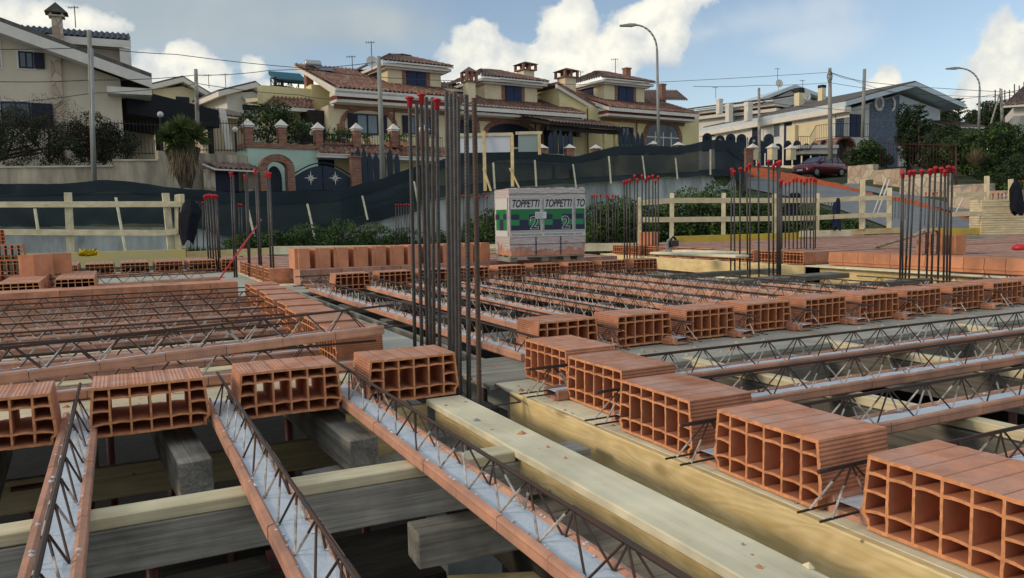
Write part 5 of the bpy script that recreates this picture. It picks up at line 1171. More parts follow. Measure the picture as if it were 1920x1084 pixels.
# gable slope between unit two and three
sa, zA = U(1045, 160, .6); sb, zB_ = U(1142, 203, -.8)
q = MB(); q.prism([(sa, zA-2.2), (sa, zA-.1), (sb, zB_-.1), (sb, zB_-1.4)], .4, 5); obj('gable_wall', q, CREAMY, V.root)
q = MB(); q.prism([(sa-.3, zA-.02), (sa-.3, zA+.14), (sb+.3, zB_+.14), (sb+.3, zB_-.02)], .15, 5); sr_ = obj('sloping_roof', q, TILE, V.root); q = MB(); q.prism([(sa-.3, zA-.25), (sa-.3, zA-.022), (sb+.3, zB_-.022), (sb+.3, zB_-.25)], .2, .398); obj('verge_board', q, WHITE, sr_)
q = MB(); roof_sheet(q, (U(1100, 180, 2.5)[0], 2.5, U(1100, 186, 2.5)[1]), (U(1290, 188, 2.5)[0], 2.5, U(1310, 190, 2.5)[1]), (U(1268, 170, 5)[0], 5, U(1290, 172, 5)[1]), (U(1110, 170, 5)[0], 5, U(1110, 168, 5)[1])); obj('rear_roof', q, TILED, V.root, True)
q = MB(); roof_sheet(q, (U(826, 170, 2.5)[0], 2.5, U(840, 175, 2.5)[1]), (U(900, 170, 2.5)[0], 2.5, U(840, 176, 2.5)[1]), (U(900, 158, 5)[0], 5, U(870, 158, 5)[1]), (U(826, 158, 5)[0], 5, U(870, 158, 5)[1])); obj('rear_roof', q, TILED, V.root, True)
window(V, U(855, 170, 2.4)[0], U(868, 170, 2.4)[0], U(860, 187, 2.4)[1], U(860, 172, 2.4)[1], 2.4, 'closed', None, SHUTD)
V.box('back_wall', CREAM, U(830, 170, 2.5)[0], U(1300, 170, 2.5)[0], 2.45, 8, 3, U(860, 168, 2.5)[1])
window(V, U(1033, 180, 2.4)[0], U(1050, 180, 2.4)[0], U(1040, 197, 2.4)[1], U(1040, 184, 2.4)[1], 2.44, 'closed', BRICK, SHUTD)
# ground floor openings
def zz(px, py): return U(px, py)[1]
zf0 = zz(690, 262)
a, b = sx(646), sx(736); archfill(V, a, b, zf0-.3, zz(690, 235), 0, CREAM, rise=zz(690, 207)-zz(690, 235), d=.015); arch(V, a, b, zf0-.5, zz(690, 235), 0, BRICK, rise=zz(690, 207)-zz(690, 235), thick=.26, foot=.15)
window(V, sx(668), sx(708), zz(690, 252), zz(690, 214), -.02, 'open', None, SHUTD)
window(V, sx(764), sx(785), zz(775, 252), zz(775, 217), 0, 'left', None, SHUTD)
window(V, sx(800), sx(812), zz(805, 252), zz(805, 220), 0, None, BRICK, SHUTD)
a, b = sx(914), sx(996); archfill(V, a, b, zz(950, 275), zz(950, 250), 0, SHUTD, rise=zz(950, 232)-zz(950, 250)); arch(V, a, b, zz(950, 275), zz(950, 250), 0, BRICK, rise=zz(950, 232)-zz(950, 250), thick=.30)
a, b = sx(860), sx(892); archfill(V, a, b, zz(870, 272), zz(870, 243), 0, SHUTD, rise=.9); arch(V, a, b, zz(870, 272), zz(870, 243), 0, BRICK, rise=.9, thick=.25)
a, b = sx(1018), sx(1080); archfill(V, a, b, zz(1040, 278), zz(1040, 252), 0, SHUTD, rise=.9); arch(V, a, b, zz(1040, 278), zz(1040, 252), 0, BRICK, rise=.9, thick=.28)
a, b = sx(1212), sx(1272); archfill(V, a, b, zz(1240, 284), zz(1240, 258), 0, GLASS, rise=1.0); A_ = arch(V, a, b, zz(1240, 284), zz(1240, 258), 0, BRICK, rise=1.0, thick=.32)
q = MB()
for k in range(1, 4): s_ = a+(b-a)*k/4; q.box(s_-.04, s_+.04, -.07, -.03, zz(1240, 284), zz(1240, 248)); 
q.box(a, b, -.07, -.03, zz(1240, 259), zz(1240, 257)); obj('glazing_bars', q, WHITE, A_)
window(V, sx(1165), sx(1180), zz(1170, 270), zz(1170, 238), 0, 'open', None, SHUTD)
for px in (738, 792, 1002, 1100, 1192):
    s_ = sx(px); q = MB(); q.tube((s_, -.10, zz(px, 290)), (s_, -.10, zz(px, 203)), .045, 6); obj('drainpipe', q, BRONZE, V.root)
# curtains behind the larger panes
for (p0, p1, ya, yb_) in ((670, 686, 217, 250), (690, 706, 217, 250), (768, 775, 219, 250), (1167, 1171, 240, 268)):
    q = MB(); G_ = [[Vector((sx(p0)+(sx(p1)-sx(p0))*i/14, -.058+.006*math.sin(i*1.9), zz(p0, y_))) for i in range(15)] for y_ in (yb_, ya)]; q.grid(G_); obj('curtain', q, mat('grey_blue_curtain', (.20, .26, .30), .6), V.root)
# tiled pergola roof in front
Pg = Fac('tiled_pergola', 'timber pergola with tiled roof in front of the villa right of centre', 'pergola', rel(1020, 44.0), rel(1165, 47.5), 3.6)
pl, pr_ = Pg.uv(1022, 218), Pg.uv(1162, 231); s0, s1 = Pg.uv(1030, 225)[0], Pg.uv(1166, 232)[0]; ze = Pg.uv(1100, 232)[1]
roofpart(Pg, (s0, 0, ze), (s1, 0, ze-.05), (s1-.3, 3.0, ze+.75), (s0-1.2, 3.0, ze+.75), TILED, thick=.14, under=DWOOD)
q = MB(); q.box(s0+.1, s1-.1, .2, .38, ze-.48, ze-.22); obj('beam', q, DWOOD, Pg.root)
for px in (1042, 1075, 1140, 1160): s_ = Pg.uv(px, 250)[0]; Pg.box('post', DWOOD if px < 1100 else WPLY, s_-.09, s_+.09, .2, .38, -1.0, ze-.482)
Pg.box('back_panel', CREAMY, Pg.uv(1085, 250)[0], Pg.uv(1135, 250)[0], 2.2, 2.4, -1, ze-.5)
# ------------------------------------------------------------------ garden terrace, garages and gates
T0 = Fac('garden_terrace', 'mint green terrace wall with brick coping and garages below the villa', 'wall', rel(470, 34.0), rel(1100, 45), 0)
tz = T0.uv(530, 280)[1]
sG = T0.uv(596, 300)[0]
T0.box('mint_wall', GREEN, 0, sG, 0, 1.5, .5, T0.uv(530, 279)[1])
T0.box('brick_coping', BRICK, -.05, sG+.1, -.06, 1.55, T0.uv(530, 279)[1]+.002, T0.uv(530, 270)[1])
sH = T0.uv(835, 300)[0]; T0.box('terrace_base', CREAMY, sG+.003, T0.L, .9, 6, .5, T0.uv(700, 291)[1]-.1)
zc = T0.uv(600, 296)[1]; q = MB(); q.box(sG-.1, sH+1.5, -.3, .898, zc, zc+.16); obj('canopy_slab', q, WHITE, T0.root)
roofpart(T0, (sG-.1, -.35, zc+.22), (sH+1.5, -.35, zc+.22), (sH+1.5, .6, zc+.75), (sG, .6, zc+.75), TILE, 'canopy_tiles', thick=.03)
T0.box('terrace_floor', CONCL, sG, T0.L, .6, 6, T0.uv(700, 291)[1]-.098, zc+.70)
q = MB(); q.box(T0.uv(693/3+460 if 0 else 603, 300)[0], T0.uv(640, 300)[0], .85, .898, .6, zc-.01); obj('garage_door', q, SHUTD, T0.root)
for i, px in enumerate((470, 533, 602, 674, 744, 800)):
    s_, zb5 = T0.uv(px, 272 if px < 600 else 276); F_ = T0
    M0 = Matrix.Translation(T0.A) @ Matrix.Rotation(math.atan2(T0.u.y, T0.u.x), 4, 'Z')
    pos = M0 @ Vector((s_, .3, zb5))
    t = thing('brick_pillar', f'{ORD[i]} white-capped brick pillar from the left on the terrace edge', 'pillar', pos, math.atan2(T0.u.y, T0.u.x), 'white-capped brick pillars on the terrace edge')
    q = MB(); q.box(-.17, .17, -.17, .17, 0, .78); obj('shaft', q, BRICK, t)
    q = MB(); q.box(-.2, .2, -.2, .2, .781, .86); e = .26; P = [(-e, -e, .861), (e, -e, .861), (e, e, .861), (-e, e, .861)]
    for k in range(4): q.tri(P[k], P[(k+1) % 4], (0, 0, 1.16))
    q.quad(*P[::-1]); obj('pillar_cap', q, WHITE, t)
def iron_fence(label, pts, d, h, name='iron_fence', m=IRON, sp=.13, arrow=True, circ=False):
    t = thing(name, label, 'fence', (0, 0, 0)); q = MB(); xs = [p[0] for p in pts]
    P = [at(px, y, itp(px, xs, d)) for px, y in pts]
    for A_, B_ in zip(P, P[1:]):
        L = (B_-A_).length; n = max(1, int(L/sp))
        for i in range(n+1):
            p = A_.lerp(B_, i/n); q.tube(p, p+Vector((0, 0, h+(.08 if arrow else 0))), .012, 4, cap=False)
    obj('bars', q, m, t); q = MB()
    for z in (.08, h-.05): q.path([p+Vector((0, 0, z)) for p in P], .022, 4)
    obj('fence_rails', q, m, t); return t
iron_fence('criss-cross iron railing between the left terrace pillars', [(476, 270), (528, 270), (596, 272)], [34.2, 34.8, 35.8], .62, arrow=False)
iron_fence('iron railing with pots between the right terrace pillars', [(608, 275), (670, 276), (740, 276), (830, 280)], [35.8, 37, 38.2, 40], .62, arrow=False)
iron_fence('dark iron garden fence beside the cream house', [(211, 290), (300, 292), (322, 285), (470, 285)], [30, 31, 31.5, 34], 1.25)
# brick arch gate + double gate
Gt = Fac('garden_gate_arch', 'brick archway with a small iron gate in the mint wall', 'gate', rel(484, 32.6), rel(640, 34.4), 0)
gz = 1.7; a, b = Gt.uv(497, 330)[0], Gt.uv(534, 330)[0]; zs = Gt.uv(510, 318)[1]
q = arch(Gt, a, b, gz, zs, 0, BRICK, rise=Gt.uv(515, 304)[1]-zs, thick=.30, proud=.5, foot=.0)
archfill(Gt, a+.1, b-.1, gz, zs-.4, .12, IRONB, rise=.55, name='gate_leaf')
def star(F, s_, z_, y, r, parent):
    q = MB()
    for k in range(8):
        an = math.pi*k/4; rr = r if k % 2 == 0 else r*.6; c, s2 = math.cos(an), math.sin(an); q.v += [(s_+c*rr, y, z_+s2*rr), (s_-s2*.04, y, z_+c*.04), (s_-c*.02, y, z_-s2*.02), (s_+s2*.04, y, z_-c*.04)]; k0 = len(q.v)-4; q.f.append((k0, k0+1, k0+2, k0+3)); q.m.append(0)
    return obj('star_ornament', q, WHITE, parent)
Dg = Fac('double_gate', 'blue metal double gate with curved top and star ornaments', 'gate', rel(550, 33.4), rel(660, 35.0), 0)
for (p0, p1, px, fl) in ((550, 604, 582, 1), (606, 656, 628, -1)):
    s0, s1 = Dg.uv(p0, 330)[0], Dg.uv(p1, 330)[0]; zl, zh = Dg.uv(p0, 332)[1], Dg.uv(604, 311)[1]; q = MB(); pts = [(s0, 1.7)]
    for k in range(9):
        u = k/8; v = math.sin(u*math.pi/2) if fl == 1 else math.cos(u*math.pi/2); pts.append((s0+(s1-s0)*u, zl+(zh-zl)*v))
    pts.append((s1, 1.7)); q.prism(pts, -.04, 0); lf = obj('gate_leaf', q, IRONB, Dg.root)
    q = MB(); q.path([(x, -.02, z+.12) for x, z in pts[1:-1]], .03, 5); obj('curved_rail', q, IRON, lf)
    star(Dg, Dg.uv(px, 334)[0], Dg.uv(px, 334)[1], -.045, .32, lf)
def boards_fence(label, pts, d, h, m=IRONB, w=.34, round_=False, name='metal_screen_fence', stars=True):
    t = thing(name, label, 'fence', (0, 0, 0)); xs = [p[0] for p in pts]; P = [at(px, y, itp(px, xs, d)) for px, y in pts]
    for A_, B_ in zip(P, P[1:]):
        L = (B_-A_).length; n = max(1, int(L/w)); u = (B_-A_).normalized(); an = math.atan2(u.y, u.x)
        for i in range(n):
            p = A_.lerp(B_, (i+.5)/n); hh = h*(.82+.18*math.sin(i*2.1)**2); q = MB(); ww = w*.47
            pr = [(-ww, 0), (ww, 0), (ww, hh*.75)]+([(ww*math.cos(a_), hh*.8+ww*math.sin(a_)) for a_ in [math.pi*k/8 for k in range(9)]] if round_ else [(ww*.8, hh*.9), (0, hh+.1), (-ww*.8, hh*.9)])+[(-ww, hh*.75)]
            q.prism(pr, -.02, .02); o = obj('fence_panel', q, m, t); o.location = p; o.rotation_euler = (0, 0, an)
            if round_ and stars:
                q = MB(); 
                for k in range(6): a_ = math.pi*k/6; q.tube((-.12*math.cos(a_), -.03, hh*.8-.12*math.sin(a_)), (.12*math.cos(a_), -.03, hh*.8+.12*math.sin(a_)), .012, 4)
                obj('rosette', q, WHITE if i % 3 == 0 else IRON, o)
    return t
boards_fence('dark pointed metal screen behind the concrete pole below the villa', [(657, 342), (700, 343), (752, 343)], [36, 36.8, 37.6], 1.6, w=.29)
boards_fence('dark pointed screen on the terrace under the pergola', [(1028, 288), (1075, 290)], [42.5, 43.5], 1.25, w=.3)
boards_fence('dark pointed screen below the right arch of the villa', [(1160, 290), (1208, 292)], [46, 47], 1.35, w=.3)
boards_fence('row of round-topped blue metal screens along the upper driveway', [(1284, 282), (1340, 285), (1400, 287), (1455, 287)], [58, 57, 56, 55], 1.3, round_=True, w=.74)
boards_fence('row of round-topped blue metal screens behind the tall bars and car', [(1402, 311), (1450, 311), (1520, 310), (1585, 308)], [59, 60, 61, 62], 2.05, round_=True, w=.74)
def pillar(px, yt, yb, d, label, g, w=.4, m=BRICK):
    T = at(px, yt, d); B_ = at(px, yb, d); H = T.z-B_.z; t = thing('brick_pillar', label, 'pillar', B_, -YAW+.4, g); q = MB(); q.box(-w/2, w/2, -w/2, w/2, 0, H*.72); obj('shaft', q, m, t)
    q = MB(); e = w*.72; P = [(-e, -e, H*.721), (e, -e, H*.721), (e, e, H*.721), (-e, e, H*.721)]
    for k in range(4): q.tri(P[k], P[(k+1) % 4], (0, 0, H))
    q.quad(*P[::-1]); obj('pillar_cap', q, WHITE, t)
for i, (px, yt, yb, d) in enumerate(((1016, 270, 300, 42), (1068, 270, 300, 43), (1117, 271, 300, 44), (1225, 264, 290, 47), (1272, 266, 290, 48))): pillar(px, yt, yb, d, f'{ORD[i]} white-capped pillar from the left showing over the right netting', 'white-capped pillars over the netting')
for i, (px, yt, yb, d) in enumerate(((1368, 268, 325, 47), (1411, 269, 300, 50), (1448, 269, 300, 51), (1483, 271, 300, 52))): pillar(px, yt, yb, d, f'{ORD[i]} cream white-capped pillar from the left before the long white house', 'cream pillars before the white house', .45, CREAM if i else BRICK)
q = MB(); q.box(-.22, .22, -.2, .2, 0, 1.55); q.box(-.27, .27, -.25, .25, 1.551, 1.63); o = obj('brick_post', q, BRICK); o.location = at(668, 362, 35); tag(o, 'squat brick gate post at the right of the double gate', 'pillar')
q = MB(); q.box(-.3, .3, -.25, .25, 0, 1.75); q.box(-.36, .36, -.3, .3, 1.751, 1.87); o = obj('brick_post', q, BRICK); o.location = at(1400, 335, 49); tag(o, 'brick gate post left of the blue screens near the road', 'pillar')
# white site board on timber frame
def frameboard(px0, px1, y0, y1, d, label, m, legs):
    t = thing('site_board', label, 'board', (0, 0, 0)); A_ = at(px0, y1, d); B_ = at(px1, y1, d); top = at(px0, y0, d); H = top.z-A_.z; u = (B_-A_); L = u.length; an = math.atan2(u.y, u.x)
    q = MB(); q.box(0, L, 0, .02, 0, H); o = obj('sheet', q, m, t); o.location = A_; o.rotation_euler = (0, 0, an)
    q = MB(); q.box(-.1, L+.1, -.05, -.003, H-.02, H+.09); o = obj('top_rail', q, WNEW, t); o.location = A_; o.rotation_euler = (0, 0, an)
    for (a_, b_, c_, d_) in legs: board('timber_leg', None, None, at(c_, d_, d-.15), at(a_, b_, d-.15), .11, .05, WPLY, parent=t)
frameboard(858, 957, 256, 287, 27.0, 'blank white sheet on a timber frame above the netting', flatm('white_sheet', (.66, .70, .76)), [(907, 245, 910, 358), (960, 252, 961, 350), (908, 316, 922, 358), (957, 315, 975, 352)])
frameboard(972, 1012, 252, 285, 29.5, 'small translucent pale sheet right of the blank white sheet', flatm('pale_green_sheet', (.28, .36, .35)), [(1011, 252, 1012, 290)])

# ------------------------------------------------------------------ cream house at left
H1 = Fac('cream_gable_house', 'big cream house with white gable edge and stone chimney at left', 'house', rel(-384, 29.5), rel(241, 34.5), 1.6)
LW = H1.L
zr = H1.uv(283, 150)[1]; zl_ = H1.uv(0, 46)[1]; sl = H1.uv(0, 46)[0]; slope = (zl_-zr)/(H1.uv(283, 150)[0]-sl)
zat = lambda s_: zr+slope*(H1.uv(283, 150)[0]-s_)
sR = H1.uv(283, 150)[0]; sRid = sR-11.5
q = MB(); q.prism([(0, -.5), (LW, -.5), (LW, zat(LW)-.45), (sRid, zat(sRid)-.45), (0, zat(sRid)-.45-slope*sRid)], 0, 10); obj('gable_wall', q, PINKC, H1.root)
# roof slab and white bargeboard
q = MB(); q.prism([(sR, zr-.06), (sR, zr+.12), (sRid, zat(sRid)+.12), (sRid, zat(sRid)-.06)], -.98, 7); obj('roof', q, TILEG, H1.root)
q = MB(); q.prism([(sR, zr-.5), (sR, zr-.062), (sRid, zat(sRid)-.062), (sRid, zat(sRid)-.5)], -1.0, -.85); q.prism([(sR-2.4, zat(sR-2.4)-.5), (sR-2.4, zat(sR-2.4)-.32), (sRid, zat(sRid)-.32), (sRid, zat(sRid)-.5)], -.849, -.003); q.box(sR-1.75, sR-.02, -.85, 6, zr-.78, zr-.502); obj('bargeboard', q, WHITE, H1.root)
q = MB(); q.prism([(sRid, zat(sRid)-.06), (sRid, zat(sRid)+.12), (-1, zat(sRid)-slope*(sRid+1)+.12), (-1, zat(sRid)-slope*(sRid+1)-.06)], -.98, 10.5); obj('roof', q, TILEG, H1.root)
a, b = H1.uv(101, 200)[0], H1.uv(120, 200)[0]
q = MB(); q.box(a, b, -.18, -.003, -.5, zat(a)-.6); obj('stone_strip', q, STONEW, H1.root)
# upper volume
su0, su1 = H1.uv(62, 110, 4)[0], H1.uv(234, 110, 4)[0]; zu = H1.uv(234, 80, 4)[1]
q = MB(); q.box(-3, su1, 4, 9.5, 4.0, zu); obj('upper_wall', q, PINKC, H1.root)
zt_ = H1.uv(245, 74, 3.2)[1]; se = H1.uv(245, 74, 3.2)[0]
roofpart(H1, (-3, 3.2, zt_), (se, 3.2, zt_), (se, 6.6, zt_+.95), (-3, 6.6, zt_+.95), TILEB, 'upper_roof', thick=.34)
q = MB(); q.prism([(se-.5, zt_-1.2), (se-.02, zt_-1.2), (se-.02, zt_-.4), (se-.5, zt_-.4)], 3.3, 9.6); obj('upper_fascia', q, WHITE, H1.root)
cs, ct = H1.uv(106, 26, 3)[0], H1.uv(106, 8, 3)[1]; cb = H1.uv(106, 90, 3)[1]
q = MB(); w = .42; q.box(cs-w/2, cs+w/2, 2.8, 3.25, cb-.6, H1.uv(106, 33, 3)[1]); q.box(cs-.32, cs+.32, 2.7, 3.35, H1.uv(106, 33, 3)[1]+.001, H1.uv(106, 30, 3)[1]); ch = obj('chimney', q, STONEW, H1.root)
zc1, zc2 = H1.uv(106, 30, 3)[1], H1.uv(106, 26, 3)[1]
q = MB(); 
for dx in (-.22, .22):
    for dy in (-.2, .2): q.box(cs+dx-.04, cs+dx+.04, 3.02+dy-.04, 3.02+dy+.04, zc1, zc2)
obj('cap_posts', q, WHITE, ch)
q = MB(); e = .46; zz1 = zc2; q.prism([(cs-e, zz1), (cs+e, zz1), (cs, ct)], 2.6, 3.45); obj('chimney_roof', q, TILEG, ch)
def hwin(F, p0, p1, y0, y1, sh, trim=None, m=SHUTD, y=0): return window(F, F.uv(p0, y1, y)[0], F.uv(p1, y1, y)[0], F.uv(p0, y1, y)[1], F.uv(p0, y0, y)[1], y, sh, trim, m, tw=.08)
hwin(H1, 36, 64, 96, 128, 'right', WHITE); hwin(H1, 4, 60, 190, 238, 'right', WHITE)
hwin(H1, -30, 1, 75, 126, None, WHITE)
# dark carport and rear wing at the right of the cream house
Cp = Fac('dark_carport', 'dark sloping carport roof between the cream house and the palm', 'carport', rel(236, 34.6), rel(412, 39), 1.6)
q = MB(); a0, z_a = Cp.uv(236, 163); a1, z_b = Cp.uv(410, 207); q.prism([(a0, z_a), (a0, z_a-1.9 if 0 else Cp.uv(240, 212)[1]), (a1, Cp.uv(410, 240)[1]), (a1, z_b)], 0, 6); obj('carport_roof', q, mat('dark_canopy', (.012, .014, .018), .8), Cp.root)
q = MB()
for px in (303, 345, 400): s_ = Cp.uv(px, 250)[0]; q.box(s_-.1, s_+.1, .1, .3, 0, Cp.uv(px, 236)[1])
obj('carport_posts', q, DWOOD, Cp.root)
Cp.box('rear_wall', PINKC, a0, a1, 5.0, 5.3, 0, Cp.uv(300, 205)[1])
# garden wall of the cream house
mb = MB(); A_, B_, C_ = rel(-300, 28.5), rel(303, 30), rel(470, 33)
def wallseg(mb, A_, B_, z0, z1, th=.25, z1b=None):
    u = (B_-A_).normalized(); n = Vector((-u.y, u.x, 0)); z1b = z1 if z1b is None else z1b
    P = [A_, B_, B_+n*th, A_+n*th]; i = len(mb.v); mb.v += [(p.x, p.y, z0) for p in P]+[(P[0].x, P[0].y, z1), (P[1].x, P[1].y, z1b), (P[2].x, P[2].y, z1b), (P[3].x, P[3].y, z1)]
    for f in ((3, 2, 1, 0), (4, 5, 6, 7), (0, 1, 5, 4), (1, 2, 6, 5), (2, 3, 7, 6), (3, 0, 4, 7)): mb.f.append(tuple(i+k for k in f)); mb.m.append(mb.k)
t = thing('garden_wall', 'cream garden wall with dark streaks below the hedge at left', 'wall', (0, 0, 0))
STREAK = mat('streaked_garden_wall', (.44, .38, .28), .95, 1.6, .4, bump=.003, bump_s=10, col2=(.17, .155, .13), stretch=(1, 1, .22))
zA = at(100, 313, 29).z; zB5 = at(260, 303, 30).z; mb = MB(); m1 = rel(218, 29.7); wallseg(mb, A_, m1, .5, zA); wallseg(mb, m1, B_, .5, zB5); m2 = rel(330, 30.2); wallseg(mb, B_, C_, .5, at(400, 286, 31).z); obj('wall_face', mb, STREAK, t)
mb = MB(); n_ = Vector((0, 0, 0)); wallseg(mb, A_-fw*.05, m1-fw*.05, zA+.001, zA+.06, .4); wallseg(mb, m1-fw*.05, B_-fw*.05, zB5+.001, zB5+.06, .4); obj('coping', mb, CONCL, t)
t = thing('gate_porch', 'little tiled canopy over a dark garden door right of the palm', 'canopy', at(388, 345, 31.2), math.atan2(rel(470, 33).y-rel(385, 31.2).y, rel(470, 33).x-rel(385, 31.2).x))
F2 = Fac('tiled_door_canopy', 'dark doorway under tiled canopy at right of the palm', 'doorway', rel(388, 30.8), rel(472, 32.6), 0)
bpy.data.objects.remove(t)
roofpart(F2, (F2.uv(388, 316)[0], -.5, F2.uv(388, 315)[1]), (F2.uv(474, 316)[0], -.5, F2.uv(388, 315)[1]), (F2.uv(474, 316)[0], .3, F2.uv(388, 303)[1]), (F2.uv(388, 316)[0], .3, F2.uv(388, 303)[1]), TILED, 'canopy_tiles', thick=.05)
F2.box('dark_door', SHUTD, F2.uv(402, 340)[0], F2.uv(446, 340)[0], -.06, .2, 1.4, F2.uv(400, 320)[1])
F2.box('stone_jamb', STONEW, F2.uv(388, 340)[0], F2.uv(401, 340)[0], -.1, .2, 1.2, F2.uv(400, 318)[1]); F2.box('stone_jamb', STONEW, F2.uv(462, 340)[0], F2.uv(482, 340)[0], -.1, .2, 1.2, F2.uv(470, 318)[1])
# small houses further up between the cream house and the villa
def small_house(label, pl, pr_, ppk, ypk, yeave, ybase, d, m, side=3.0, win=(), tile=TILEG):
    F = Fac('distant_house', label, 'house', rel(pl, d), rel(pr_, d*1.03), 2.0); s1 = F.L; zE_ = F.uv(pl, yeave)[1]; zP = F.uv(ppk, ypk)[1]; sP = F.uv(ppk, ypk)[0]
    q = MB(); q.prism([(0, 0), (s1, 0), (s1, zE_), (sP, zP-.3), (0, zE_)], 0, 7); obj('wall', q, m, F.root)
    for (x0, x1, e) in ((-.7, sP, 1), (s1+.7, sP, -1)):
        k = (zP-zE_)/abs(sP-(0 if e == 1 else s1)); zz_ = zE_-k*.7+.2
        q = MB(); q.prism([(x0, zz_-.3), (x0, zz_), (x1, zP+.2), (x1, zP-.1)], -.6, 7.4); r = obj('roof', q, WHITE, F.root); q = MB(); q.prism([(x0, zz_+.002), (x0, zz_+.12), (x1, zP+.32), (x1, zP+.202)], -.5, 7.4); obj('roof_tiles', q, tile, r)
    for w_ in win: hwin(F, *w_, 'closed', None)
    return F
small_house('small cream gabled house behind the dark carport', 300, 384, 340, 153, 167, 200, 52, CREAM, win=((330, 355, 181, 191),))
f_ = small_house('small grey gabled house with white awning left of the villa', 436, 506, 474, 163, 176, 230, 50, GREYR)
q = MB(); s0, z1_ = f_.uv(453, 181); s1, z0_ = f_.uv(505, 198); q.v = []; q.quad((s0, -.05, z1_), (s1, -.05, z1_), (s1, -1.0, z0_), (s0, -1.0, z0_)); q.quad((s0, -1.0, z0_), (s1, -1.0, z0_), (s1, -1.02, z0_-.2), (s0, -1.02, z0_-.2)); obj('white_awning', q, WHITE, f_.root); hwin(f_, 455, 500, 196, 206, None)
F = Fac('distant_house', 'low grey-tiled house far back between the two small gabled houses', 'house', rel(384, 58), rel(440, 59), 2.0); zt6 = F.uv(400, 190)[1]; F.box('wall', GREYR, 0, F.L+3, 0, 6, 0, zt6); roofpart(F, (-.5, -.6, zt6), (F.L+3, -.6, zt6), (F.L+3, 4, F.uv(400, 175, 4)[1]), (-.5, 4, F.uv(400, 175, 4)[1]), TILEG); hwin(F, 398, 425, 196, 206, None)
F = Fac('low_tiled_shed', 'low tiled outbuilding with pale wall behind the iron fence', 'shed', rel(404, 44), rel(480, 46), 1.8); zt6 = F.uv(430, 219)[1]; F.box('wall', PINKC, 0, F.L, 0, 4, 0, zt6); roofpart(F, (-.3, -.5, zt6), (F.L+.2, -.5, zt6), (F.L+.2, 3, F.uv(430, 207, 3)[1]), (-.3, 3, F.uv(430, 207, 3)[1]), TILEG)
q = MB(); p = at(430, 282, 36); q.box(-.14, .14, -.1, .1, 0, at(418, 206, 36).z-p.z); o = obj('white_parasol', q, WHITE); o.location = p; o.rotation_euler = (0, RAD(-7), 0); tag(o, 'closed white parasol behind the iron fence, leaning left', 'parasol')

# ------------------------------------------------------------------ white house with blue stone gable at right
Hs = Fac('blue_gable_house', 'long white house with pale blue gable and slate-blue stone at right', 'house', rel(1563, 62), rel(1780, 67), 3.2)
eL2, zL2 = Hs.uv(1556, 196); pkS, pkZ = Hs.uv(1687, 160); eR2, zR2 = Hs.uv(1778, 200)
sW = Hs.uv(1565, 240)[0]; sE = Hs.uv(1762, 240)[0]
ku = (pkZ-zL2)/(pkS-eL2)
q = MB(); q.prism([(0, -2), (sE, -2), (sE, zR2-.3), (pkS, pkZ-.75), (0, zL2+ku*(0-eL2)-.75)], 0, 26); obj('wall', q, GREYR, Hs.root)
for (x0, z0_, x1) in ((eL2, zL2, pkS), (eR2, zR2, pkS)):
    q = MB(); q.prism([(x0, z0_-.35), (x0, z0_), (x1, pkZ), (x1, pkZ-.35)], -1.6, 26.4); r = obj('roof', q, LB, Hs.root); q = MB(); q.prism([(x0+(.15 if x0 < x1 else -.15), z0_+.002), (x0+(.15 if x0 < x1 else -.15), z0_+.13), (x1, pkZ+.13), (x1, pkZ+.002)], -1.45, 26.4); obj('roof_tiles', q, TILEG, r)
q = MB(); q.box(eL2-.05, -.003, -1.55, 26, zL2-.75, zL2-.36); q.box(eL2+.6, -.003, -1.4, 26, zL2-1.1, zL2-.752); obj('white_eave', q, WHITE, Hs.root)
for (p0, p1, yt) in ((1562, 1581, 197), (1630, 1684, 178)):
    a, b = Hs.uv(p0, 230)[0], Hs.uv(p1, 230)[0]; q = MB(); zA_ = lambda s_: zL2+ku*(s_-eL2)-.8 if s_ < pkS else 99; q.prism([(max(a, -.02), -1.5), (b, -1.5), (b, zA_(b)), (max(a, -.02), zA_(a))], -.08, -.003); obj('stone_facing', q, STONEB, Hs.root)
q = MB(); q.prism([(Hs.uv(1684, 230)[0], zA_(pkS-.2)-3.0), (sE-.3, zR2-1.6), (sE-.3, zR2-.5), (pkS, pkZ-.8), (Hs.uv(1684, 230)[0], zA_(pkS-.2))], -.06, -.003); obj('gable_blue_panel', q, LB, Hs.root)  # panel in the pale blue trim colour under the gable edge
c, zc_ = Hs.uv(1646, 194); q = MB(); prf = [(.30, -.10), (.30, -.16), (.52, -.16), (.52, -.085)]; q.lathe((c, 0, zc_), [(r_*1.0, y_) for r_, y_ in prf], 24, Matrix(((1, 0, 0), (0, 0, 1), (0, -1.25, 0)))); rw = obj('oval_window', q, WHITE, Hs.root, True)
q = MB(); q.prism([(c+.31*math.cos(k*math.pi/12), zc_+.39*math.sin(k*math.pi/12)) for k in range(24)], -.12, -.083); obj('pane', q, GLASS, rw)
c2, z_2 = Hs.uv(1670, 196); q = MB()
for k in range(12): a0 = -math.pi/2+math.pi*k/12; a1 = a0+math.pi/12; q.prism([(c2+.2*math.cos(a0), z_2+.42*math.sin(a0)), (c2+.4*math.cos(a0), z_2+.56*math.sin(a0)), (c2+.4*math.cos(a1), z_2+.56*math.sin(a1)), (c2+.2*math.cos(a1), z_2+.42*math.sin(a1))], -.16, -.085)
obj('half_oval_moulding', q, WHITE, Hs.root)
window(Hs, Hs.uv(1592, 256)[0], Hs.uv(1614, 256)[0], Hs.uv(1600, 257)[1], Hs.uv(1600, 214)[1], 0, 'closed', WHITE, SHUT, tw=.3, name='door')
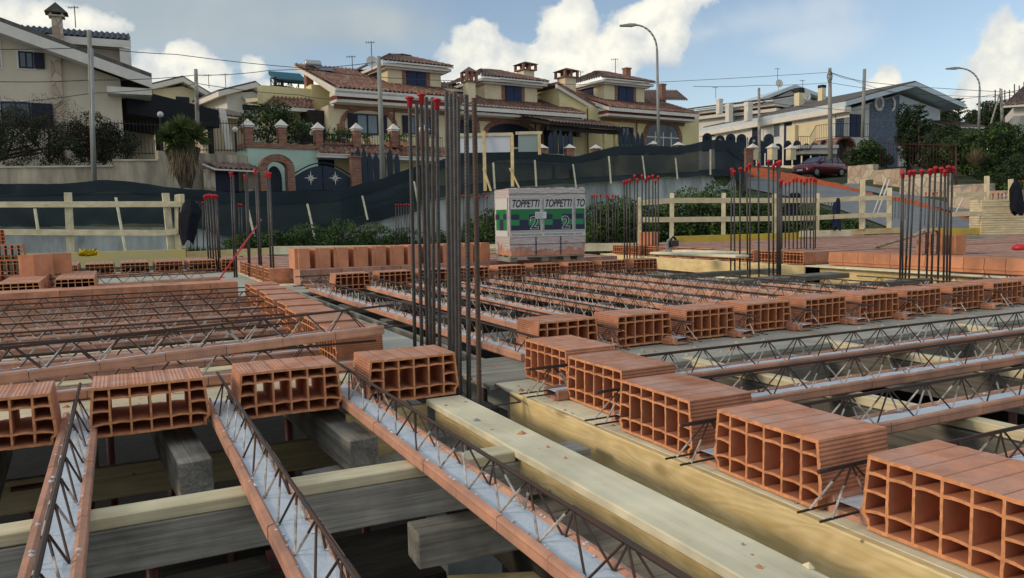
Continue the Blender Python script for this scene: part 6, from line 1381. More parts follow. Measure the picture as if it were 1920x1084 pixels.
# long left side wall (plane s = 0): openings as boxes standing off the wall
def side_open(p0, p1, yt, yb, m, nm='side_window', t=.16):
    y0, z1_ = Hs.suv(p1, yt, 0); y1, _ = Hs.suv(p0, yt, 0); _, z0_ = Hs.suv((p0+p1)/2, yb, 0); z1_ = Hs.suv((p0+p1)/2, yt, 0)[1]
    q = MB(); q.box(-.03, -.002, y0, y1, z0_, z1_); w = obj(nm, q, m, Hs.root); q = MB()
    for (a, b, c, d) in ((y0-t*1.6, y0, z0_, z1_+t), (y1, y1+t*1.6, z0_, z1_+t), (y0, y1, z1_+.001, z1_+t)): q.box(-.06, -.002, a, b, c, d)
    obj('surround', q, WHITE, w)
side_open(1411, 1428, 238, 282, SHUTD, 'side_door'); side_open(1452, 1463, 231, 256, GLASS); side_open(1471, 1486, 228, 275, SHUT, 'side_door')
y0 = Hs.suv(1497, 220, 0)[0]; q = MB(); q.box(-.35, -.003, y0, y0+1.0, -2, zL2-1.1); obj('pilaster', q, CREAM, Hs.root)
y1 = Hs.suv(1562, 220, 0)[0]; q = MB(); q.box(-.02, -.001, .3, y0-.05, -2, zL2-1.1); obj('cream_side_panel', q, CREAM, Hs.root)
# entrance steps railing and tiled porch
iron_fence('black iron railing on the entrance steps of the white house', [(1497, 283), (1518, 283), (1530, 262), (1563, 258), (1630, 258)], [58, 58.5, 59, 60, 61], 1.1, sp=.2, arrow=False)
q = MB(); q.box(-1.6, 1.6, 0, 2, 0, .25); q.box(-1.2, 1.6, .2, 2, -.4, 0); o = obj('entrance_steps', q, WHITE); o.location = at(1536, 278, 59); o.rotation_euler = (0, 0, -.3); tag(o, 'white entrance landing by the long white house', 'steps')
Po = Fac('brick_porch', 'arched brick porch with tiled top behind the dark red car', 'porch', rel(1560, 61), rel(1592, 61.6), 3.6)
s1 = Po.L; zp = Po.uv(1580, 275)[1]; q = MB(); q.box(0, .35, 0, 2.0, 0, zp); q.box(s1-.35, s1, 0, 2, 0, zp); obj('brick_piers', q, BRICK, Po.root)
q = MB(); n = 10; A0 = [(s1/2-(s1/2+.2)*math.cos(math.pi*k/n), zp+.75*math.sin(math.pi*k/n)) for k in range(n+1)]; q.prism(A0+[(x*.92+s1*.04, z-.15) for x, z in A0][::-1], -.4, 2.4); obj('barrel_tiles', q, TILE, Po.root)
# houses further left along that row
Hf = Fac('terraced_white_house', 'pale terraced house with stepped white eaves left of the blue gable house', 'house', rel(1290, 78), rel(1440, 72), 3.0)
for i, (p0, p1, ye, yb) in enumerate(((1288, 1362, 196, 260), (1362, 1440, 186, 260))):
    a, b = Hf.uv(p0, 220)[0], Hf.uv(p1, 220)[0]; zt7 = Hf.uv((p0+p1)/2, ye+28)[1]; Hf.box('wall', GREYR, a, b+.5, i*1.0, 9, 0, zt7)
    for k in range(2): Hf.box('eave_step', WHITE, a-.4, b+.6, -.6-.3*k+i*1.0, 8, zt7+.01+k*.5, zt7+.3+k*.5)
    roofpart(Hf, (a-.5, -1.5+i, zt7+1.0), (b+.7, -1.5+i, zt7+1.0), (b+.7, 4, zt7+1.75), (a-.5, 4, zt7+1.75), TILEG)
hwin(Hf, 1332, 1345, 249, 256, None, WHITE); hwin(Hf, 1350, 1366, 246, 254, None, WHITE)
q = MB(); zc8 = Hf.uv(1320, 268)[1]; q.box(Hf.uv(1300, 260, -3)[0], Hf.uv(1400, 260, -3)[0], -3, -2.7, -1, Hf.uv(1350, 262, -3)[1]); obj('parapet', q, GREYR, Hf.root)
Hg = Fac('far_grey_gable_house', 'pale grey gabled house with satellite dishes behind the terraced one', 'house', rel(1400, 84), rel(1560, 86), 4.0)
a, za_ = Hg.uv(1418, 190); b, zb_2 = Hg.uv(1550, 190); c, zc_2 = Hg.uv(1482, 163); q = MB(); q.prism([(a+.4, -1), (b, -1), (b, za_-.4), (c, zc_2-.4), (a+.4, za_-.4)], 0, 9); obj('wall', q, GREYR, Hg.root)
for x0 in (a-.3, b+.5): q = MB(); q.prism([(x0, za_-.25), (x0, za_+.1), (c, zc_2+.1), (c, zc_2-.25)], -1, 9.5); obj('roof', q, LB, Hg.root)
for i, (px, yt, yb, w) in enumerate(((1498, 166, 195, .58), (1541, 160, 178, .46), (1403, 192, 214, .50), (1367, 195, 216, .45), (1349, 186, 200, .40))):
    p = at(px, yb, 70-i); T = at(px, yt, 70-i); q = MB(); H = T.z-p.z; q.box(-w/2, w/2, -w/2, w/2, -.6, H*.7); o = obj('chimney_stack', q, CREAM if i < 2 else WHITE); o.location = p; q = MB(); q.box(-w*.55, w*.55, -w*.55, w*.55, H*.701, H); obj('chimney_top', q, IRON if i < 2 else WHITE, o); tag(o, ['cream chimney with a black top left of the satellite dish', 'cream chimney with a black top right of the satellite dish', 'pale roof chimney left of the dark pole', 'low pale chimney on the stepped roofs', 'small pale chimney at the far left of the white houses'][i], 'chimney')
dish('white satellite dish beside the black-topped chimney', 1512, 181, 68, .38); dish('white satellite dish on the grey gabled house', 1460, 157, 80, .42); dish('big white satellite dish by the pole left of the first dormer', 697, 116, 42, .30, flatm('dish_white', (.6, .6, .58))); dish('small white satellite dish on the terrace near the brick arch', 581, 239, 38, .22)
# cylinders: rooftop water tank
t = thing('water_tank', 'silver solar water tank on the left roof of the villa', 'water tank', at(586, 124, 43.5), -YAW+.5)
q = MB(); q.lathe((-.45, 0, .12), [(.02, 0), (.18, .03), (.21, .06), (.21, .86), (.18, .90), (.02, .93)], 16, Matrix.Rotation(RAD(90), 3, 'Y')); obj('tank', q, mat('galvanised', (.45, .47, .48), .35, 5, .15, metal=.6), t, True)
q = MB(); q.quad((-.1, -.25, .0), (.75, -.25, -.02), (.95, -1.2, -.42), (.1, -1.2, -.40)); obj('collector_panel', q, GLASS, t)
# right edge: low roofs, scaffold
F = Fac('stone_hut', 'small dark-roofed hut among the bushes under the right street lamp', 'hut', rel(1773, 64), rel(1826, 65), 3.4); zt9 = F.uv(1800, 238)[1]; F.box('wall', STONEW, 0, F.L, 0, 4, -1, zt9); roofpart(F, (-.3, -.5, zt9), (F.L+.3, -.5, zt9), (F.L-.6, 3, F.uv(1800, 225, 3)[1]), (.5, 3, F.uv(1800, 225, 3)[1]), TILED)
F = Fac('white_house_edge', 'corner of a pale house with dark roof at the right photo edge', 'house', rel(1893, 50), rel(2050, 48), 3.0); zt9 = F.uv(1900, 201)[1]; F.box('wall', WHITE, 0, F.L, 0, 6, F.uv(1900, 218)[1], zt9); F.box('lower_wall', CONC, 0, F.L, .02, 6, -1, F.uv(1900, 218)[1]-.002); roofpart(F, (-.6, -.6, zt9+.1), (F.L, -.6, zt9+.1), (F.L, 4, zt9+2.4), (1.5, 4, zt9+2.4), TILED)
t = thing('scaffolding', 'distant scaffolding on a building site at the upper right edge', 'scaffold', (0, 0, 0)); q = MB()
for i in range(15):
    px = 1866+i*9; yb = 215-i*3.0; yt = 176-i*2.2-random.uniform(0, 10); q.tube(at(px, yb, 90), at(px, yt, 90), .06, 4)
for k in range(3): q.tube(at(1862, 205-k*12, 90), at(1995, 172-k*12, 90), .05, 4)
obj('scaffold_poles', q, IRON, t); q = MB(); q.tube(at(1850, 216, 90.5), at(2000, 182, 90.5), .55, 4); obj('building_deck', q, CONC, t)
# stone wall right of the road
t = thing('stone_wall', 'pale crazy-paved stone wall stepping down beside the road', 'wall', (0, 0, 0))
segs = [(1589, 1637, 310, 344, 45), (1637, 1686, 318, 360, 41), (1686, 1776, 327, 392, 36), (1776, 1850, 346, 410, 31), (1850, 1990, 356, 430, 27)]
for (p0, p1, yt, yb, d) in segs:
    A_ = at(p0, yb, d+.8); B_ = at(p1, yb, d-.8); zt9 = at((p0+p1)/2, yt, d).z; mb = MB(); wallseg(mb, A_, B_, min(A_.z, B_.z)-1.2, zt9, .4); o = obj('wall_panel', mb, STONEW, t)
# ------------------------------------------------------------------ poles, lamps, wires
POLE = mat('concrete_pole', (.28, .28, .25), .9, 2, .2); POLEM = mat('grey_metal_pole', (.30, .32, .32), .5, 2, .15, metal=.3)
def pole(name, label, pt, pb, d, r0, r1, m=POLE, cat='pole'):
    A_ = at(*pb, d); B_ = at(*pt, d); q = MB(); v = B_-A_; q.tube((0, 0, 0), v, r0, 10, r1); o = obj(name, q, m, None, True); o.location = A_; tag(o, label, cat); return o
p_ = pole('utility_pole', 'tall two-part pole in front of the cream house at left', (167, 57), (177, 345), 29, .10, .075)
q = MB(); v = at(172, 92, 28.9)-at(177, 345, 28.9); q.tube((.0, -.12, 0), Vector((0, -.12, 0))+v, .06, 8); obj('metal_sleeve', q, POLEM, p_, True)
pole('utility_pole', 'weathered pole rising behind the spiky palm', (367, 130), (371, 250), 30.5, .085, .07, WGREY)
pole('utility_pole', 'concrete pole before the first dormer of the villa', (710, 106), (718, 336), 34, .125, .085)
pole('utility_pole', 'dark wooden pole among the blue screens left of the car', (1423, 165), (1424, 330), 47, .10, .075, WGREY)
pole('utility_pole', 'grey pole carrying a tangle of wires behind the red car', (1556, 128), (1557, 300), 50, .16, .10)
pole('utility_pole', 'bare pole in front of the blue gable wall', (1621, 130), (1617, 258), 54, .12, .11)
pole('utility_pole', 'thin wooden pole above the bushes at far right', (1877, 167), (1880, 250), 55, .11, .08, WGREY)
q = MB(); q.tube(at(1873, 180, 55), at(1856, 238, 54), .06, 6); tag(obj('pole_strut', q, WGREY), 'slanting strut propping the far right pole', 'strut')
def lamp(label, pb, px, ytop, pxh, yh, d):
    A_ = at(pb[0], pb[1], d); T = at(px, ytop, d); Hd = at(pxh, yh, d); H = T.z-A_.z; t = thing('street_lamp', label, 'street lamp', A_); q = MB(); q.tube((0, 0, 0), T-A_, .10, 10, .07)
    v = Hd-T; up_ = Vector((0, 0, 1)); C = [T-A_]
    for k in range(1, 9): u = k/8; C.append((T-A_)+Vector((v.x, v.y, 0))*(1-math.cos(u*math.pi/2))+up_*v.z*math.sin(u*math.pi/2))
    for a, b in zip(C, C[1:]): q.tube(a, b, .055, 8)
    obj('mast', q, POLEM, t, True)
    q = MB(); dr = (C[-1]-C[-2]); dr.z = 0; dr.normalize(); M = Matrix.Translation(C[-1]) @ Matrix.Rotation(math.atan2(dr.y, dr.x), 4, 'Z'); q.prism([(-.1, -.03), (.15, -.09), (.85, -.05), (.9, .02), (.3, .09), (-.1, .06)], -.13, .13, M); obj('lamp_head', q, POLEM, t, bevel=.02)
lamp('tall curved street lamp reaching left over the villa', (1235, 278), 1232, 95, 1190, 47, 46)
lamp('curved street lamp above the bushes at far right', (1835, 246), 1837, 165, 1797, 128, 58)
def wire(label, pts, r=.012, sag=1):
    q = MB(); P = []
    for (a, b) in zip(pts, pts[1:]):
        A_, B_ = at(*a), at(*b); n = 10
        for k in range(n): u = k/n; p = A_.lerp(B_, u); p.z -= sag*4*u*(1-u)*.25; P.append(p)
    P.append(at(*pts[-1])); q.path(P, r, 4); tag(obj('overhead_wire', q, PK), label, 'wire')
wire('highest wire from the left edge past the tall pole towards the villa', [(-60, 92, 27), (170, 89, 29), (330, 102, 31), (560, 127, 34), (712, 145, 34), (900, 152, 40), (1130, 159, 46), (1550, 136, 50)], .016, .15)
wire('middle wire from the left edge to the awning', [(-60, 151, 27), (170, 150, 29), (365, 141, 30.5), (505, 132, 34), (704, 117, 34)], .016, .25)
wire('lowest wire from the left edge sagging before the cream house', [(-60, 198, 27), (170, 175, 29), (372, 157, 30.5), (560, 178, 36), (640, 186, 38)], .014, .25)
wire('wire from the wire pole to the bare pole and off to the right', [(1558, 136, 50), (1620, 153, 54), (1770, 166, 56), (1990, 176, 56)], .02, .2)
wire('wire crossing before the blue gable to the far right pole', [(1300, 162, 47), (1423, 160, 47), (1556, 155, 50), (1700, 175, 55), (1877, 182, 55), (1990, 160, 55)], .016, .2)
wire('low wire sagging in front of the long white house', [(1425, 189, 47), (1560, 204, 50), (1619, 205, 54), (1877, 176, 55)], .018, .3)
wire('service wire from the wire pole to the white house', [(1556, 136, 50), (1600, 150, 56), (1690, 178, 60)], .016, .3)
q = MB()
for k in range(26): a = k*.8; a2 = a+.8; c0 = at(1556, 143, 49.6); q.tube(c0+Vector((.24*math.cos(a), 0, .42*math.sin(a)*(.6+.4*math.sin(k)))), c0+Vector((.24*math.cos(a2), .03, .42*math.sin(a2)*(.6+.4*math.sin(k+1)))), .014, 4)
tag(obj('wire_coil', q, PK), 'coiled wires hanging at the top of the grey wire pole', 'cable')
for i, (px, yt, yb, d, lab) in enumerate(((142, 12, 52, 38, 'television aerial on the blue-tiled roof at left'), (392, 140, 165, 52, 'left aerial on the small cream house roof'), (424, 138, 175, 52, 'right aerial between the two small houses'), (661, 105, 132, 44, 'small aerial on the left roof of the villa'), (697, 78, 108, 43, 'tall aerial above the big satellite dish'), (911, 134, 145, 50, 'short aerial left of the second dormer chimney'), (957, 138, 146, 50, 'tiny aerial on the second dormer roof'), (1089, 134, 155, 52, 'aerial right of the third villa chimney'), (1154, 110, 138, 54, 'aerial on the third dormer roof'), (1342, 163, 184, 78, 'aerial at the left of the white houses'), (1458, 128, 152, 80, 'tall aerial above the grey gabled house'), (1505, 150, 168, 78, 'aerial between the two black-topped chimneys'))): antenna('tv_aerial', lab, px, yt, yb, d)
def globe_lamp(label, px, yt, yb, d):
    A_ = at(px, yb, d); T = at(px, yt, d); t = thing('globe_lamp', label, 'garden lamp', A_); q = MB(); H = T.z-A_.z; q.tube((0, 0, 0), (0, 0, H-.2), .05, 8); obj('post', q, IRON, t); q = MB(); q.lathe((0, 0, H-.24), [(.01, .0)]+[(.12*math.sin(k*math.pi/8), .12-.12*math.cos(k*math.pi/8)) for k in range(1, 8)]+[(.01, .24)], 14); obj('globe', q, flatm('milky_globe', (.55, .57, .56)), t, True)
globe_lamp('white globe lamp left of the palm', 305, 210, 290, 31.5); globe_lamp('white globe lamp behind the fence right of the palm', 443, 238, 285, 33); globe_lamp('white globe lamp near the double gate post', 586, 245, 270, 36)

# ------------------------------------------------------------------ car
def car(loc, rz):
    t = thing('parked_car', 'dark red hatchback parked on the driveway before the blue screens', 'car', loc, rz)
    PAINT = bpy.data.materials.new('red_car_paint'); PAINT.use_nodes = True; b = PAINT.node_tree.nodes['Principled BSDF']; b.inputs['Base Color'].default_value = (.13, .006, .022, 1); b.inputs['Roughness'].default_value = .28; b.inputs['Coat Weight'].default_value = .6
    st = [(-2.02, .28, .55, .62, .60), (-1.95, .24, .80, .76, .70), (-1.6, .22, .92, .82, .78), (-1.0, .20, .98, .84, .82), (0, .20, 1.0, .85, .83), (1.0, .20, 1.0, .84, .82), (1.6, .22, .98, .82, .78), (1.95, .26, .92, .76, .70), (2.02, .34, .70, .66, .62)]
    R_ = []
    for (x, zb, zt, wb, wt) in st: R_.append([(x, -wt*.82, zt), (x, -wt, zt-.10), (x, -wb, (zb+zt)/2), (x, -wb*.96, zb), (x, wb*.96, zb), (x, wb, (zb+zt)/2), (x, wt, zt-.10), (x, wt*.82, zt), (x, -wt*.82, zt)])
    q = MB(); q.grid(R_); q.f.append(tuple(range(8))[::-1]); q.m.append(0); k = len(st)*9-9; q.f.append(tuple(k+i for i in range(8))); q.m.append(0); obj('body', q, PAINT, t, True, bevel=None)
    def ring(x, w, z): return [(x, -w, z), (x, -w*.6, z+.02), (x, 0, z+.03), (x, w*.6, z+.02), (x, w, z)]
    cab = [(-1.15, .74, .97), (-.35, .62, 1.40), (.4, .61, 1.46), (1.1, .60, 1.42), (1.8, .70, .98)]
    q = MB(); q.grid([ring(*c) for c in cab]); obj('roof', q, PAINT, t, True)
    q = MB()
    for s_ in (-1, 1):
        P = [(-1.1, s_*.755, .98), (-.35, s_*.64, 1.385), (.4, s_*.63, 1.44), (1.08, s_*.62, 1.40), (1.62, s_*.72, 1.0)]
        q.v += P; k = len(q.v)-5; q.f.append((k, k+1, k+2, k+3, k+4)); q.m.append(0)
    obj('side_windows', q, GLASS, t)
    q = MB(); q.quad((-1.13, -.70, 1.0), (-1.13, .70, 1.0), (-.38, .58, 1.42), (-.38, -.58, 1.42)); obj('windscreen', q, GLASS, t)
    q = MB(); q.quad((1.78, -.64, 1.03), (1.78, .64, 1.03), (1.13, .55, 1.44), (1.13, -.55, 1.44)); obj('rear_window', q, GLASS, t)
    for s_ in (-1, 1):
        q = MB()
        for x in (-.30, .42, 1.02): q.tube((x*1.05, s_*.765, .98), (x, s_*.645, 1.41), .03, 5)
        obj('window_pillars', q, PAINT, t)
        q = MB(); q.lathe((0, 0, 0), [(.02, -.04), (.12, -.03), (.15, .03), (.02, .06)], 10, Matrix.Rotation(RAD(90), 3, 'Y')); o = obj('headlight', q, flatm('lamp_glass', (.5, .5, .52), .15), t, True); o.location = (-1.86, s_*.55, .70); o.scale = (1, 1.3, .7)
        q = MB(); q.box(1.80, 1.93, s_*.70-.06, s_*.70+.04, .74, .94); obj('tail_light', q, REDP, t)
        q = MB(); q.box(-.85, -.68, s_*.84-.09, s_*.84+.09, .98, 1.1); obj('door_mirror', q, PAINT, t, bevel=.02)
        for x in (-1.28, 1.25):
            Mx = Matrix.Rotation(RAD(90), 3, 'X'); q = MB(); q.lathe((0, 0, 0), [(.20, -.09), (.30, -.09), (.315, -.05), (.315, .05), (.30, .09), (.20, .09)], 20, Mx); w = obj('wheel', q, flatm('tyre', (.012, .012, .013), .9), t, True); w.location = (x, s_*.76, .31)
            q = MB(); q.lathe((0, 0, 0), [(.03, -.096), (.2, -.092), (.2, .092), (.03, .096)], 16, Mx); obj('rim', q, POLEM, w)
    q = MB(); q.box(-2.04, -2.01, -.26, .26, .42, .53); obj('number_plate', q, WHITE, t)
    q = MB(); q.box(-2.035, -1.98, -.45, .45, .28, .40); obj('grille', q, PK, t)
cp = at(1537, 333, 56.0)
car(cp+Vector((0, 0, .02)), -YAW+RAD(28))

# ------------------------------------------------------------------ vegetation
def leafm(name, a, b): return mat(name, a, .8, 2.5, .3, col2=b, spec=.2)
LG = leafm('dark_evergreen_leaves', (.045, .072, .030), (.016, .028, .014)); LG2 = leafm('green_leaves', (.10, .17, .045), (.035, .065, .02)); LG3 = leafm('olive_leaves', (.075, .085, .045), (.035, .045, .025)); LB_ = leafm('brown_twigs', (.050, .040, .030), (.025, .020, .017)); LY = leafm('palm_leaves', (.14, .18, .060), (.060, .085, .030)); LDRY = leafm('dry_palm_skirt', (.22, .17, .10), (.12, .09, .06))
BARK = mat('bark', (.07, .055, .042), .95, 8, .4, bump=.01, bump_s=20)
def crown(mb, blobs_, n, size, seed=0, mix=(0, 1, 2)):
    rnd = random.Random(seed); tot = sum(b[3]*b[4]*b[5] for b in blobs_)
    for (cx, cy, cz, rx, ry, rz) in blobs_:
        k = int(n*rx*ry*rz/tot)
        for _ in range(k):
            while True:
                p = Vector((rnd.uniform(-1, 1), rnd.uniform(-1, 1), rnd.uniform(-1, 1)))
                if p.length < 1 and p.length > .35: break
            q = Vector((cx+p.x*rx, cy+p.y*ry, cz+p.z*rz)); nz = noise.noise(q*(1.1/max(.5, rx*.4)))
            if nz < -.22: continue
            a = Vector((rnd.gauss(0, 1), rnd.gauss(0, 1), rnd.gauss(0, 1))).normalized(); b = a.orthogonal().normalized(); b = (Matrix.Rotation(rnd.uniform(0, 6.28), 3, a) @ b); c = a.cross(b); s_ = size*rnd.uniform(.6, 1.4)
            mb.k = mix[0] if nz > .25 else (mix[1] if nz > 0 else mix[-1]); mb.v += [tuple(q-b*s_), tuple(q+c*s_*.45), tuple(q+b*s_), tuple(q-c*s_*.45)]; i = len(mb.v)-4; mb.f.append((i, i+1, i+2, i+3)); mb.m.append(mb.k)
def bush(name, label, cat, p, blobs_, n, size, mats=None, seed=0, trunk=True, group=None):
    t = thing(name, label, cat, p, 0, group); mb = MB(); crown(mb, blobs_, n, size, seed); obj('crown', mb, mats or [LG2, LG, LG], t)
    if trunk:
        rnd = random.Random(seed); q = MB()
        for b in blobs_[:6]:
            A_ = Vector((rnd.uniform(-.1, .1), rnd.uniform(-.1, .1), 0)); M_ = Vector((b[0]*.4, b[1]*.4, b[2]*.5)); E_ = Vector(b[:3]); r = .04+.03*b[5]*.4; q.tube(A_, M_, r, 6, r*.7); q.tube(M_, E_, r*.7, 6, r*.3)
            for _ in range(4): q.tube(E_, E_+Vector((rnd.uniform(-1, 1)*b[3], rnd.uniform(-1, 1)*b[4], rnd.uniform(0, 1)*b[5]))*.8, r*.28, 4, .008)
        obj('trunk', q, BARK, t)
    return t
def hedge(label, pts, d, h, w, n, size, mats, seed, name='hedge', cat='hedge'):
    P = [at(px, y, dd) for (px, y), dd in zip(pts, d)]; o = P[0]; bl = []; rnd = random.Random(seed)
    for A_, B_ in zip(P, P[1:]):
        k = max(2, int((B_-A_).length/(w*.8)))
        for i in range(k): p = A_.lerp(B_, (i+.5)/k)-o; hh = h*rnd.uniform(.75, 1.15); bl.append((p.x, p.y, p.z+hh*.5, w*rnd.uniform(.6, .9), w*.6, hh*.55))
    return bush(name, label, cat, o, bl, n, size, mats, seed, True)
hedge('brown leafless hedge on top of the garden wall at left', [(-60, 312), (60, 312), (165, 310), (218, 306)], [29.6, 29.7, 29.9, 30.2], 1.95, 1.1, 42000, .036, [LB_, LG, LB_], 11)
hedge('darker shrub behind the left pole on the garden wall', [(178, 300), (215, 300), (240, 300)], [30.5, 30.5, 30.6], 1.3, .8, 5000, .042, [LG, LG, LB_], 12, 'garden_shrub', 'shrub')
bush('bare_tree', 'bare brown tree over the hedge before the lower left window', 'tree', at(95, 305, 31), [(0, 0, 1.9, 1.5, .9, .8), (-1.4, 0, 1.7, 1.0, .7, .8), (.9, 0, 1.3, .8, .6, .8)], 3200, .028, [LB_, LB_, LG], 13)
bush('bare_tree', 'small bare twiggy tree at the very left edge', 'tree', at(5, 300, 31), [(0, 0, 1.6, 1.3, .9, .9), (.9, 0, 1.4, .8, .6, .8)], 2600, .028, [LB_, LB_, LG], 14)
bush('garden_shrub', 'round dark green tree behind the left terrace railing', 'tree', at(500, 272, 36.5), [(0, 0, 1.0, 1.3, 1, .9), (1.3, 0, .7, 1.0, .8, .7), (.5, 0, 1.5, .9, .7, .6)], 5000, .07, [LG2, LG, LG], 15)
bush('garden_shrub', 'dark shrub left of the agave on the terrace', 'shrub', at(574, 272, 36.8), [(0, 0, .6, .7, .6, .5)], 900, .06, [LG2, LG, LG], 16)
bush('garden_shrub', 'grassy green shrub between the third and fourth terrace pillars', 'shrub', at(638, 275, 37.3), [(0, 0, .45, .75, .5, .45)], 1200, .06, [LG2, LG2, LG], 17)
def agave(px, py, d, s_, lab, n=26, m=None):
    t = thing('agave_plant', lab, 'agave', at(px, py, d)); q = MB(); rnd = random.Random(px)
    for k in range(n):
        a = rnd.uniform(0, 6.28); e = rnd.uniform(.5, 1.4); v = Vector((math.cos(a)*math.cos(e), math.sin(a)*math.cos(e), math.sin(e)))*s_; w = Vector((-math.sin(a), math.cos(a), 0))*.05*s_; q.tri(-w, w, v)
    obj('leaves', q, m or LG3, t)
agave(606, 262, 36.9, .9, 'pale spiky agave between the second and third pillars')
# pots
for i, (px, lab) in enumerate(((655, 'potted plant with white blossom on the terrace'), (690, 'second potted plant left of the concrete pole'), (728, 'potted plant right of the concrete pole'), (760, 'potted plant near the fifth pillar'))):
    p = at(px, 276, 38); t = thing('potted_plant', lab, 'potted plant', p); q = MB(); q.lathe((0, 0, 0), [(.10, 0), (.16, .25), (.17, .25)], 10); obj('pot', q, CLAYO, t); q = MB(); crown(q, [(0, 0, .45, .28, .28, .25)], 220, .05, i, (0, 1, 1)); obj('leaves', q, [WHITE if i == 0 else LG2, LG2], t)
# yucca / palm
def yucca(p, H):
    t = thing('spiky_palm', 'bushy spiky yucca palm in front of the garden wall', 'palm', p); rnd = random.Random(3); q = MB(); q.tube((0, 0, 0), (.05, 0, H*.55), .16, 8, .11); q.tube((.1, 0, 0), (.5, .1, H*.6), .12, 8, .08); q.tube((-.05, 0, 0), (-.55, .05, H*.55), .12, 8, .08); obj('trunk', q, BARK, t)
    g = MB(); dr = MB()
    for (cx, cz, R_, n) in ((-.42, H*.74, .60, 330), (.36, H*.76, .64, 360), (0, H*.86, .58, 300), (-.1, H*.66, .6, 240)):
        for _ in range(n):
            a = rnd.uniform(0, 6.28); e = rnd.uniform(-.5, 1.45); L = R_*rnd.uniform(.75, 1.1); v = Vector((math.cos(a)*math.cos(e), math.sin(a)*math.cos(e), math.sin(e))); w = v.cross(Vector((0, 0, 1))).normalized()*.022; c = Vector((cx, 0, cz)); mid = c+v*L*.6; end = c+v*L+Vector((0, 0, -.12*L*(1-math.sin(e)))); g.v += [tuple(c-w), tuple(c+w), tuple(mid+w*1.2), tuple(end), tuple(mid-w*1.2)]; i = len(g.v)-5; g.f.append((i, i+1, i+2, i+3, i+4)); g.m.append(0)
    for _ in range(650):
        a = rnd.uniform(0, 6.28); z0 = rnd.uniform(H*.35, H*.72); r = rnd.uniform(.1, .5); c = Vector((rnd.uniform(-.4, .4), 0, z0)); e = c+Vector((math.cos(a)*r*(.5+z0/H*.6), math.sin(a)*r, -rnd.uniform(.45, .95))); w = Vector((-math.sin(a), math.cos(a), 0))*.02; dr.v += [tuple(c-w), tuple(c+w), tuple(e)]; i = len(dr.v)-3; dr.f.append((i, i+1, i+2)); dr.m.append(0)
    obj('leaf_crown', g, LY, t); obj('dry_skirt', dr, LDRY, t)
p = at(348, 352, 27.8); yucca(p, at(348, 226, 27.8).z-p.z)
# weeds and shrubs at the foot of the retaining wall
wl = [(470, 26), (520, 30), (575, 44), (640, 52), (700, 46), (760, 36), (830, 30), (880, 40)]
for i, (px, hpx) in enumerate(wl):
    d = itp(px, WPX, WD)-2.5; s_ = d/FPX; h = hpx*s_; p = at(px, 462, d); bush('weed_shrub', f'{ORD[i]} low green shrub from the left at the foot of the wall behind the blocks', 'shrub', p, [(0, 0, h*.4, 42*s_, .6, h*.6), (20*s_, .2, h*.3, 34*s_, .5, h*.45), (-22*s_, .1, h*.25, 30*s_, .5, h*.4)], 3200, .04, [LG2, LG2, LG], 30+i, False, 'low shrubs at the foot of the wall')
wl = [(930, 60), (1130, 70), (1165, 80), (1230, 70), (1290, 98), (1345, 110), (1395, 85), (1440, 82), (1490, 66), (1520, 60), (1570, 40), (1610, 26)]
for i, (px, hpx) in enumerate(wl):
    d = 23-.002*(px-900); s_ = d/FPX; h = hpx*s_; p = at(px, 448, d); bush('bank_bush', f'{ORD[i]} green bush from the left on the bank behind the right railing', 'bush', p, [(0, 0, h*.45, 40*s_, .9, h*.55), (25*s_, .3, h*.35, 36*s_, .8, h*.5), (-25*s_, .1, h*.3, 34*s_, .8, h*.45)], 7500, .045, [LG2, LG2, LG], 50+i, False, 'bushes on the bank behind the right railing')
# trees and bushes at right
def rt_bush(px, yb, d, w, h, lab, mats, seed, n=5000, name='garden_bush', cat='bush', size=.11, tall=False):
    s_ = d/FPX; W_, H_ = w*s_/2, h*s_; rnd = random.Random(seed); bl = [(0, 0, H_*.5, W_*.8, W_*.6, H_*.5)]+[(rnd.uniform(-.7, .7)*W_, rnd.uniform(-.4, .4)*W_, H_*rnd.uniform(.25, .8), W_*rnd.uniform(.3, .5), W_*.4, H_*rnd.uniform(.2, .32)) for _ in range(5)]
    bush(name, lab, cat, at(px, yb, d), bl, int(n*2), size*.68, mats, seed, True)
rt_bush(1628, 322, 50, 95, 58, 'dark hedge bush behind the stone wall next to the car', [LG, LG, LG2], 71, 5000)
rt_bush(1704, 322, 52, 62, 122, 'tall dark bush before the blue stone facing', [LG, LG, LG], 72, 6000)
rt_bush(1745, 320, 52, 120, 92, 'olive tree with greyish leaves right of the blue gable', [LG3, LG, LG], 73, 7000, 'olive_tree', 'tree', .10)
rt_bush(1770, 330, 48, 120, 95, 'dark bush behind the rusty fence at right', [LG, LG, LG], 74, 6500)
rt_bush(1815, 330, 46, 90, 90, 'grassy yellow-green bush under the right street lamp', [LG3, LG2, LG], 75, 4500)
rt_bush(1870, 350, 42, 130, 120, 'big dark bush at the right edge below the thin pole', [LG, LG, LG2], 76, 9000)
rt_bush(1905, 400, 32, 110, 110, 'green hedge hanging over the stone wall at the right edge', [LG2, LG, LG], 77, 7000, 'garden_hedge', 'hedge', .09)
rt_bush(1850, 260, 75, 110, 70, 'dark trees on the hill below the scaffolding', [LG, LG, LG], 78, 5000, 'hill_trees', 'trees', .18)
rt_bush(1765, 255, 80, 90, 52, 'dark trees beyond the gable tip of the blue house', [LG, LG, LG], 79, 4000, 'hill_trees', 'trees', .18)
rt_bush(1960, 330, 45, 120, 150, 'dark bush mostly outside the right edge', [LG, LG, LG], 80, 6000)
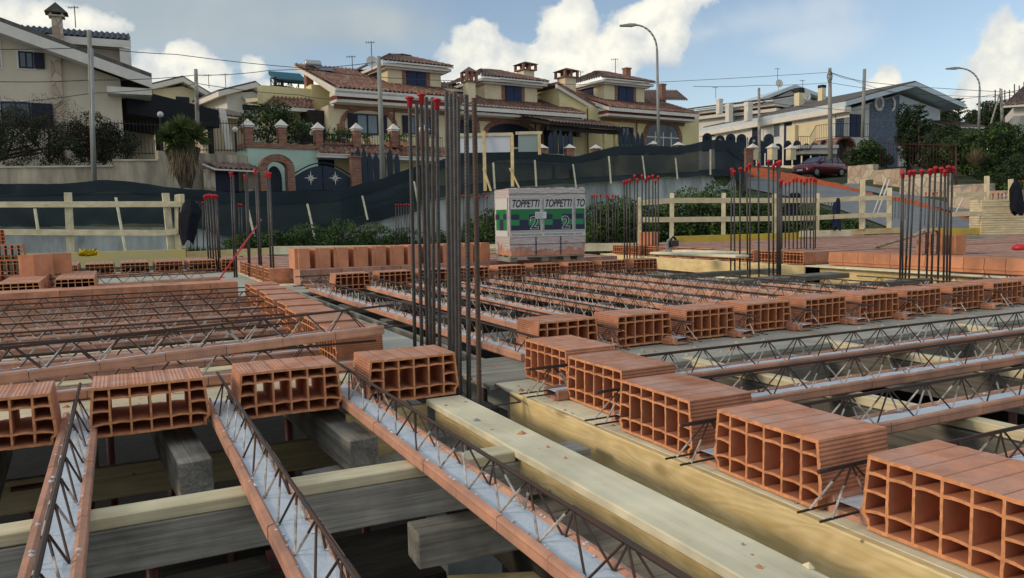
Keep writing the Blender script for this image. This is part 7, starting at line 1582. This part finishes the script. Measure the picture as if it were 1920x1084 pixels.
def conifer(px, yb, yt, d, lab, seed):
    p = at(px, yb, d); H = at(px, yt, d).z-p.z; t = thing('young_conifer', lab, 'conifer', p); rnd = random.Random(seed); q = MB(); q.tube((0, 0, 0), (0, 0, H), .12, 6, .02); g = MB()
    for z in [H*(.15+.85*k/9) for k in range(9)]:
        for k in range(7):
            a = rnd.uniform(0, 6.28); L = (H-z)*.34+.25; e = Vector((math.cos(a)*L, math.sin(a)*L, z+L*.35)); q.tube((0, 0, z), e, .03, 4, .01)
            for _ in range(26):
                u = rnd.random(); c = Vector((0, 0, z)).lerp(e, u); v = Vector((rnd.gauss(0, 1), rnd.gauss(0, 1), rnd.gauss(.5, 1))).normalized()*.22; w = v.orthogonal().normalized()*.06; g.tri(c-w, c+w, c+v)
    obj('trunk', q, BARK, t); obj('needles', g, LG, t)
conifer(1796, 250, 183, 70, 'spindly young conifer against the sky near the right lamp', 5); conifer(1722, 300, 194, 51, 'dark conifer in front of the gable end', 6)
agave(1830, 312, 41, 1.0, 'pale dry palm-like plant in the right hedge', 90, LDRY)
iron_fence('thin rusty iron fence before the bushes at right', [(1650, 322), (1700, 326), (1790, 332)], [46, 44, 41], 1.7, m=mat('rusty_iron', (.06, .022, .02), .8), sp=.2)
pole('rusty_post', 'tall thin rusty post rising out of the right fence', (1792, 275), (1794, 380), 38, .04, .04, REDM, 'post')
# white plastic lath pieces by the stone wall
for i, (a, b) in enumerate((((1662, 334), (1634, 410)), ((1668, 336), (1642, 410)), ((1806, 372), (1790, 402)))): pole('white_lath', ['left thin white lath leaning before the stone wall', 'right thin white lath leaning before the stone wall', 'short white lath leaning behind the tall right cluster'][i], a, b, 24, .02, .02, WHITE, 'lath')
# bank weeds cover (uncountable)
rnd = random.Random(99); mb = MB()
for _ in range(26000):
    px = rnd.uniform(330, 1660); d = rnd.uniform(19.8, min(itp(px, WPX, WD) if px < 1395 else 27, 37)-.2); u = (d-19.7)/((itp(px, WPX, WD) if px < 1395 else 30)-19.7)
    dv = dirxy(px); zb = wall_bot(px).z if px < 1395 else rdn(px).z; z = (-.55+(zb-.5)/2-(-.55)*0)*0
    mid = (zb-.5)/2; z = -.55+(mid+.55)*u*2 if u < .5 else mid+(zb-mid)*(u-.5)*2
    h = rnd.uniform(.06, .32); a = rnd.uniform(0, 6.28); w = Vector((math.cos(a), math.sin(a), 0))*.03; c = Vector((dv.x*d, dv.y*d, z-.03)); mb.k = rnd.choice((0, 0, 1, 2)); mb.tri(c-w, c+w, c+Vector((rnd.uniform(-.12, .12), rnd.uniform(-.12, .12), h)))
tag(obj('weeds', mb, [LG2, LG, LG3]), 'short weeds covering the bank behind the slab', 'weeds', kind='stuff')
